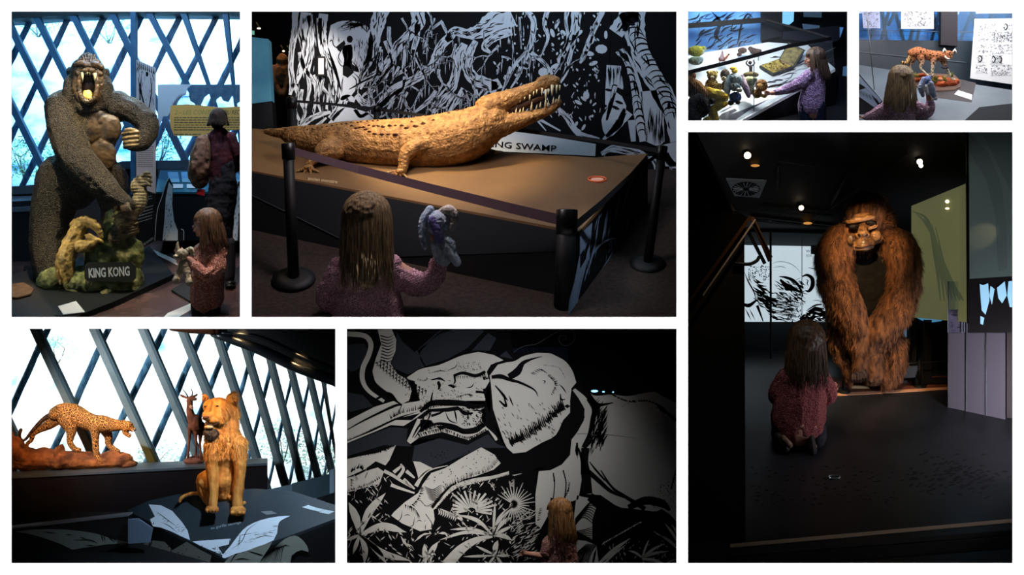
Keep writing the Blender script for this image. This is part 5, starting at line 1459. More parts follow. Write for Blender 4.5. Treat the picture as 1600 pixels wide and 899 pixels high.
    def spots(m,base,spot,scale,lo,hi,belly=None,zr=None,stretch=None,mid=None,edge=False):
        nt =m.node_tree; N =nt.nodes; L =nt.links; b =N['Principled BSDF']; b.inputs['Roughness'].default_value =.75; b.inputs['Specular IOR Level'].default_value =.15
        tc =N.new('ShaderNodeTexCoord'); mp =N.new('ShaderNodeMapping'); L.new(tc.outputs['Object'],mp.inputs[0])
        if stretch: mp.inputs['Scale'].default_value =stretch
        v =N.new('ShaderNodeTexVoronoi'); v.inputs['Scale'].default_value =scale; L.new(mp.outputs[0],v.inputs['Vector'])
        if edge: v.feature ='DISTANCE_TO_EDGE'
        r =N.new('ShaderNodeValToRGB'); e =r.color_ramp.elements
        e[0].position =lo; e[1].position =hi
        if edge:
            e[0].color =(1,1,1,1); e[1].color =(0,0,0,1)
            x =e.new(hi +.13); x.color =(.0,.0,.0,1); x =e.new(hi +.2); x.color =(.45,.45,.45,1)
        else: e[0].color =(0,0,0,1); e[1].color =(1,1,1,1)
        L.new(v.outputs['Distance'],r.inputs[0])
        mx =N.new('ShaderNodeMix'); mx.data_type ='RGBA'; mx.inputs[6].default_value =lin(spot)
        L.new(r.outputs[0],mx.inputs[0])
        if belly:
            sx =N.new('ShaderNodeSeparateXYZ'); L.new(tc.outputs['Object'],sx.inputs[0]); mr =N.new('ShaderNodeMapRange'); mr.inputs[1].default_value =zr[0]; mr.inputs[2].default_value =zr[1]
            L.new(sx.outputs[2],mr.inputs[0]); m2 =N.new('ShaderNodeMix'); m2.data_type ='RGBA'; m2.inputs[6].default_value =lin(belly); m2.inputs[7].default_value =lin(base)
            L.new(mr.outputs[0],m2.inputs[0]); L.new(m2.outputs[2],mx.inputs[7])
        else: mx.inputs[7].default_value =lin(base)
        L.new(mx.outputs[2],b.inputs['Base Color'])
        return m
    spots(sp,(160,100,64),(36,24,18),30,.34,.4,belly=(180,170,148),zr=(.2,.4))
    t =thing('spotted_cat','stuffed spotted wild cat with a ringed tail walking on an orange earth base','wild cat',1462,128,170)
    q =172; K =.1168
    def tch(g,P,**k): g.chain([(*T(x,y),q +dq,r *K) for x,y,dq,r in P],**k)
    g =G()
    tch(g,[(215,200,0,62),(290,190,0,78),(390,215,-1,72),(500,235,-1,70),(590,235,-2,66),(650,225,-3,50)],seg=16)
    tch(g,[(640,230,-3,48),(690,215,-5,50)]); g.ell(*T(705,215),q -6,7,6.4,6.4); g.ell(*T(725,250),q -10,3.6,3,3.2); g.ell(*T(690,260),q -7,5,3.5,4)
    tch(g,[(235,250,3,55),(205,330,4,30),(185,380,5,17),(215,440,5,14),(215,470,3,16)])
    tch(g,[(330,260,-4,55),(345,330,-5,34),(330,400,-5,18),(400,470,-5,15),(425,500,-6,18)])
    tch(g,[(500,280,-4,48),(495,370,-5,28),(485,450,-5,20),(485,500,-6,20)])
    tch(g,[(630,290,3,48),(665,380,2,27),(710,470,1,18),(760,540,-2,17),(785,552,-4,15)])
    g.build('body',sp,t,voxel=.55,sm=3,disp=disp_noise(20,.25))
    WF =mat('white_fur',(226,220,204),rough=.9)
    for x,y,r_ in ((652,163,-25),(782,170,28)):
        g =G(); g.cone((*T(x,y +25),q -5),(*T(x +(x -715)*.1,y -35),q -4),4.2,8); e =g.build('ear',WF,t)
        g =G(); g.ell(*T(x +4,y +12),q -8.6,1.7,2.4,.7); g.build('ear_hollow',mat('ear_dark',(60,50,44),rough=.9),e)
    g =G(); tch(g,[(650,215,-7,11),(660,250,-9,14),(690,272,-10,13),(725,270,-11,9)],n=4); g.build('chin_ruff',WF,t,voxel=.5)
    for x in (694,742): G().ell(*T(x,205),q -12,1.1,.8,.8).build('eye',mat('dark_eye',(20,12,6)),t)
    G().ell(*T(730,235),q -14,1.1,.8,.8).build('nose',mat('toy_black',(12,10,10)),t)
    g =G(); tch(g,[(190,230,0,26),(165,280,-2,28),(130,330,-4,27),(85,322,-5,22)]); g.build('tail',mat('ringed_tail',(50,34,24),(190,150,90),scale=8,rough=.9,kind='wave',lo=.35,hi=.55),t,voxel=.5)
    g =G(); tch(g,[(615,385,-3,13),(650,398,-6,14),(690,388,-3,12)]); g.build('leg_band',mat('dark_band',(40,40,50),rough=.9),t)
    t =thing('earth_base','octagonal wooden base with orange earth, a stone and grass under the spotted cat','base',1465,143,165)
    g =G(); P =[T(x,y) for x,y in ((205,520),(350,470),(780,500),(870,590),(860,660),(780,700),(560,715),(400,715),(200,620))]
    g.slab(L4,P,3.5,lift=2); g.build('wooden_rim',mat('base_wood',(92,70,60),rough=.6),t,smooth=False)
    g =G(); ER =mat('orange_earth',(140,58,28),(196,100,58),scale=9,rough=.95,bump=.7)
    for x,y,rx,ry in ((260,560,9,5),(350,560,10,5.5),(470,600,11,6),(600,620,12,6.5),(720,610,12,7),(790,585,7,5),(330,500,12,3),(560,540,14,5),(700,570,12,5)): g.ell(*T(x,y),l4(*T(x,y))-2,rx,ry,12)
    g.build('earth',ER,t,voxel=.7,sm=3,disp=disp_noise(12,.8))
    g =G(); g.ell(*T(595,550),q -22,4.4,3.4,4,rot=20); g.build('stone',mat('pale_stone',(186,120,84),(206,150,110),scale=6,rough=.8),t)
    for i,(x,y) in enumerate(((250,480),(290,485),(480,540),(520,560),(540,520),(650,520),(670,540),(740,480))):
        g =G()
        for k_ in range(9): g.cone((*T(x +random.uniform(-22,22),y +40),q -14),(*T(x +random.uniform(-45,45),y -random.uniform(10,50)),q -14+random.uniform(-4,4)),.6,4)
        g.build('grass_tuft',mat('dry_grass',(92,104,44),(150,136,56),scale=5,rough=.9),t)
    tag(G().slab(L4,[(1497,142),(1519,149),(1518,157),(1491,148)],.6,lift=1.2).build('caption_card',WHI,smooth=False),'white caption card on the ledge to the right of the cat base','card')
    tag(G().slab(L4,[(1440,140),(1500,124),(1525,130),(1518,160),(1455,152)],.4,lift=.3).build('ledge_mat',mat('brown_mat',(64,58,58),rough=.6),smooth=False),'dark brown square mat under the cat base and the white card','mat')
    tag(G().slab(L4,[(1500,195),(1530,168),(1600,160),(1640,195)],.4,lift=.5).build('dark_patch',mat('black_patch',(26,28,34),rough=.8),smooth=False),'black patch at the lower right corner of the ledge','mat')  # flat patch for the darker end of the ledge tone
    # child from behind
    q =75
    t =thing('person','child in mauve knit sweater seen from behind, raising a plush to the spotted cat','person',1405,215,q)
    g =G(); head(g,1407,126,q,19,75)
    g.chain([(1407,142,q,8),(1406,158,q,9)],n=1); g.chain([(1404,168,q,20),(1402,215,q,24)],flat=.7)
    g.chain([(1424,164,q,9),(1444,172,q,9),(1454,166,q -2,7),(1452,155,q -5,5),(1450,147,q -7,4)]); hand(g,1450,143,q -8,4.5,(-.2,-1),curl=.5)
    g.chain([(1388,168,q,9),(1370,180,q +4,8),(1350,186,q +10,5)]); hand(g,1346,186,q +12,4.5,(-1,0))
    g.build('body',SKIN,t,voxel=.8,sm=3); face_parts(1407,126,q,19,75,t)
    hair(1408,126,q,20,75,47,t,m=mat('ash_brown_hair',(74,60,48),(142,124,92),scale=12,rough=.5,stretch=(3,3,.4)),n=340,seed=17,spread=1.25,back=0,w=.045)
    g =G(); g.ell(1404,172,q,28,12,16); g.chain([(1404,178,q,26),(1402,215,q,34)],flat=.65)
    g.chain([(1424,166,q,12),(1444,175,q,12),(1453,168,q -2,9),(1453,161,q -4,7)]); g.chain([(1386,170,q,13),(1368,181,q +3,12),(1358,184,q +6,9)])
    g.build('knit_sweater',mat('mauve_knit',(173,128,157),(224,196,218),scale=44,rough=.95,bump=.9,lo=.42,hi=.58,detail=1),t,voxel=.8,sm=3,disp=disp_noise(12,.8))
    toy('plush_toy','blue and white long-eared plush in the raised hand of the child before the spotted cat','plush toy',(1448,160),q -12,[
        ('head',lambda g: (g.ell(1448,127,q -14,7.5,8,6),g.ell(1452,122,q -12,4,4,4)),mat('cornflower_plush',(86,112,176),(130,150,200),scale=16,rough=1)),
        ('body',lambda g: g.chain([(1452,132,q -14,7),(1456,142,q -14,6),(1460,150,q -14,4)]),mat('light_blue_plush',(140,160,200),(196,206,226),scale=14,rough=1)),
        ('ear',lambda g: g.chain([(1443,124,q -15,4),(1439,137,q -16,5),(1442,149,q -16,3)]),mat('light_blue_plush',(140,160,200))),
        ('belly',lambda g: g.chain([(1447,135,q -18,3),(1449,146,q -18,3)]),mat('fluffy_white',(216,220,232),(240,240,244),scale=20,rough=1)),
        ('foot',lambda g: (g.ell(1462,154,q -15,3,3,3),g.ell(1457,156,q -15,2.6,2.6,3)),mat('fluffy_white',(216,220,232)))])


def coat(name,base,spot,scale,lo,hi,edge=True,mid=.45,stretch=None,base2=None):
    """rosetted or spotted fur"""
    m =bpy.data.materials.new(name); m.use_nodes =True; nt =m.node_tree; N =nt.nodes; L =nt.links; b =N['Principled BSDF']
    b.inputs['Roughness'].default_value =.75; b.inputs['Specular IOR Level'].default_value =.15
    tc =N.new('ShaderNodeTexCoord'); mp =N.new('ShaderNodeMapping'); L.new(tc.outputs['Object'],mp.inputs[0])
    if stretch: mp.inputs['Scale'].default_value =stretch
    v =N.new('ShaderNodeTexVoronoi'); v.inputs['Scale'].default_value =scale; L.new(mp.outputs[0],v.inputs['Vector'])
    if edge: v.feature ='DISTANCE_TO_EDGE'
    r =N.new('ShaderNodeValToRGB'); e =r.color_ramp.elements
    e[0].position =lo; e[0].color =(0,0,0,1); e[1].position =hi; e[1].color =(1,1,1,1)
    if edge:
        x =e.new(hi +.1); x.color =(1,1,1,1); x =e.new(hi +.17); x.color =(mid,mid,mid,1)
    L.new(v.outputs['Distance'],r.inputs[0])
    mx =N.new('ShaderNodeMix'); mx.data_type ='RGBA'; L.new(r.outputs[0],mx.inputs[0])
    mx.inputs[6].default_value =lin(base if edge else spot); mx.inputs[7].default_value =lin(spot if edge else base)
    L.new(mx.outputs[2],b.inputs['Base Color'])
    return m


if '5' in PANELS:
    room(-235,507,531.5,1135)
    # ============================================================ diorama 5: lion and leopard before the lattice window
    P5 =Plane((200,797,190),(350,872,110),(523,812,120)); p5q =P5.q      # lion platform top
    F5 =Plane((0,885,80),(100,885,80),(0,780,330))
    struct(G().quad(F5(-150,960),F5(533,960),F5(533,800),F5(-150,800)).build('floor',mat('dark_floor_five',(12,12,14),rough=.6),smooth=False))
    struct(G().quad(V(-230,480,1000),V(533,480,1000),V(533,850,900),V(-230,850,900)).build('garden_slope',mat('bright_garden',(252,253,252),(110,168,180),scale=2.0,rough=1,lo=.46,hi=.72,detail=9),smooth=False))
    for i,(x,y,r,n,l) in enumerate(((110,740,60,900,'leafy bush outside behind the leopard legs'),(250,725,55,800,'leafy bush outside between leopard and antelope'),(440,690,50,700,'tall leafy bush outside right of the lion mane'),
                                         (500,720,44,500,'leafy bush outside at the right end of the lattice window'),(90,545,34,260,'sparse tree crown outside in the top left'))):
        bush(x,y,800+i *6,r,n,l,mat('blue_green_leaves',(90,140,130),(190,220,200),scale=3,rough=.6),i +60,'garden greenery behind the second window',.75)
    wn =bpy.data.objects.new('window_3',None); C.objects.link(wn); wn['kind']='structure'; wn['_w']=(0,0,0)
    ST5 =mat('grey_green_steel',(116,126,124),(132,140,138),scale=3,rough=.45,spec=.4)
    for x0,x1,w_,q in ((-60,46,18,410),(53,158,17.5,430),(145,246,17,450),(221,318,16,470),(282,372,15.5,490),(335,416,14,510),(374,447,13,530),(409,474,12,550),(438,501,11,570),(466,519,10,590),(492,532,8.5,610)):
        y1 =740 if x1 < 400 else 770
        if x1 > 505: y1 =745
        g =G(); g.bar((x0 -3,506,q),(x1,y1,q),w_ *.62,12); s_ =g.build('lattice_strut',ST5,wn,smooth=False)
        g =G(); g.bar((x0 +w_ *.42-3,506,q +2),(x1 +w_ *.42,y1,q +2),w_ *.42,14); g.build('strut_side',mat('strut_shade',(70,92,102),rough=.5),s_,smooth=False)  # shaded flank of the strut put into a darker colour
    random.seed(77)
    for x0,x1,w_,q in ((78,-35,7,470),(173,60,7,490),(260,142,7.5,510),(322,214,7,530),(368,270,6,550),(410,330,5,570),(440,378,4,590),(474,420,3.4,610),(500,452,3,625),(524,482,3,640),(545,505,2.6,650)):
        g =G(); g.chain([(x0 +(x1 -x0)*j /10+random.uniform(-.7,.7),506+250*j /10,q,w_ *.75+random.uniform(-.4,.4)) for j in range(11)],n=1,seg=9)
        g.build('log_brace',BARK,wn)
    # sill bench
    t =thing('display_bench','long black bench under the window carrying the leopard and the antelope','bench',230,780,330)
    g =G()
    TP =[V(-120,752,300),V(418,724,300),V(418,716,400),V(-120,736,400)]
    g.loft(TP,[v -Vector((0,0,.04)) for v in TP]); g.build('top',mat('bench_top',(84,88,92),rough=.3,spec=.6),t,smooth=False)
    g =G(); g.loft([V(-120,754,302),V(418,726,302),V(418,775,302),(V(-120,860,302))],[V(-120,744,396),V(416,722,396),V(416,770,396),V(-120,850,396)]); g.build('body',mat('bench_black',(24,15,17),rough=.45),t,smooth=False)
    # platform of the lion
    t =thing('lion_platform','dark angular platform printed with pale leaves under the lion','platform',360,872,115)
    top =[(198,798),(352,874),(530,809),(533,792),(457,768),(400,764),(300,768),(232,783)]
    g =G(); g.slab(P5,top,5); g.build('deck',mat('charcoal_deck',(34,42,48),(40,48,54),scale=2,rough=.5),t,smooth=False)
    a0,a1,a2 =P5(198,798)-Vector((0,0,.05)),P5(352,874)-Vector((0,0,.05)),P5(533,808)-Vector((0,0,.05))
    dz =Vector((0,0,-1.6)); g =G(); g.quad(a0,a1,a1 +dz,a0 +dz); g.quad(a1,a2,a2 +dz,a1 +dz); g.build('side_panel',mat('side_panel_black',(12,12,14),rough=.6),t,smooth=False)
    T4 =(265,695,.2169); LPALE =mat('pale_leaf_print',(196,204,214),rough=.7); LGREY =mat('olive_leaf_print',(150,152,142),rough=.8)
    a =Art(P5,.5,T4)
    a.fill([(-150,440-8),(-60,440),(20,480),(90,560),(130,620),(148,690),(80,660),(20,630),(-60,600),(-120,590),(-140,540),(-105,520)],1)
    a.fill([(870,515),(780,520),(660,545),(560,590),(500,650),(440,730),(380,800),(400,820),(470,790),(560,765),(750,690),(780,590),(800,550)],2)
    a.fill([(165,700),(280,690),(440,680),(430,720),(350,740),(390,800),(290,760),(220,730)],1)
    a.build('leaf_print',LPALE,t)
    a =Art(P5,.8,T4)
    for P in ([(700,632),(755,640)],[(600,690),(680,660),(760,668)],[(440,760),(520,700),(560,620),(640,560)],[(430,680),(430,720),(385,790)],[(480,660),(600,640)],[(-100,480),(-20,540),(60,600)],[(-60,560),(0,590),(60,640)],[(500,720),(510,660),(490,760)]): a.stroke(P,5)
    for i in range(26): x =random.uniform(480,760); y =560+(760-x)*.5+random.uniform(0,60); a.stroke([(x,y),(x +random.uniform(20,50),y -random.uniform(2,12))],2.5)
    for i in range(22): x =random.uniform(290,400); y =random.uniform(730,780); a.stroke([(x,y),(x +random.uniform(-15,25),y +random.uniform(4,18))],random.uniform(2,9))
    for i in range(16): x =random.uniform(-110,100); y =500+(x +110)*.5+random.uniform(0,50); a.stroke([(x,y),(x +24,y -14)],3)
    a.build('ink_print',INK,t)
    # printed skirt below
    SKq =Plane((200,805,188),(352,878,108),(200,900,188)); SKr =Plane((352,878,108),(530,812,118),(352,900,108))
    a =Art(SKr,.6,T4); a.fill([(640,850),(700,800),(760,740),(830,680),(900,656),(950,680),(990,730),(1000,775),(950,760),(880,800),(840,900),(600,900)],2)
    a.fill([(395,850),(440,800),(560,765),(620,740),(740,700),(720,740),(680,800),(640,860),(560,900),(380,900)],1); a.build('leaf_print',LGREY,t)
    a =Art(SKr,.9,T4)
    for i in range(12): a.stroke([(640+i *14,870),(690+i *12,800-i *6),(800+i *6,700+i *3)],random.uniform(3,7))
    for P in ([(470,830),(520,822),(580,830)],[(560,765),(640,790),(680,800)],[(430,860),(470,800),(500,780)]): a.stroke(P,8)
    a.build('ink_print',INK,t)
    a =Art(SKq,.6,(10,695,.2169)); a.fill([(1199,760),(1140,700),(1050,690),(1030,700),(880,750),(760,810),(760,830),(900,830),(1100,850),(1199,850),(1340,860),(1460,870),(1480,800),(1400,760),(1300,700)],1); a.build('leaf_print',LGREY,t)
    a =Art(SKq,.9,(10,695,.2169))
    for P in ([(1035,700),(1020,780),(990,850)],[(1199,680),(1190,760),(1150,850)],[(1060,560),(1050,690),(1020,780)]): a.stroke(P,6,taper=(1,1))
    for i in range(30):
        x =random.uniform(1060,1470); y =random.uniform(720,850); a.stroke([(x,y),(x +random.uniform(-20,24),y +random.uniform(4,12))],random.uniform(3,9))
    for i in range(9): a.stroke([(760+i *18,850),(850+i *12,790-i *3),(960+i *4,760)],random.uniform(2,4))
    a.build('ink_print',INK,t)
    text('au gorille sauvage',P5,(330,828),(377,818),4.2,mat('deck_letters_grey',(150,156,160),rough=.8),t,lift=.6)
    for i,(P,l) in enumerate((([(408,800),(424,799),(433,803),(417,805)],'small grey label on the platform right of the lion paw'),([(472,793),(482,790),(494,794),(486,797)],'white card in the row of three at the right of the lion, left one'),
                                ([(486,797),(495,794),(507,797),(499,800)],'white card in the row of three at the right of the lion, middle one'),([(499,801),(508,797),(523,800),(514,804)],'white card in the row of three at the right of the lion, right one'))):
        tag(G().slab(P5,P,.5,lift=1).build('caption_card',mat('card_grey',(110,112,114),rough=.7) if i == 0 else mat('card_pale',(196,206,210),rough=.7),smooth=False),l,'card')
    # right-hand parapets
    t =thing('parapet','dark grey angled parapet at the right behind the lion platform','parapet',490,775,330)
    g =G(); g.prism([(456,756),(524,740),(540,738),(540,770),(470,784),(457,783)],250,254); g.build('panel',mat('slate_parapet',(52,66,72),rough=.5),t,smooth=False)
    g =G(); g.prism([(470,786),(540,768),(540,790),(524,795)],236,240); g.build('lower_panel',mat('dark_parapet',(14,15,17),rough=.6),t,smooth=False)
    g =G(); g.prism([(417,766),(470,754),(458,784),(440,776)],330,334); g.build('pale_step',mat('pale_step',(120,138,148),rough=.5),t,smooth=False)
    g =G(); g.prism([(515,735),(522,733),(522,770),(515,772)],246,249); g.build('bright_post',mat('pale_post',(140,156,166),rough=.5),t,smooth=False)
    # black low case at the left with leaf print
    t =thing('low_case','black low case with bright upper edge and pale leaf print, lower left','display case',110,850,180)
    g =G(); g.prism([(-120,842),(200,806),(200,850),(-120,960)],150,180); g.build('body',mat('case_black_five',(11,11,13),rough=.5),t,smooth=False)
    g =G(); g.prism([(-120,840.5),(200,804.5),(200,807),(-120,843)],148,181); g.build('edge',mat('bright_edge',(120,124,130),rough=.3,spec=.6),t,smooth=False)
    a =Art(flat(150),.6,(10,695,.2169)); a.fill([(60,628),(200,612),(420,612),(640,640),(760,680),(880,705),(720,720),(520,750),(470,755),(400,720),(260,670),(140,640)],2); a.build('leaf_print',mat('sage_leaf_print',(130,138,132),rough=.8),t)
    a =Art(flat(150),.9,(10,695,.2169))
    for P in ([(250,628),(370,640)],[(420,648),(480,652)],[(480,690),(600,688),(660,712)],[(530,668),(580,680)],[(570,726),(640,728)],[(680,640),(700,700)],[(700,650),(715,700)],[(730,660),(780,705)],[(745,655),(800,700)]): a.stroke(P,8)
    a.build('ink_print',INK,t)
    t =thing('grey_step','small blue grey step block between the low black case and the lion platform','block',218,848,160)
    g =G(); g.prism([(200,812),(216,811),(238,826),(234,848),(200,850)],140,146); g.build('block',mat('blue_grey_block',(104,120,144),rough=.6),t,smooth=False)
    # dark ceiling duct and copper pipe
    t =thing('ceiling_mesh','dark sloping mesh ceiling with round ducts over the lattice window, upper right','ceiling panel',460,560,430)
    g =G(); g.prism([(300,490),(545,490),(545,602),(524,600),(490,590),(450,572),(400,548),(360,530),(335,521)],400,404)
    m =bpy.data.materials.new('mesh_ceiling'); m.use_nodes =True; nt =m.node_tree; b_ =nt.nodes['Principled BSDF']; b_.inputs['Base Color'].default_value =lin((14,17,20)); b_.inputs['Roughness'].default_value =.5
    struct(g.build('ceiling',m,smooth=False)); bpy.data.objects.remove(t)
    DUCT =mat('dark_duct',(30,36,42),rough=.3,spec=.7)
    for lab,P,m_ in (('thick dark duct running down along the edge of the mesh ceiling',[(334,522,396,6),(400,545,396,7.5),(460,573,396,8),(540,602,396,8)],DUCT),('thin dark pipe crossing the window under the ceiling',[(340,520,394,2.2),(400,526,394,2.2),(460,552,394,2),(540,586,394,2)],DUCT),
                       ('shiny copper pipe glowing at the top centre above the lattice',[(270,510,392,8),(300,513,392,8.5),(338,516,392,8)],mat('copper_pipe',(130,78,56),rough=.25,metal=.7))):
        tag(G().chain(P,seg=14).build('pipe',m_),lab,'pipe')
    for x,y in ((378,532),(470,571)):
        lamp('SPOT',x -5,y -24,380,14,WARM,to=(x,y,396),size=.03,angle=70)

    # ---- leopard
    T =lambda x,y: (15+x *.139,620+y *.139); K =.139; q =352
    LE =coat('leopard_coat',(226,146,72),(56,27,16),21,.05,.1,mid=.6)
    t =thing('leopard','stuffed spotted leopard prowling with lowered head on a rusty rock','leopard',120,705,q)
    def tc(g,P,**k): g.chain([(*T(x,y),q +dq,r *K) for x,y,dq,r in P],**k)
    g =G()
    tc(g,[(520,190,2,82),(600,175,2,105),(720,200,0,118),(840,260,-1,105),(950,300,-3,98),(1060,310,-5,98),(1160,320,-7,75),(1240,325,-8,62)],seg=18)
    tc(g,[(560,220,12,90),(430,320,14,60),(330,370,15,42),(265,420,15,34),(245,490,14,26),(200,530,12,24),(195,600,10,22)])
    tc(g,[(650,260,-10,110),(690,370,-12,70),(685,450,-13,46),(680,520,-13,36),(730,585,-14,32),(785,602,-17,28)])
    tc(g,[(960,350,-12,75),(965,450,-14,44),(965,540,-14,38),(978,640,-15,36),(1000,700,-18,32),(1050,735,-22,24)])
    tc(g,[(1080,370,6,75),(1110,450,8,48),(1110,530,8,36),(1160,580,6,32),(1215,612,2,28)])
    g.ell(*T(1320,335),q -9,10.5,9,9,fine=True); g.ell(*T(1385,370),q -12,5,4,5); g.ell(*T(1345,440),q -9,4,2.6,3.6); g.chain([(*T(1300,400),q -9,5),(*T(1345,448),q -11,2.6)],n=1)
    g.ell(*T(1255,280),q -14,2.6,2.6,2); g.ell(*T(1290,275),q -3,2.4,2.4,2)
    body =g.build('body',LE,t,voxel=.75,sm=3,disp=disp_noise(14,.5))
    g =G(); tc(g,[(500,190,4,40),(400,240,6,28),(310,320,8,22),(235,410,8,19),(185,475,6,18),(140,490,4,17),(112,440,2,17),(125,375,0,22)],n=6); g.build('tail',coat('tail_coat',(150,100,66),(40,28,24),20,.02,.1,mid=.8),t,voxel=.7)
    g =G(); tc(g,[(1330,418,-10,14),(1362,425,-12,10)]); g.build('mouth',mat('leopard_mouth',(150,60,30),rough=.5),t)
    for x,y in ((1352,335),(1368,322)): G().ell(*T(x,y),q -17,1.2,.9,.8).build('eye',mat('dark_eye',(20,12,6)),t)
    G().ell(*T(1412,372),q -15,1.6,1.3,1.4).build('nose',mat('toy_black',(12,10,10)),t)
    for (x,a_,b_) in ((1392,398,418),(1380,400,416),(1352,432,418)): G().cone((*T(x,a_),q -15),(*T(x,b_),q -15),.7,5).build('tooth',WHI,t)
    random.seed(13)
    for i in range(14):
        x,y =random.uniform(1370,1400),random.uniform(370,395); G().chain([(*T(x,y),q -16,.25),(*T(x +30,y +random.uniform(-20,30)),q -20,.1)],n=1,seg=3,cap=False).build('whisker',WHI,t) if i < 6 else None
    t =thing('rust_rock','long rusty orange rock under the leopard','rock',110,742,340)
    g =G(); RR =mat('rusty_rock',(96,48,26),(190,108,54),scale=4,rough=.95,bump=1,detail=8)
    for x,y,rx,ry in ((0,660,24,26),(60,620,16,24),(-40,560,14,30),(200,700,26,20),(380,700,30,18),(560,720,32,16),(760,720,32,16),(960,740,30,14),(1140,720,24,15),(1260,720,18,12),(1360,760,12,7),(560,640,6,16)): g.ell(*T(x,y),352,rx,ry,26,fine=True)
    def rk(p,n): return (noise.fractal(p *4,.8,2.1,5)*3+noise.turbulence(p *9,3,True)*1.2-1.5)*S
    g.build('rock',RR,t,voxel=1.3,sm=2,disp=rk)
    # ---- antelope
    T =lambda x,y: (270+x *.239,600+y *.239); K =.239; q =350
    t =thing('antelope','stuffed reddish antelope with short upright horns on a round base behind the lion','antelope',304,727,q)
    AN =mat('antelope_hide',(78,36,22),(150,74,40),scale=5,rough=.8)
    g =G()
    tc(g,[(150,240,0,42),(150,270,2,50),(175,290,14,48),(190,300,26,40)]); tc(g,[(130,240,-2,34),(112,180,-3,24),(112,120,-4,20)]); tc(g,[(108,112,-4,20),(120,95,-6,18),(148,100,-14,12)])
    tc(g,[(112,290,-4,18),(108,360,-4,9),(102,440,-4,8),(100,480,-4,9)]); tc(g,[(150,300,-2,18),(152,380,-2,8),(150,470,-2,8)]); tc(g,[(185,310,22,20),(178,380,22,9),(182,470,22,8)])
    tc(g,[(92,92,-2,8),(60,78,2,9),(45,70,4,3)]); tc(g,[(130,84,-2,8),(152,76,2,8),(160,66,4,3)])
    g.build('body',AN,t,voxel=.7,sm=3,disp=disp_noise(12,.4))
    for P in ([(100,88,-4,6),(85,60,-3,4.5),(68,40,-2,3),(65,22,0,1)],[(124,84,-4,6),(128,60,-3,4.5),(122,36,-2,3),(112,15,0,1)]):
        g =G(); tc(g,P); g.build('horn',mat('dark_horn',(34,26,22),rough=.5),t)
    g =G(); tc(g,[(118,150,-10,12),(128,160,-11,9)]); g.build('throat_patch',mat('pale_throat',(216,150,110),rough=.9),t)
    g =G(); g.ell(*T(140,505),q,17,7,15); g.ell(*T(150,490),q,12,5,12); g.build('base',mat('reddish_base',(132,70,52),(160,92,66),scale=8,rough=.9,bump=.6),t,voxel=.8,sm=2,disp=disp_noise(12,.8))
    for i in range(10): g =G(); x =85+i *13; g.cone((*T(x,490),q -10),(*T(x +random.uniform(-6,6),450),q -10),.6,4); g.build('grass_blade',mat('rusty_grass',(150,80,50),rough=.9),t)
    # ---- lion
    q =p5q(350,803)+12
    T =lambda x,y: (270+x *.239,600+y *.239); K =.239
    t =thing('lion','stuffed sitting lion with short mane and dark chin tuft looking left on the platform','lion',350,806,q -8)
    LI =mat('lion_fur',(168,96,34),(214,144,66),scale=3.5,rough=.8,detail=8,bump=.25,stretch=(3,3,1))
    g =G()
    tc(g,[(350,360,6,105),(345,440,10,105),(335,540,14,95),(330,650,14,92),(335,720,12,60)],seg=18)
    tc(g,[(230,640,6,80),(210,700,2,52),(225,760,-4,28),(250,790,-8,26)])                      # left thigh
    tc(g,[(405,660,14,60),(425,720,10,45),(400,750,4,30),(380,745,0,22)])
    tc(g,[(262,400,-8,62),(252,520,-12,44),(262,640,-14,36),(265,730,-16,33),(258,790,-18,34)])   # fore legs
    tc(g,[(425,400,-4,66),(440,520,-8,44),(435,640,-11,35),(425,730,-14,34),(425,790,-17,38)])
    g.ell(*T(256,820),q -22,11,6.5,9); g.ell(*T(425,830),q -22,13,8.5,10)
    for x in (225,246,268,288): g.ell(*T(x,830),q -28,3,3.2,3.6)
    for x in (388,412,438,462): g.ell(*T(x,845),q -29,3.4,3.6,4)
    g.ell(*T(472,780),q -2,5,4,6)
    # head
    g.ell(*T(322,280),q +4,27,26,20,fine=True); g.ell(*T(290,340),q -4,20,20,16,fine=True); g.ell(*T(375,200),q +6,15,24,14)
    g.ell(*T(295,175),q -6,22,21,18,fine=True); g.ell(*T(245,150),q -14,12,12,10); g.ell(*T(232,205),q -22,10,9,10); g.ell(*T(222,225),q -27,7.5,4.5,6)
    g.ell(*T(262,240),q -22,11,6,8); g.ell(*T(235,285),q -20,8,4.5,7); g.chain([(*T(245,130),q -20,5),(*T(222,200),q -28,4.4)],n=2)
    g.ell(*T(215,145),q -18,4.5,3,4); g.ell(*T(285,138),q -20,5,3,4); g.ell(*T(300,215),q -14,13,14,12)
    tc(g,[(375,90,-4,26),(400,80,-3,28),(400,95,-3,26)]); tc(g,[(215,90,-4,18),(208,84,-4,18)])
    body =g.build('body',LI,t,voxel=.85,sm=3,disp=disp_noise(10,.6))
    MA =mat('golden_mane',(176,96,30),(226,152,70),scale=6,rough=.7,stretch=(4,4,.6))
    def flow_l(p):
        c =V(*T(300,190),q); d =p -c; d.z -= .5; return Vector((d.x *.7,d.y *.3,-abs(d.z)-.25)) if p.z < c.z +.3 else Vector((d.x,0,d.z *.2+.02))
    cx_,cz_ =V(*T(300,190),q).x,V(*T(300,190),q).z; hs =0.239*kk(q)
    def reg(p):
        x =(p.x -cx_)/hs +300; y =190-(p.z -cz_)/hs
        if y > 480: return False
        if y < 300: return x > 325 or y < 98 or (y < 120 and x < 225)
        return y > 320 or x > 290
    fur(body,14000,7,flow_l,MA,t,width=1.1,name='mane',region=reg,lift=.35)
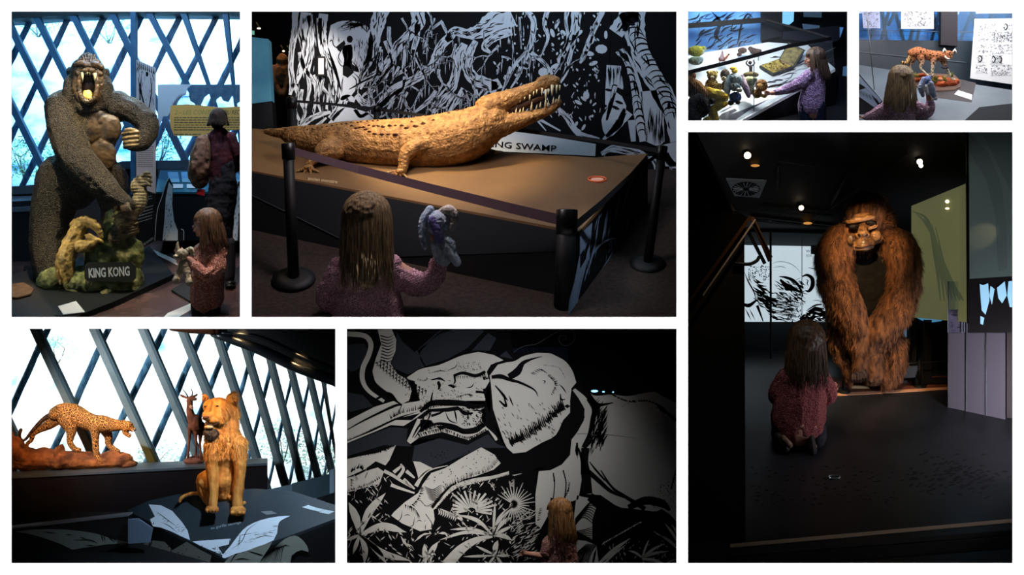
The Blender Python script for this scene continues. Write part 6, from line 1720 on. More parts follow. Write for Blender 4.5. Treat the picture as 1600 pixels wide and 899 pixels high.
    g =G(); tc(g,[(225,320,-22,26),(250,335,-22,30),(290,315,-20,22),(245,350,-20,16)]); b2 =g.build('chin_tuft',mat('dark_tuft',(50,40,36),(84,66,52),scale=10,rough=.9),t,voxel=.7,disp=disp_noise(16,1.2))
    fur(b2,700,4,lambda p: Vector((.1,0,-1)),mat('dark_tuft',(50,40,36)),t,width=.7,name='tuft_hair')
    for x,y in ((212,148),(290,147)): G().ell(*T(x,y),q -23.5,2.8,1.5,1.2,rot=-6).build('eye',mat('amber_dark_eye',(52,32,16),rough=.15,spec=.7),t)
    G().ell(*T(217,218),q -33,5.6,2.6,2.4).build('nose',mat('lion_nose',(112,66,48),rough=.5),t)
    g =G(); g.chain([(*T(212,250),q -31,.7),(*T(235,265),q -31,.8),(*T(270,268),q -30,.8),(*T(302,256),q -26,.7)],seg=6); g.build('mouth_line',mat('mouth_dark_brown',(60,34,24),rough=.7),t)
    g =G(); g.ell(*T(240,280),q -26,7.5,4,5); g.build('chin',mat('pale_chin',(226,190,142),rough=.9),t)
    g =G(); tc(g,[(170,715,10,14),(120,720,8,12),(75,735,6,12),(50,755,4,11),(46,772,4,9)]); g.build('tail',LI,t,voxel=.6)
    g =G(); g.ell(*T(395,95),q -9.5,3,4.6,2); g.build('ear_hollow',mat('ear_brown',(130,72,34),rough=.9),t)
    for x0 in (225,246,268,288): G().cone((*T(x0,838),q -31),(*T(x0 -1,850),q -33),.8,5).build('claw',mat('claw_dark',(60,44,34)),t)

if '6' in PANELS:
    room(534.5,507,1064.5,1135)
    # ============================================================ diorama 6: elephant mural
    q =260; sf =flat(q); Z5 =(535,505,.2169)
    random.seed(66)
    F6 =Plane((0,900,60),(100,900,60),(0,884,q +5))
    struct(G().quad(V(533,905,30),V(1066,905,30),V(1066,890,q +20),V(533,890,q +20)).build('floor',DARK,smooth=False))
    struct(G().quad(V(533,506,500),V(1066,506,500),V(1066,900,500),V(533,900,500)).build('wall_back',mat('night_blue_wall',(8,12,20),rough=.8),smooth=False))
    t =thing('elephant_mural','huge black and white comic ink mural of an elephant charging through jungle leaves','mural',800,900,q)
    G_ =lambda P: [(535+x *.2169,505+y *.2169) for x,y in P]
    edge =G_([(1199,0),(1230,215),(1290,225),(1400,212),(1500,215),(1600,262),(1665,330),(1690,430),(1780,490),(1830,514),(1940,505),(2050,515),(2130,505),(2250,482),(2340,520),(2450,590),(2450,1900),(-60,1900),(-60,-60),(1199,-60)])
    MK =mat('mural_ink_ground',(13,13,15),rough=.9,spec=.03)
    G().prism(edge,q,q +8).build('board',MK,t,smooth=False)
    LW =mat('mural_cream',(196,192,186),rough=.9,spec=.05); DG =mat('mural_dim_grey',(44,47,54),rough=.9,spec=.05)
    d =Art(sf,.25,Z5)                                          # dim background shapes
    d.fill([(390,60),(430,130),(520,210),(690,60),(730,40),(640,120),(560,210),(560,260),(600,330),(470,370),(380,330),(350,290),(390,200)])
    d.fill([(540,200),(700,80),(830,40),(1000,40),(1020,60),(900,180),(760,260),(600,310)]); d.fill([(930,200),(1050,70),(1110,110),(1060,200)]); d.fill([(1130,240),(1180,200),(1230,260)])
    d.fill([(40,160),(160,150),(180,260),(100,340),(40,330)],2); d.fill([(40,500),(150,520),(220,600),(60,640),(35,620)],1)
    d.fill([(35,870),(350,750),(470,760),(460,850),(500,890),(700,830),(900,880),(1050,800),(1110,870),(1190,900),(1000,900),(640,1050),(500,1000),(520,890),(300,880),(35,960)],1)
    d.build('dim_print',DG,t)
    w_ =Art(sf,.4,Z5)
    w_.stroke([(38,78),(160,92),(205,150),(190,230),(150,320),(145,410),(190,490),(300,565)],36,taper=(1,.6))
    w_.fill([(255,50),(280,150),(238,250),(215,350),(240,435),(330,510),(425,582),(560,560),(520,420),(455,398),(400,370),(345,290),(384,200),(388,120),(355,45)])
    w_.fill([(455,398),(560,330),(700,300),(850,235),(980,208),(1090,230),(1160,268),(1070,300),(1040,350),(1060,420),(1030,470),(1040,560),(1030,640),(900,600),(760,590),(640,590),(560,650),(430,680),(390,690),(425,585),(480,560),(500,480)])
    w_.fill([(35,705),(230,605),(370,562),(430,596),(395,680),(210,770),(35,845)])
    w_.fill([(35,866),(350,735),(440,742),(540,680),(620,620),(760,610),(830,600),(900,640),(1030,605),(1030,700),(960,770),(860,795),(745,760),(600,800),(510,835),(540,830),(600,812),(720,785),(910,845),(1010,790),(1050,770),(1105,850),(1130,830),(1060,725),(1010,760),(1040,700),(1040,600),(1060,560),(1000,560),(900,560),(640,590),(560,650),(500,700),(440,700),(350,700),(35,850)])
    w_.fill([(540,690),(490,800),(465,850),(490,872),(560,820),(600,800),(700,770),(640,700)])
    w_.fill([(560,700),(640,640),(760,640),(860,625),(1025,640),(1028,720),(960,765),(860,780),(740,738),(640,748),(560,790)])
    # ear
    w_.fill([(1070,440),(1060,380),(1120,300),(1230,272),(1290,240),(1400,215),(1500,218),(1600,268),(1655,330),(1685,430),(1650,470),(1640,560),(1640,645),(1590,700),(1560,770),(1530,820),(1440,860),(1320,930),(1230,940),(1175,890),(1130,760),(1085,620)],1)
    # body
    w_.fill([(1650,490),(1700,455),(1780,500),(1830,522),(1940,514),(2050,522),(2160,505),(2250,495),(2430,590),(2430,1460),(2360,1380),(2300,1340),(2260,1360),(2060,1335),(1990,1330),(1860,1240),(1757,1232),(1730,1090),(1700,1270),(1640,1290),(1500,1258),(1480,1390),(1430,1480),(1392,1450),(1390,1240),(1415,1068),(1500,1060),(1570,1010),(1640,930),(1650,830),(1700,770),(1745,680),(1735,600),(1690,530)])
    # raised foot
    Y_ =876
    w_.fill([(x,y +Y_) for x,y in [(1000,20),(1095,72),(1140,135),(1090,180),(950,232),(870,250),(800,290),(745,345),(700,400),(655,460),(665,540),(645,610),(560,625),(500,598),(430,568),(352,512),(370,488),(450,415),(545,350),(580,285),(640,205),(740,170),(880,85)]])
    w_.stroke([(650,460+Y_),(700,400+Y_),(800,305+Y_),(950,262+Y_),(1090,235+Y_),(1220,200+Y_)],[40,44,42,36,24,26])
    w_.stroke([(530,300+Y_),(580,220+Y_),(640,180+Y_),(760,150+Y_)],[30,20,10,4]); w_.fill([(x,y +Y_) for x,y in [(510,120),(560,125),(650,170),(600,200),(550,250),(530,180)]])
    w_.fill([(x,y +Y_) for x,y in [(35,240),(100,225),(170,190),(255,165),(300,195),(265,285),(190,300),(35,345)]]); w_.fill([(x,y +Y_) for x,y in [(35,105),(120,85),(250,60),(385,5),(340,110),(310,150),(240,120),(160,180),(35,235)]])
    for P in ([(300,190),(360,220),(420,260),(500,310)],[(370,200),(430,150)],[(400,240),(440,180),(420,140)],[(440,250),(520,320)],[(350,290),(400,310),(520,350)],[(460,190),(520,240)]): w_.stroke([(x,y +Y_) for x,y in P],[26,22,12])
    def leaf(x0,y0,x1,y1,wd,bend=0.0,y=Y_):
        mx,my =(x0 +x1)/2+(y1 -y0)*bend,(y0 +y1)/2-(x1 -x0)*bend
        w_.stroke([(x0,y0 +y),(mx,my +y),(x1,y1 +y)],[wd *.25,wd *.7,wd,wd *.8,1],n=6)
    for (x1,y1,wd,b_) in ((312,348,60,.08),(45,415,60,-.05),(462,632,60,.15),(495,838,50,-.1),(320,860,44,.05),(158,860,44,.1),(75,790,30,0),(30,690,26,0)): leaf(125,650,x1,y1,wd,b_)
    for (x1,y1,wd,b_) in ((1100,415,20,0),(1225,440,34,.1),(1225,520,34,.1),(1225,585,26,0),(830,505,30,-.12),(775,612,24,-.08),(700,688,24,-.1),(1225,690,34,.1)): leaf(1085,655,x1,y1,wd,b_)
    w_.stroke([(1080,660+Y_),(960,690+Y_),(850,760+Y_),(750,870+Y_)],[20,44,70,80])
    for (x1,y1,wd,b_) in ((1120,690,40,.1),(870,808,20,0),(960,730,20,0),(1210,800,22,0),(1150,860,20,0),(1050,860,18,0)): leaf(1105,800,x1,y1,wd,b_)
    leaf(600,860,590,715,40); leaf(625,860,690,700,44,.1)
    for ang in range(-185,20,13):
        a_ =math.radians(ang); L_ =random.uniform(130,190); x0,y0 =930+30*math.cos(a_),478+24*math.sin(a_)
        w_.stroke([(x0,y0 +Y_),(930+L_ *math.cos(a_),478+L_ *.85*math.sin(a_)+Y_)],[6,12,random.uniform(16,30),14])
    for i in range(9): w_.stroke([(690+i *16,460+i *5+Y_),(700+i *15,490+i *4+Y_),(690+i *15,505+i *6+Y_)],10)
    for P in ([(700,460),(780,500),(850,540),(900,600)],[(780,470),(850,520),(870,580)],[(420,660),(470,740)],[(690,640),(740,640),(760,670)],[(520,700),(580,650),(640,640)]): w_.stroke([(x,y +Y_) for x,y in P],16,rough=.4)
    for i in range(420):                                          # broken undergrowth
        x,y =random.uniform(35,1220),random.uniform(200,870)
        if 330 < x < 760 and 260 < y < 620: continue
        if 520 < x < 1200 and y < 260: continue
        a_ =random.choice((random.uniform(-1.4,-.6),random.uniform(.4,1.2))); L_ =random.uniform(14,60)
        w_.stroke([(x,y +Y_),(x +math.cos(a_)*L_,y +math.sin(a_)*L_ +Y_)],random.uniform(4,11),rough=.5)
    for ang in range(-150,150,12):                              # bright fan behind the fore leg
        a_ =math.radians(ang); L_ =random.uniform(110,190); w_.stroke([(1235,430+Y_),(1235+L_ *.95*math.cos(a_),430+L_ *math.sin(a_)+Y_)],[10,8,4])
    for i in range(130):
        x,y =random.uniform(1210,1385),random.uniform(480,850); w_.stroke([(x,y +Y_),(x +random.uniform(10,60),y -random.uniform(10,40)+Y_)],random.uniform(3,10),rough=.4)
    w_.fill([(1199,190+Y_),(1240,195+Y_),(1310,185+Y_),(1290,210+Y_),(1240,225+Y_),(1199,215+Y_)])
    for i in range(6): w_.stroke([(1240+i *10,130-i *4+Y_),(1290+i *4,155-i *10+Y_)],4)
    # grey right-hand foliage
    w_.fill([(1690,1240),(1720,1250),(1845,1275),(1800,1420),(1800,1560),(1670,1490),(1670,1380),(1680,1300)])
    w_.fill([(1670,1560),(1750,1570),(1830,1600),(1850,1760),(1650,1760),(1640,1640)])
    for (x0,y0,x1,y1,wd) in ((1840,1740,2075,1550,30),(1870,1750,2040,1600,18),(2160,1690,2320,1590,20),(2160,1690,2350,1645,22),(2160,1690,2210,1560,16),(2160,1700,2330,1740,24),(2160,1690,2060,1640,18),(2430,1600,2320,1440,22),(2430,1560,2370,1450,16),(2430,1640,2240,1500,14),
                                 (2400,1600,2260,1520,14),(1700,1760,1760,1640,16),(1800,1760,1830,1620,16),(2300,1770,2400,1700,12),(2350,1770,2420,1730,12)):
        w_.stroke([(x0,y0),((x0 +x1)/2,(y0 +y1)/2-10),(x1,y1)],[wd *.5,wd,wd *.8,2])
    for i in range(16): x =1870+i *22; w_.stroke([(x,1600-i *13),(x +26,1570-i *12)],random.uniform(5,12),rough=.5)
    for i in range(70): x,y =random.uniform(1880,2420),random.uniform(1560,1760); w_.stroke([(x,y),(x +random.uniform(-20,20),y +random.uniform(10,30))],random.uniform(3,7))
    # tendril curl on the dark upper part
    w_.build('white_print',LW,t)
    cv =G(); P =[(1199,235),(1300,170),(1400,150),(1500,90),(1600,42),(1660,60),(1675,110),(1640,155),(1590,160),(1560,125),(1570,95),(1600,90),(1612,110),(1598,122)]
    cv.chain([(*G_([p])[0],q +2,.55) for p in P],seg=6,n=6); cv.build('tendril',mat('tendril_grey',(58,62,70),rough=.9),t)
    cv =G(); cv.prism(G_([(1199,185),(1300,178),(1600,178),(1626,190),(1626,300),(1199,300)]),492,500); tag(cv.build('dim_screen',mat('dim_blue_panel',(34,52,74),rough=.7),smooth=False),'dim blue panel in the dark behind the top of the elephant ear','screen')

    k =Art(sf,.7,Z5)
    def hatch(P,L_,wd,n,side=1,jit=.35,ang=None,inset=0):
        S_ =spline(P,8); m_ =len(S_)
        for i in range(n):
            u =(i +random.uniform(-.4,.4))/n *(m_ -1); u =min(max(u,0),m_ -1.01); j =int(u); f =u -j
            x =S_[j][0]+(S_[j +1][0]-S_[j][0])*f; y =S_[j][1]+(S_[j +1][1]-S_[j][1])*f
            dx,dy =S_[j +1][0]-S_[j][0],S_[j +1][1]-S_[j][1]; l_ =math.hypot(dx,dy) or 1
            nx,ny =(-dy /l_ *side,dx /l_ *side) if ang is None else (math.cos(math.radians(ang)),math.sin(math.radians(ang)))
            h =L_ *random.uniform(1-jit,1+jit)
            k.stroke([(x,y),(x +nx *h +dx /l_ *h *.2,y +ny *h +dy /l_ *h *.2)],[wd,wd *.6,0.5])
    # outlines
    for P,wd in (([(455,395),(560,330),(700,295),(850,232),(980,203),(1100,228),(1165,270)],11),([(215,350),(240,435),(330,510),(425,585)],12),([(280,150),(238,250),(215,350)],10),([(1060,345),(1100,290),(1230,272),(1300,232),(1400,208),(1500,212),(1600,262),(1655,330),(1688,430),(1650,470)],15),
                  ([(1199,390),(1260,350),(1300,290),(1360,262),(1440,240)],[46,56,30,14,3]),([(1075,390),(1140,385),(1210,410),(1280,430),(1380,480),(1410,530)],[24,34,24,18,12,3]),([(1040,470),(1060,600),(1110,760),(1180,900)],[60,30,16,10]),
                  ([(1050,470),(1045,600),(1030,700),(1120,800),(1150,880)],[20,46,50,40,30]),([(1690,450),(1760,510),(1800,560),(1850,590),(1950,575)],[50,46,40,24,6]),([(1780,540),(1820,620),(1800,700),(1780,800),(1740,900)],[50,50,30,26,40]),
                  ([(1700,455),(1780,500),(1830,520),(1940,510),(2050,522),(2160,503),(2250,492),(2430,588)],10),([(1750,900),(1745,1000),(1755,1100),(1770,1230)],[60,50,70,60]),([(1700,900),(1730,1000),(1740,1090)],[10,30,46]),
                  ([(1760,1060),(1850,1140),(1930,1210),(2030,1260)],[36,34,26,8]),([(1860,1060),(1940,1180),(2020,1240),(2100,1290),(2180,1340)],[8,16,24,30,34]),([(2060,1330),(2180,1280),(2300,1300),(2360,1350)],[40,60,60,20]),
                  ([(1780,1250),(1900,1330),(2100,1400),(2260,1370)],[60,90,80,30]),([(640,410),(700,400),(740,420)],[6,18,6]),([(690,420),(700,450),(690,480)],[16,22,8]),([(800,380),(870,360),(960,380),(1030,350)],[18,22,26,20]),([(805,380),(812,420),(800,440)],[12,14,5]),
                  ([(640,360),(700,345),(760,350)],6),([(750,345),(810,320),(830,290)],6),([(890,465),(930,460),(948,430)],7),([(960,495),(1010,500),(1050,520)],[18,16,4]),([(650,500),(640,560),(650,590)],[8,16,20]),
                  ([(560,640),(640,580),(760,575),(870,580),(940,600),(1030,590)],[20,40,46,40,36,16]),([(590,640),(580,700),(540,760),(505,825)],[8,12,14,6]),([(640,640),(620,690),(560,770),(520,830)],[4,10,10,4]),([(640,670),(700,650),(740,630)],[20,16,4]),
                  ([(740,635),(770,700),(830,725)],9),([(800,600),(815,660),(825,720)],12),([(620,740),(700,725),(800,745),(870,780),(960,770),(1020,730)],[12,20,30,40,44,30]),([(830,610),(880,650),(940,650)],[14,30,10]),
                  ([(35,770),(160,700),(370,600),(430,590)],[6,12,20,10]),([(35,850),(210,775),(390,690),(540,640)],14),([(200,575),(330,510),(400,570)],[10,26,8])):
        k.stroke(P,wd,n=5)
    k.fill([(1655,480),(1700,540),(1745,620),(1740,700),(1690,790),(1650,840),(1640,950),(1580,1020),(1500,1060),(1420,1060),(1200,1100),(1199,960),(1330,945),(1440,880),(1560,790),(1600,700),(1650,640),(1640,560)])
    for i in range(9):                                            # trunk wrinkles
        y0 =90+i *22; k.stroke([(285-abs(i -4)*3,y0),(330,y0 +14),(372,y0 -6)],[9,7,2])
    for i in range(14):
        a_ =i /13; x =235+a_ *300; y =270+a_ *190+30*math.sin(a_ *2)
        for j in range(3): k.stroke([(x +j *26,y -j *8+20),(x +16+j *26,y +16-j *8),(x +14+j *24,y +44-j *8)],[4,10,3])
    hatch([(350,690),(430,650),(560,620),(640,580)],30,9,26,-1); hatch([(35,850),(210,775),(390,690)],14,6,22,-1); hatch([(560,640),(700,600),(860,600)],30,8,22,-1,ang=-70)
    hatch([(810,380),(960,380),(1030,360)],22,6,24,1); hatch([(680,430),(700,490)],26,7,7,-1,ang=10); hatch([(760,450),(800,470)],34,7,9,1,ang=-30); hatch([(600,640),(640,650)],40,5,6,ang=120)
    hatch([(820,530),(900,510),(940,520)],14,8,16,1); hatch([(540,410),(590,420),(620,400)],14,5,12,-1); hatch([(540,800),(720,760),(900,820),(1040,760)],30,9,44,1); hatch([(560,790),(720,750),(880,800)],22,8,34,-1)
    hatch([(980,640),(1020,620),(1030,700),(960,760)],30,8,26,1); hatch([(1060,400),(1020,410),(1010,390)],24,10,8,1)
    for i in range(120): x,y =random.uniform(860,1030),random.uniform(600,740); k.dot(x,y,random.uniform(3,9),random.uniform(2,5),random.uniform(0,90),6)
    for i in range(60): x,y =random.uniform(820,1010),random.uniform(280,340); k.dot(x,y,random.uniform(2,6),2.4,0,5)
    for i in range(50): x,y =random.uniform(440,860),random.uniform(480,570); k.stroke([(x,y),(x +8,y +random.uniform(8,18))],4)
    # ear detail
    hatch([(1360,360),(1420,330),(1470,360)],34,7,9,ang=35); hatch([(1480,380),(1530,440),(1500,520)],22,8,16,-1); hatch([(1450,300),(1560,320),(1610,400)],7,6,20,1)
    for P,wd in (([(1450,440),(1460,420),(1440,415)],8),([(1560,440),(1590,470),(1615,510)],9),([(1570,510),(1575,550),(1605,550)],[6,14,6]),([(1600,600),(1640,600)],30),([(1199,520),(1230,600)],12),([(1130,560),(1180,600),(1160,520)],[10,20,6]),([(1100,450),(1160,520),(1190,560)],[8,20,6])): k.stroke(P,wd)
    for i in range(34):                                           # fringe of drips along the lower ear
        u =i /33; x =1199+u *380; y =870-260*u ** 1.3
        k.stroke([(x,y -random.uniform(40,80)),(x +14,y -10),(x +28,y +random.uniform(0,24))],[3,random.uniform(10,24),8])
    for i in range(90):
        x =random.uniform(1110,1600); y =random.uniform(560,860)
        if y < 980-(x -1100)*.45+20: k.stroke([(x,y),(x +random.uniform(10,24),y +random.uniform(14,34))],random.uniform(3,8))
    # body detail
    for i in range(60):
        u =random.random(); x =1770+u *120; y =900-u *190+random.uniform(-90,90); k.stroke([(x,y),(x +30,y -60)],random.uniform(3,10))
    hatch([(1800,560),(1820,640)],60,9,16,ang=35); hatch([(2010,600),(2100,560),(2230,580),(2330,680),(2400,830)],8,6,30,1); hatch([(1930,510),(2050,560),(2200,560),(2330,620)],20,14,20,ang=25)
    hatch([(2260,580),(2340,640),(2420,700)],60,14,12,ang=60); hatch([(1640,1150),(1630,1210),(1600,1270)],12,9,14,1); hatch([(1520,1080),(1530,1150),(1520,1260)],26,8,18,ang=100); hatch([(1590,1060),(1610,1150),(1600,1260)],20,10,24,ang=80)
    hatch([(1420,1340),(1400,1440)],26,6,8,ang=-30); hatch([(1390,1060),(1450,1050)],20,8,7,ang=-60); hatch([(1780,1000),(1850,1080),(1960,1200)],50,8,22,ang=60); hatch([(2420,900),(2400,1050),(2360,1200)],16,10,50,-1)
    for i in range(300):
        x,y =random.uniform(2050,2425),random.uniform(900,1330)
        if y > 1560-(x -1750)*.55-100: k.stroke([(x,y),(x +random.uniform(-6,10),y +random.uniform(5,18))],random.uniform(3,7))
    k.stroke([(1690,800),(1860,800),(2120,830)],3,taper=(1,.4)); hatch([(1790,830),(1760,900)],70,8,10,ang=-50); hatch([(1690,860),(1680,920)],60,14,6,ang=80)
    for i in range(10): k.stroke([(1460+i *3,1760),(1480,1600)],1)
    for i in range(70):
        u =random.random(); x =1790+u *90; y =640+u *30+random.uniform(-40,260); k.stroke([(x,y),(x +10,y -40),(x +34,y -76)],[6,random.uniform(5,11),2])
    for i in range(60): x,y =random.uniform(560,1000),random.uniform(330,560); k.stroke([(x,y),(x +random.uniform(4,18),y +random.uniform(-10,14))],random.uniform(2.5,6))
    # foot detail
    for i in range(120):
        x,y =random.uniform(600,1130),random.uniform(40,330)
        k.dot(x,y +Y_,random.uniform(3,7),random.uniform(2,4),random.uniform(0,180),6)
    hatch([(x,y +Y_) for x,y in [(900,230),(1050,190),(1130,110)]],30,5,24,-1); hatch([(x,y +Y_) for x,y in [(740,330),(830,280),(960,240)]],40,6,24,-1)
    for i in range(9): k.stroke([(590+i *4,300+i *11+Y_),(650+i *4,325+i *11+Y_),(710+i *2,290+i *11+Y_)],[3,7,3])
    for P,wd in (([(430,470),(425,520),(400,550),(360,520)],6),([(520,520),(510,580),(480,590)],6),([(600,570),(595,620)],6),([(440,515),(470,505),(490,515)],5),([(530,560),(555,545),(575,560)],5),([(590,560),(600,540)],4)): k.stroke([(x,y +Y_) for x,y in P],wd)
    hatch([(x,y +Y_) for x,y in [(450,430),(520,460),(560,520)]],30,6,16,ang=100); hatch([(x,y +Y_) for x,y in [(600,500),(640,560),(640,600)]],24,6,12,ang=60); hatch([(x,y +Y_) for x,y in [(560,400),(600,440),(650,420)]],16,6,12,ang=40)
    hatch([(x,y +Y_) for x,y in [(480,450),(540,390),(570,300)]],24,8,20,1); hatch([(x,y +Y_) for x,y in [(950,270),(1090,245),(1200,210)]],14,7,24,1); hatch([(x,y +Y_) for x,y in [(660,470),(760,360),(860,290)]],16,7,26,1)
    hatch([(x,y +Y_) for x,y in [(35,340),(190,290),(280,240)]],20,7,22,-1); hatch([(x,y +Y_) for x,y in [(60,250),(60,330)]],20,6,8,ang=0); hatch([(x,y +Y_) for x,y in [(60,85),(250,55),(380,5)]],14,8,30,1); hatch([(x,y +Y_) for x,y in [(60,200),(120,170),(150,190)]],30,12,9,ang=-80)
    # ribs on the grey fans
    for i in range(9): k.stroke([(1675,1460-i *6),(1740+i *6,1400-i *14),(1840,1480-i *24)],[3,8,3])
    for i in range(8): k.stroke([(1670,1500+i *4),(1740,1490+i *10),(1800,1470+i *16)],[3,6,3])
    for i in range(11): k.stroke([(1640+i *12,1760),(1690+i *10,1660),(1760+i *8,1590)],[8,7,3])
    k.build('ink_print',mat('mural_ink',(14,14,16),rough=.9,spec=.03),t)
    # window lights far behind
    for i,(x,y,r) in enumerate(((929,611.5,5.5),(943,612.5,2),(958,613,1.2))):
        u =thing('blue_lamp',('wide bright blue lamp glowing above the back of the elephant','small blue lamp right of the wide bright one above the elephant back','tiny blue lamp furthest right above the elephant back')[i],'lamp',x,y +2,430)
        G().ell(x,y,430,r,max(1,r *.34),1).build('tube',emis('blue_tube',(120,200,255),4),u); G().bar((x,y +1,434),(x,y +1,500),2,3).build('fitting',BLK,u)
    # child
    q =105
    t =thing('person','child in a pink top standing before the elephant mural, one arm stretched left','person',865,905,q)
    g =G(); head(g,873,802,q,18,150)
    g.chain([(874,818,q,8),(874,834,q,8)],n=1); g.chain([(872,842,q,18),(870,870,q,21),(870,920,q,23)],flat=.7)
    g.chain([(860,850,q -6,9),(850,868,q -8,7),(836,868,q -8,5.5),(822,866,q -9,4.6)]); hand(g,820,866,q -9,5,(-1,-.1),curl=.6); g.chain([(888,848,q,9),(892,880,q,8),(892,920,q,7)])
    g.build('body',SKIN,t,voxel=.8,sm=3); face_parts(873,802,q,18,150,t)
    hair(874,801,q,19,150,50,t,m=mat('honey_hair',(92,60,36),(160,118,70),scale=12,rough=.5,stretch=(3,3,.4)),n=300,seed=23,spread=1.1,back=.1,w=.045)
    g =G(); g.ell(872,846,q,24,12,16); g.chain([(872,850,q,22),(869,875,q,24),(868,925,q,28)],flat=.7); g.chain([(858,850,q -6,12),(853,864,q -8,10)]); g.chain([(888,850,q,12),(893,880,q,11),(893,920,q,10)])
    g.build('knit_top',mat('dusty_pink_knit',(157,101,94),(206,156,146),scale=44,rough=.95,bump=.9,lo=.42,hi=.58,detail=1),t,voxel=.8,sm=3,disp=disp_noise(12,.9))

if '7' in PANELS:
    room(1067.5,199.5,1835,1135)
    # ============================================================ diorama 7: big ape in the dark hall
    F7 =Plane((0,885,90),(100,885,90),(0,556,730)); f7 =F7.q
    g =G(); P =[(1066,899),(1600,899),(1760,899),(1760,548),(1066,548)]
    g.loft([F7(*p) for p in P],[F7(*p)-Vector((0,0,.04)) for p in P])
    struct(g.build('floor',mat('dark_glossy_floor',(30,31,33),(40,40,42),scale=2,rough=.32,spec=.55,bump=.05),smooth=False))
    # ceiling of dark mesh
    C7 =Plane((0,200,640),(100,200,640),(0,372,790))
    g =G(); P =[(1066,190),(1760,190),(1760,372),(1066,372)]
    g.loft([C7(*p)+Vector((0,0,.05)) for p in P],[C7(*p) for p in P])
    cm =bpy.data.materials.new('ceiling_mesh'); cm.use_nodes =True; nt =cm.node_tree; b_ =nt.nodes['Principled BSDF']; b_.inputs['Roughness'].default_value =.5
    tcn =nt.nodes.new('ShaderNodeTexCoord'); mpn =nt.nodes.new('ShaderNodeMapping'); mpn.inputs['Rotation'].default_value =(0,0,.9); wv =nt.nodes.new('ShaderNodeTexWave'); wv.inputs['Scale'].default_value =14
    rmp =nt.nodes.new('ShaderNodeValToRGB'); rmp.color_ramp.elements[0].color =lin((5,5,6)); rmp.color_ramp.elements[1].color =lin((36,34,32))
    nt.links.new(tcn.outputs['Object'],mpn.inputs[0]); nt.links.new(mpn.outputs[0],wv.inputs[0]); nt.links.new(wv.outputs['Fac'],rmp.inputs[0]); nt.links.new(rmp.outputs[0],b_.inputs['Base Color'])
    struct(g.build('ceiling',cm,smooth=False))
    struct(G().quad(V(1066,300,800),V(1760,300,800),V(1760,570,800),V(1066,570,800)).build('wall_back',mat('dark_back_wall',(22,27,31),rough=.8),smooth=False))
    g =G(); g.prism([(1160,362),(1300,366),(1300,385),(1160,385)],770,775); struct(g.build('trim_4',mat('grey_fascia',(66,70,72),rough=.7),smooth=False))
    # ceiling fittings
    def spot_(lab,x,y,q,r=4.5):
        q =C7.q(x,y)-22
        t =thing('ceiling_spotlight',lab,'spotlight',x,y,q,None)
        G().ell(x,y,q,r,r,2.5).build('bulb',emis('spot_glow',(255,232,196),6),t)
        g =G(); g.chain([(x,y,q +5,r *1.05),(x -3,y -5,q +12,r)],n=1,seg=10); g.chain([(x -3,y -5,q +12,1.2),(x -10,y -14,q +14,1)],n=1,seg=6); g.build('housing',BLK,t)
    spot_('bright round spotlight in the dark ceiling above the air vent',1168,243,300,5.5); spot_('round spotlight in the ceiling just left of the big ape head',1252,325,480,4)
    spot_('pair of lit spotlights in the ceiling above right of the big ape, upper lamp',1437,253,380,4.6); spot_('pair of lit spotlights in the ceiling above right of the big ape, lower lamp',1439,259,382,3.4)
    for x,y,q in ((1180,259,C7.q(0,259)-12),(1262,349,C7.q(0,349)-12)):  # glowing ovals painted for lamp reflections on the ceiling
        tag(G().ell(x,y,q,7,2.2,6).build('reflection_glow',mat('amber_reflection',(216,150,76),rough=.4,emit=.8)),'warm oval glow reflected from a lamp on the ceiling %s' % ('near the air vent' if x < 1200 else 'near the big ape head'),'reflection')
    t =thing('air_vent','square ceiling air vent with a round swirl grille in the dark ceiling at the left','air vent',1165,292,380)
    P =[(1134,278),(1197,281),(1186,307),(1147,304)]; CV =lambda x,y,l=0: C7(x,y,l +6)
    g =G(); L_ =[CV(*p) for p in P]; g.loft(L_,[v +Vector((0,0,.03)) for v in L_]); g.build('vent_plate',mat('vent_grey',(150,156,160),rough=.5),t,smooth=False)
    g =G(); L_ =[CV(1165+22*math.cos(i *math.pi /12),292.5+11*math.sin(i *math.pi /12),1) for i in range(24)]; g.add(L_,[list(range(24))]); g.build('opening',mat('vent_dark',(12,13,14),rough=.7),t,smooth=False)
    for i in range(20):
        a_ =i *math.pi /10; g =G()
        p0,p1 =CV(1165+5*math.cos(a_),292.5+2.5*math.sin(a_),2),CV(1165+20.5*math.cos(a_ +.12),292.5+10.2*math.sin(a_ +.12),2); sd =Vector((-math.sin(a_),0,math.cos(a_)))*.012
        g.quad(p0 -sd *.5,p1 -sd,p1 +sd,p0 +sd *.5); g.build('vane',mat('vane_grey',(190,196,200),rough=.4),t,smooth=False)
    PIP =mat('ceiling_pipe',(46,50,52),rough=.4)
    for i,(lab,P) in enumerate((('grey pipe running level across the ceiling behind the big ape head',[(1176,343,700,2.6),(1240,350,690,2.6),(1330,360,680,2.6)]),('thin ceiling pipe above the level grey pipe',[(1190,327,640,1.6),(1300,336,640,1.6)]),
                                  ('thin bar crossing the ceiling at the upper middle',[(1215,252,360,1),(1330,268,360,1)]),('pale strip light slanting down toward the big ape head',[(1328,268,420,3),(1300,318,470,3)]),
                                  ('thin cable slanting across the ceiling in front of the big ape head',[(1264,352,520,.8),(1340,296,440,.8),(1420,240,360,.8)]),('short vertical grey strip hanging from the ceiling',[(1217,262,420,2.4),(1214,294,430,2.4)]))):
        tag(G().chain([(x,y,C7.q(x,y)-10,r) for x,y,q,r in P],n=1,seg=8).build('pipe',PIP),lab,'pipe')
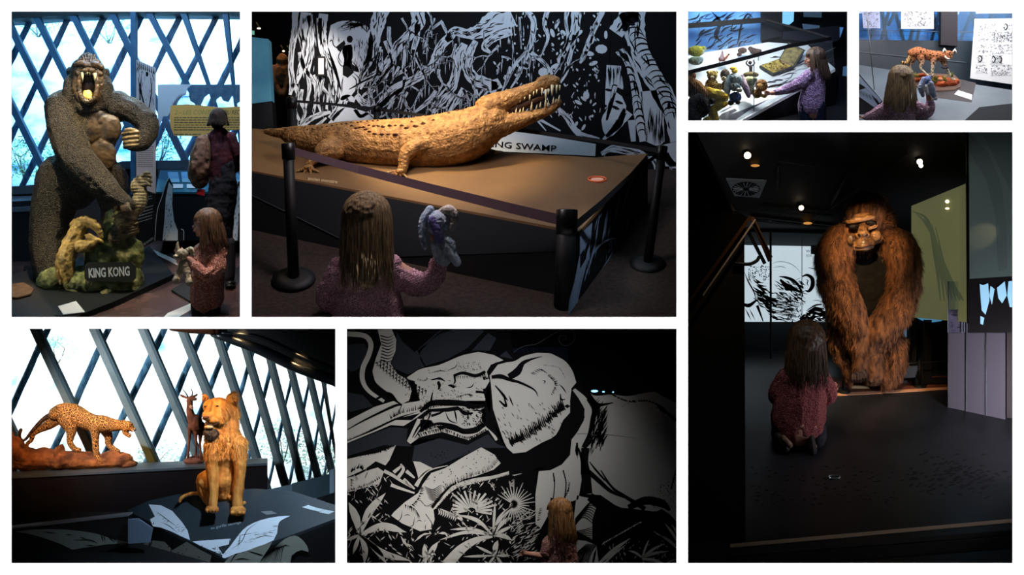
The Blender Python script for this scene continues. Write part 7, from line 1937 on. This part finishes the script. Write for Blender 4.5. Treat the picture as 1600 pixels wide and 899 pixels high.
    # left: dark wall, beam, angled showcase edges
    g =G(); g.prism([(1066,196),(1085,200),(1152,335),(1163,345),(1165,885),(1163,899),(1066,899)],150,175); struct(g.build('wall_left',mat('near_black_wall',(13,12,11),rough=.9),smooth=False))
    tag(G().chain([(1078,205,146,4.5),(1110,262,146,5),(1146,334,146,5)],n=1,seg=4).build('wall_beam',mat('dark_beam',(28,22,18),rough=.6),smooth=False),'dark slanting beam on the near black wall at the upper left','beam')
    t =thing('tilted_showcase','tilted black showcase seen edge on, with bronze reflecting frame and a curved tube bracket','display case',1150,480,140)
    BR =mat('bronze_frame',(120,82,50),rough=.25,metal=.8); 
    for nm,P,w_,m_ in (('frame_bar',((1173,338,140),(1075,474,134)),5,BR),('frame_bar',((1180,343,136),(1098,462,132)),2.4,mat('bright_edge_bar',(210,190,170),rough=.2,metal=.5)),('frame_bar',((1175,340,140),(1203,408,150)),6,mat('brown_bar',(88,56,36),rough=.35)),
                          ('frame_bar',((1166,356,144),(1195,412,152)),5,BLK),('frame_bar',((1180,346,138),(1206,402,148)),2,mat('bronze_edge',(170,120,76),rough=.3,metal=.6))):
        G().bar(P[0],P[1],w_,5).build(nm,m_,t,smooth=False)
    g =G(); g.prism([(1172,342),(1166,352),(1075,478),(1060,478),(1060,330),(1150,330)],141,148); g.build('panel',mat('black_gloss',(10,9,8),rough=.25),t,smooth=False)
    g =G(); g.chain([(1150,412,146,2.8),(1170,413,146,2.8),(1182,408,147,2.8),(1186,402,148,2.8)],seg=8); g.build('tube_bracket',BLK,t)
    # lit comic panel at the back
    t =thing('lit_comic_panel','backlit white comic panel of a wild beast at the back of the dark hall','comic panel',1230,504,742)
    struct_ =G().prism([(1158,383),(1312,386),(1312,503),(1158,503)],742,748).build('light_box',mat('lit_paper',(206,224,234),rough=.6,emit=.8),t,smooth=False)
    Z =(1155,370,.1558); a =Art(flat(742),.5,Z); random.seed(55)
    for P,wd in (([(320,280),(360,258),(430,250),(520,275),(590,330),(625,385)],5),([(400,400),(470,410),(540,440),(600,500),(640,600)],[6,26,34,26,10]),([(410,430),(480,500),(560,530),(620,560)],[20,60,40,10]),([(630,400),(680,385),(730,420),(735,490),(700,545),(660,540)],[10,26,40,44,30,8]),
                  ([(660,430),(690,440),(680,470),(700,500)],10),([(670,745),(760,690),(830,680)],[6,18,10]),([(690,310),(760,325),(830,350)],[3,12,6]),([(730,640),(790,640),(850,665)],6),([(560,440),(620,410)],6),
                  ([(330,310),(420,300),(480,320)],5),([(50,350),(90,450),(150,560),(170,650)],14),([(40,680),(100,690),(170,640)],[30,40,20]),([(90,340),(100,420),(130,470)],8),([(60,720),(120,840)],14),([(100,720),(160,840)],12),([(180,690),(240,850)],[30,10])):
        a.stroke([(x,y) for x,y in P],wd)
    for i in range(120): x,y =random.uniform(90,300),random.uniform(290,440); a.dot(x,y,random.uniform(3,8),random.uniform(3,7),0,6)
    for i in range(70):
        u =random.random(); x,y =140+u *170+random.uniform(-30,30),460+u *200+random.uniform(-60,160); a.stroke([(x,y),(x +40,y +30),(x +random.uniform(60,120),y +random.uniform(30,60))],[3,random.uniform(8,24),3])
    for i in range(80): x,y =random.uniform(340,620),random.uniform(440,640); a.stroke([(x,y),(x +30,y +random.uniform(10,30)),(x +random.uniform(40,80),y +random.uniform(20,60))],[3,random.uniform(6,16),2])
    for i in range(50): x,y =random.uniform(330,480),random.uniform(640,840); a.stroke([(x,y),(x +50,y -random.uniform(0,12)),(x +130,y +random.uniform(-20,30))],[3,random.uniform(5,12),2])
    for i in range(40): x,y =random.uniform(480,660),random.uniform(560,840); a.stroke([(x,y),(x +random.uniform(-20,20),y +random.uniform(20,50))],random.uniform(5,14))
    a.fill([(680,750),(760,700),(850,720),(900,820),(890,850),(620,855),(600,820)])
    a.build('ink_print',mat('panel_ink',(30,36,40),rough=.9),t)
    a =Art(flat(742),.9,Z)
    for i in range(26): x,y =random.uniform(640,880),random.uniform(730,840); a.stroke([(x,y),(x +random.uniform(10,50),y +random.uniform(-20,20))],random.uniform(4,12))
    a.build('white_print',mat('lit_white_print',(216,230,236),emit=.8),t)
    for s_,x0,x1,y in (('WILD',1259,1276,394.5),('EDIC THE',1260,1280,401.5),('OMN',1270,1281,408)): text(s_,flat(742),(x0,y),(x1,y),4,mat('panel_ink',(30,36,40)),t,lift=.6)
    G().prism([(1267,383),(1284,384),(1284,398),(1267,397)],738,739).build('hung_sign',mat('slate_sign',(74,84,90),rough=.7),t,smooth=False)
    G().bar((1253,370,738),(1253,503,738),.9,1).build('seam',mat('slate_sign',(74,84,90)),t,smooth=False)
    tag(G().chain([(1204,362,660,1.8),(1204.5,560,660,1.6)],n=1,seg=8).build('pole',BLK),'thin black vertical pole in front of the lit comic panel','pole')
    # yellow green panel, dark frame and grey green glass wall
    t =thing('pale_screen','tall pale yellow green screen panel with a slanted top edge right of the big ape','screen',1466,505,560)
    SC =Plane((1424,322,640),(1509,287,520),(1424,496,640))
    g =G(); L_ =[SC(*p) for p in ((1424,322),(1509,287),(1511,504),(1424,496))]; g.loft(L_,[v +Vector((.02,.05,0)) for v in L_]); g.build('screen_panel',mat('yellow_green',(132,134,98),(158,158,104),scale=.5,rough=.5,lo=.3,hi=.7,emit=.3),t,smooth=False)  # slight emission added to brighten the panel
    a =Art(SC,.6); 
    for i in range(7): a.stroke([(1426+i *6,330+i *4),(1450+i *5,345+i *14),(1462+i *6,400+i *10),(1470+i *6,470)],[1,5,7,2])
    a.build('soft_print',mat('soft_green_print',(116,124,92),rough=.6,emit=.25),t)  # print also given emission so it does not turn black
    g =G(); g.bar((1511.5,200,505),(1514,505,505),5,6); g.build('frame_post',BLK,t,smooth=False)
    for (x,y) in ((1480,315),(1480,326)): G().ell(x,y,SC.q(x,y)-4,3.4,1.8 if y > 320 else 3,1).build('lamp_reflection',mat('spot_glow2',(255,236,190),emit=2),t)  # glowing dots painted for a lamp's reflection on the panel
    t =thing('glass_wall_panel','large grey green glass panel at the right edge with a round warm glow','glass panel',1550,430,420)
    g =G(); g.prism([(1514,196),(1760,190),(1760,420),(1515,436)],420,424); g.build('sheet',mat('grey_green_sheet',(92,106,100),rough=.35,spec=.6),t,smooth=False)
    a =Art(flat(420),.5); a.fill([(1516,210),(1545,240),(1565,290),(1572,350),(1574,420),(1560,424),(1556,340),(1540,280),(1516,240)],1).fill([(1530,196),(1580,300),(1620,300),(1620,196)]); a.build('pale_band',mat('pale_green_band',(86,98,94),rough=.35),t)
    g =G(); g.prism([(1514,436),(1760,420),(1760,520),(1513,520)],426,430); g.build('lower_sheet',mat('dark_brown_glass',(24,20,20),rough=.3),t,smooth=False)
    for i,P in enumerate(([(1531,444),(1536,446),(1544,443),(1546,470),(1540,492),(1534,485),(1532,460)],[(1548,447),(1554,452),(1550,476),(1546,462)],[(1558,450),(1570,440),(1573,462),(1566,474),(1560,466)],[(1576,440),(1600,436),(1600,482),(1578,480),(1574,462)],[(1532,494),(1538,497),(1536,508),(1532,506)])):
        G().prism(P,424,425.5).build('window_reflection',mat('window_reflection_blue',(150,200,226),emit=.5),t,smooth=False)  # emissive patches painting a window's reflection in the brown glass
    # white pedestal with acrylic tubes
    t =thing('display_pedestal','pale grey ribbed pedestal with clear acrylic panes above it at the right edge','pedestal',1530,655,f7(1530,650))
    qa,qb =f7(1482,637),f7(1571,656)
    PD =Plane((1482,640,qa),(1571,655,qb),(1482,500,qa)); SHp =PD.n *-.03
    for i,(x0,x1) in enumerate(((1482,1508),(1510,1539),(1541,1571))):
        g =G(); f =lambda x: 639+(x -1482)*.19
        L_ =[PD(x0,520),PD(x1,520),PD(x1,f(x1)),PD(x0,f(x0))]; g.loft(L_,[v +Vector((.25,.9,0)) for v in L_]); g.build('column',mat('lilac_grey_laminate',(110,102,110),rough=.35,spec=.5),t,smooth=False)
        g =G(); L_ =[PD(x0,484+random.uniform(-1,1)),PD(x1,484),PD(x1,521),PD(x0,521)]; g.loft(L_,[v +Vector((.2,.7,0)) for v in L_]); c_ =g.build('printed_band',mat('lilac_print',(100,92,112),(116,108,126),scale=6,rough=.5),t,smooth=False)
        a =Art(PD,.8)
        for j in range(14): x,y =random.uniform(x0 +1,x1 -8),random.uniform(487,518); a.stroke([(x,y),(x +random.uniform(4,9),y +random.uniform(-2,2))],random.uniform(.5,1.2))
        a.build('ink_print',mat('dim_lilac_ink',(62,54,66),rough=.8),t)
        g =G(); g.bar((x0 -.5,440+i *0,PD.q(x0,520)),(x0 -.5,f(x0),PD.q(x0,520)),1.6,2); g.build('dark_joint',mat('dark_joint',(26,26,32),rough=.4),t,smooth=False)
        for dx_ in (4,20): G().bar((x0 +dx_,520,PD.q(x0,520)-1),(x0 +dx_,f(x0 +dx_),PD.q(x0,520)-1),.8,1).build('rib',mat('rib_grey',(92,88,98),rough=.4),t,smooth=False)
    for i,(x0,x1,y) in enumerate(((1481,1503,440),(1507,1541,434),(1541,1574,420))):
        g =G(); L_ =[PD(x0,y,1),PD(x1,y,1),PD(x1,486,1),PD(x0,486,1)]; g.loft(L_,[v +Vector((.02,.05,0)) for v in L_]); g.build('acrylic_pane',glass('acrylic','e6eef4',.04,.06),t,smooth=False)
        for x in (x0,x1): G().bar((x,y,PD.q(x,500)-2),(x,520,PD.q(x,500)-2),.9,1).build('pane_edge',mat('pane_edge',(150,160,170),rough=.2),t,smooth=False)
    tag(G().prism([(1573,480),(1760,480),(1760,720),(1573,657)],f7(1571,656)+6,f7(1571,656)+10).build('side_screen',mat('brown_side',(44,32,28),rough=.6),smooth=False),'dark brown side panel right of the ribbed pedestal at the edge','panel')
    # dark counters in the far back right
    t =thing('back_counter','dark counter and black posts between the big ape and the pedestal','counter',1450,600,640)  # pieces in dark blue-grey and black
    for P,q_,m_ in (([(1424,497),(1482,497),(1482,592),(1424,592)],690,mat('counter_blue',(20,32,38),rough=.7)),([(1384,500),(1412,500),(1412,590),(1384,590)],720,mat('counter_blue2',(34,48,58),rough=.7)),([(1418,500),(1432,500),(1432,588),(1418,588)],640,BLK),([(1444,500),(1456,500),(1456,590),(1444,590)],640,BLK),
                      ([(1398,574),(1434,572),(1430,590),(1402,592)],600,mat('black_tub',(22,20,20),rough=.4)),([(1430,590),(1484,590),(1484,600),(1430,600)],620,BLK)):
        G().prism(P,q_,q_ +6).build('counter_piece',m_,t,smooth=False)
    G().prism([(1392,512),(1420,494),(1421,528),(1400,524)],712,714).build('blue_glow_pane',mat('pale_blue_pane',(110,150,176),emit=.35),t,smooth=False)
    a =Art(flat(688),2); a.fill([(1432,497),(1478,497),(1470,502),(1450,505),(1440,501)]); a.build('daylight_gap',mat('daylight_gap',(80,150,190),emit=.6),t)

    # ---- the ape
    q =575
    t =thing('big_ape','huge red-brown shaggy ape leaning forward on both knuckles, lit from above in the dark hall','statue',1358,598,q)
    FU =mat('ape_fur',(46,27,18),(128,84,50),scale=5,rough=.85,bump=.8,detail=8,stretch=(2.5,2.5,.7)); FUS =mat('ape_fur_hair',(60,33,20),(152,100,58),scale=7,rough=.7,stretch=(2,2,.6))
    g =G()
    g.ell(1356,336,q -10,34,35,32,fine=True); g.ell(1354,318,q -4,27,19,26); g.ell(1383,345,q -4,12,26,18); g.ell(1333,352,q -6,11,20,16); g.ell(1357,372,q -20,24,15,16)
    g.ell(1358,395,q +58,62,40,30,fine=True); g.ell(1358,450,q +74,58,62,30,fine=True); g.ell(1366,530,q +62,48,50,30,fine=True)
    g.chain([(1312,378,q +6,29),(1303,410,q,30),(1308,445,q -2,29),(1322,480,q -6,29),(1336,515,q -8,24),(1342,545,q -8,16),(1347,572,q -6,10)],seg=18)
    g.chain([(1404,382,q +6,27),(1413,410,q +2,27),(1412,450,q,26),(1396,490,q -4,28),(1370,525,q -8,24),(1351,553,q -10,14),(1341,574,q -10,9)],seg=18)
    g.chain([(1310,480,q +36,20),(1308,530,q +34,16),(1322,568,q +20,10),(1330,592,q +14,8)]); g.chain([(1395,540,q +26,24),(1392,575,q +20,22),(1385,592,q +12,16)]); g.chain([(1360,560,q +6,22),(1362,588,q +4,18)])
    body =g.build('body',FU,t,voxel=2.1,sm=4,disp=disp_noise(4,4))
    g =G(); g.ell(1358,425,q +34,40,56,14,fine=True); g.ell(1360,500,q +36,34,40,14,fine=True); g.build('chest',mat('shaded_chest_fur',(7,5,4),(12,9,7),scale=8,rough=.95),t,voxel=2,sm=3,disp=disp_noise(9,2))  # near-black chest colour paints the shade cast by the head
    SF =mat('ape_face_skin',(70,46,28),(176,128,80),scale=5,rough=.4,spec=.5,bump=.4)
    T =lambda x,y: (1270+x *.1668,290+y *.1668); K =.1668; g =G()
    def tcc(P,**k): g.chain([(*T(x,y),q -45+dq,r *K) for x,y,dq,r in P],**k)
    tcc([(335,335,3,26),(430,320,-6,27),(560,292,-3,26)],n=5); tcc([(400,300,0,30),(540,268,2,26)])
    tcc([(530,405,-6,16),(590,380,-2,16)]); tcc([(465,405,-8,38),(465,450,-16,50)]); g.ell(*T(430,470),q -60,5,4.5,5); g.ell(*T(505,465),q -60,5,4.5,5)
    g.ell(*T(480,540),q -50,17,12,13,fine=True); tcc([(395,565,-10,22),(480,560,-18,24),(565,545,-8,22)]); tcc([(400,590,-8,20),(480,590,-14,20),(560,575,-6,18)]); g.ell(*T(365,500),q -42,8,9,6); g.ell(*T(590,470),q -40,8,9,6)
    g.build('face',SF,t,voxel=.9,sm=2,disp=disp_noise(12,.8))
    for x,y in ((438,468),(498,462)): G().ell(*T(x,y),q -66,3.2,2.6,2).build('nostril',mat('nostril_dark',(12,8,6),rough=.6),t)
    for x,y in ((385,385),(545,350)): G().ell(*T(x,y),q -43,9.5,5,5).build('eye_socket',mat('socket_dark',(16,10,7),rough=.6),t)
    for x,y in ((400,385),(530,357)): G().ell(*T(x,y),q -48.5,1.8,1.4,1).build('eye',mat('dark_eye',(20,12,6),rough=.1),t)
    g =G(); g.chain([(*T(400,578),q -64,.9),(*T(480,578),q -68,1),(*T(570,560),q -62,.9)],seg=6); g.build('mouth_line',mat('lip_line',(56,30,20),rough=.5),t)
    for hx,hy,s_ in ((1347,582,-1),(1338,584,1)):
        g =G(); g.ell(hx,hy,q -10,8,8,8)
        for i in range(4): g.chain([(hx -6+i *4,hy +2,q -16,2.6),(hx -7+i *4.4,hy +9,q -20,2.4),(hx -6+i *4.2,hy +13,q -14,2)],n=2,seg=7)
        g.chain([(hx +s_ *6,hy,q -12,2.4),(hx +s_ *9,hy +6,q -15,2.2),(hx +s_ *8,hy +11,q -15,1.8)],n=2,seg=7); g.build('hand',mat('dark_hand_skin',(48,30,22),rough=.5),t,voxel=.7,sm=1)
    hc =V(1356,336,q)
    def flow7(p):
        if p.z > V(0,375,q).z and abs(p.x -hc.x) < .5: d =p -hc; return Vector((d.x *1.2,d.y,d.z *.2-.08))
        return Vector((random.uniform(-.15,.15),0,-1))
    fx0,fx1,fz0,fz1 =V(1316,0,q).x,V(1374,0,q).x,V(0,396,q).z,V(0,324,q).z
    fur(body,30000,13,flow7,FUS,t,width=1.0,name='shaggy_hair',lift=.3,curl=.25,region=lambda p: not (fx0 < p.x < fx1 and fz0 < p.z < fz1 and p.y < hc.y +.1) and p.y < hc.y +.35 and not (abs(p.x -hc.x) < .27 and p.z < fz0))
    t =thing('low_plinth','flat black base plate under the big ape','base',1370,604,f7(1370,600))
    g =G(); g.slab(F7,[(1318,600),(1417,600),(1404,586),(1330,586)],5,lift=7); g.build('plate',BLK,t,smooth=False)
    tag(G().slab(F7,[(1240,619),(1300,590),(1484,588),(1484,607)],.6,lift=.8).build('lit_floor_patch',mat('lit_floor_rust',(92,50,38),(112,62,46),scale=5,rough=.5),smooth=False),'reddish brown lamp-lit floor area around the big ape base','lit floor')  # thin sheet painting the warm lit floor around the ape
    tag(G().slab(F7,[(1302,616),(1484,606),(1484,609.5),(1302,620)],1,lift=1.6).build('floor_strip',mat('orange_lit_strip',(206,150,110),rough=.6),smooth=False),'narrow pale orange strip on the floor in front of the big ape','floor strip')  # orange lamp light mixed into the pale strip's colour
    tag(G().slab(F7,[(1331,605),(1354,605),(1358,608.5),(1330,608.5)],1,lift=3).build('caption_card',mat('cream_card',(238,208,160),rough=.7),smooth=False),'cream caption card on the floor in front of the big ape base','card')
    for lab,x,y0,y1 in (('short black rope post left of the big ape hands',1318,568,612),('short black rope post right of the big ape base',1437,565,603)):
        t =thing('rope_post',lab,'barrier post',x,y1,f7(x,y1)); qq =f7(x,y1)
        G().chain([(x,y0,qq,2.4),(x,y1,qq,2.4)],n=1,seg=10).build('pole',BLK,t)
        c =F7(x,y1); g =G(); g.tubew([c -F7.n *.02,c +F7.n *.03],[.16,.13],18); g.build('base',BLK,t)
    tag(G().chain([(1282,556,f7(1318,612)+40,.7),(1318,571,f7(1318,612),.7),(1380,570,f7(1380,608),.7),(1437,567,f7(1437,603),.7),(1480,565,f7(1437,603),.7)],seg=6,n=4).build('rope',mat('dark_rope',(52,46,44),rough=.8)),'thin dark rope strung in front of the big ape','rope')
    t =thing('low_block','low dark block on the floor right of the big ape base','block',1420,594,640); G().prism([(1400,574),(1436,576),(1428,590),(1404,588)],610,625).build('block',mat('dark_block',(30,26,26),rough=.5),t,smooth=False)
    # floor tape and step
    tag(G().slab(F7,[(1141,851),(1600,810),(1600,816),(1141,857)],.6,lift=.8).build('floor_tape',mat('tan_tape',(190,164,132),rough=.8),smooth=False),'long tan tape line across the floor at the bottom','floor tape')
    tag(G().slab(F7,[(1141,862),(1600,828),(1600,836),(1141,870)],.6,lift=.8).build('floor_edge',mat('brown_edge',(44,38,34),rough=.8),smooth=False),'dim brown edge strip just below the tan tape line','floor strip')
    tag(G().slab(F7,[(1141,872),(1600,838),(1600,856),(1141,890)],.6,lift=.8).build('step_gap',BLK,smooth=False),'black step gap at the very bottom of the dark hall','step')
    g =G(); L_ =[F7(1303+9*math.cos(i *math.pi /10),747+2.6*math.sin(i *math.pi /10),1.5) for i in range(21)]; u =thing('floor_uplight','small round recessed light in the dark floor below the crouching child','light',1303,747,f7(1303,747))
    g.tubew(L_,[.014]*21,6); g.build('ring',mat('steel_ring',(150,160,162),rough=.2,metal=.8),u); g =G(); g.add([F7(1303+8*math.cos(i *math.pi /8),747+2.2*math.sin(i *math.pi /8),1) for i in range(16)],[list(range(16))]); g.build('lens',mat('lens_grey',(50,60,60),rough=.1),u,smooth=False)
    a =Art(F7,.6); random.seed(9)
    for i in range(150):
        x,y =random.gauss(1490,46),random.gauss(742,17)
        if 1405 < x < 1580 and 708 < y < 782: a.dot(x,y,random.uniform(3,6),random.uniform(1,1.8),random.uniform(-25,5),7)
    for i in range(90):
        x,y =random.uniform(1175,1400),random.uniform(728,790); a.dot(x,y,random.uniform(2,5),random.uniform(.7,1.4),random.uniform(-20,20),6)
    tag(stuff(a.build('leaf_prints',mat('floor_leaf_ink',(13,13,13),rough=.7))),'scattered small black leaf prints on the dark floor','floor print')

    # ---- crouching child
    q =f7(1250,702)
    t =thing('person','long-haired child in dark pink sweater crouching on the floor, facing the big ape','person',1250,706,q)
    g =G(); head(g,1261,535,q,27,85); g.chain([(1260,556,q,12),(1258,580,q,13)],n=1); g.chain([(1254,592,q,30),(1250,630,q,34),(1248,662,q +4,38)],flat=.8)
    g.chain([(1280,590,q,14),(1290,615,q +14,12),(1284,626,q +34,9),(1296,614,q +46,7)]); g.chain([(1228,590,q,14),(1216,615,q +12,12),(1228,630,q +32,9)])
    hand(g,1299,609,q +48,7,(.4,-1)); hand(g,1232,632,q +36,7,(1,.2))
    g.chain([(1234,664,q +6,19),(1226,676,q +40,16),(1226,684,q +6,12),(1224,698,q -14,8)]); g.chain([(1266,664,q +6,19),(1274,674,q +40,16),(1270,686,q +6,12),(1268,698,q -10,8)])
    g.build('body',SKIN,t,voxel=1.2,sm=3); face_parts(1261,535,q,27,85,t)
    hair(1260,535,q,29,85,72,t,m=mat('dark_brown_hair',(46,32,22),(92,66,42),scale=12,rough=.5,stretch=(3,3,.4)),n=380,seed=31,spread=1.1,back=0,w=.04)
    g =G(); g.ell(1254,592,q,44,18,26,fine=True); g.chain([(1254,598,q,38),(1250,630,q,42),(1247,656,q +4,44)],flat=.72)
    g.chain([(1280,592,q,18),(1292,614,q +12,17),(1288,624,q +28,13)]); g.chain([(1230,592,q,18),(1215,616,q +10,16),(1222,628,q +24,13)])
    g.build('knit_sweater',mat('deep_rose_knit',(119,58,59),(168,92,88),scale=44,rough=.95,bump=.9,lo=.42,hi=.6,detail=1),t,voxel=1.3,sm=3,disp=disp_noise(8,1.4))
    for xs in ((1232,1222),(1266,1274)):
        g =G(); g.chain([(xs[0],664,q +4,21),(xs[1],676,q +30,18),(xs[1]+2,688,q,14)]); g.build('trousers',PANTS,t,voxel=1.3,sm=3)
    for x,y,r_ in ((1222,694,62),(1268,698,84)):
        g =G(); ca,sa =math.cos(math.radians(r_)),math.sin(math.radians(r_)); L_ =17
        g.chain([(x -ca *L_,y -sa *L_ *.9,q -16,6),(x,y,q -18,7.5),(x +ca *12,y +sa *8,q -14,7)],flat=1.4); g.build('shoe',mat('brown_boot',(40,32,26),rough=.7),t,voxel=1,sm=2)
    g =G(); g.chain([(1224,684,q -30,4),(1234,696,q -32,5)],n=1); g.build('boot_strap',mat('tan_boot_strap',(130,100,80),rough=.7),t)
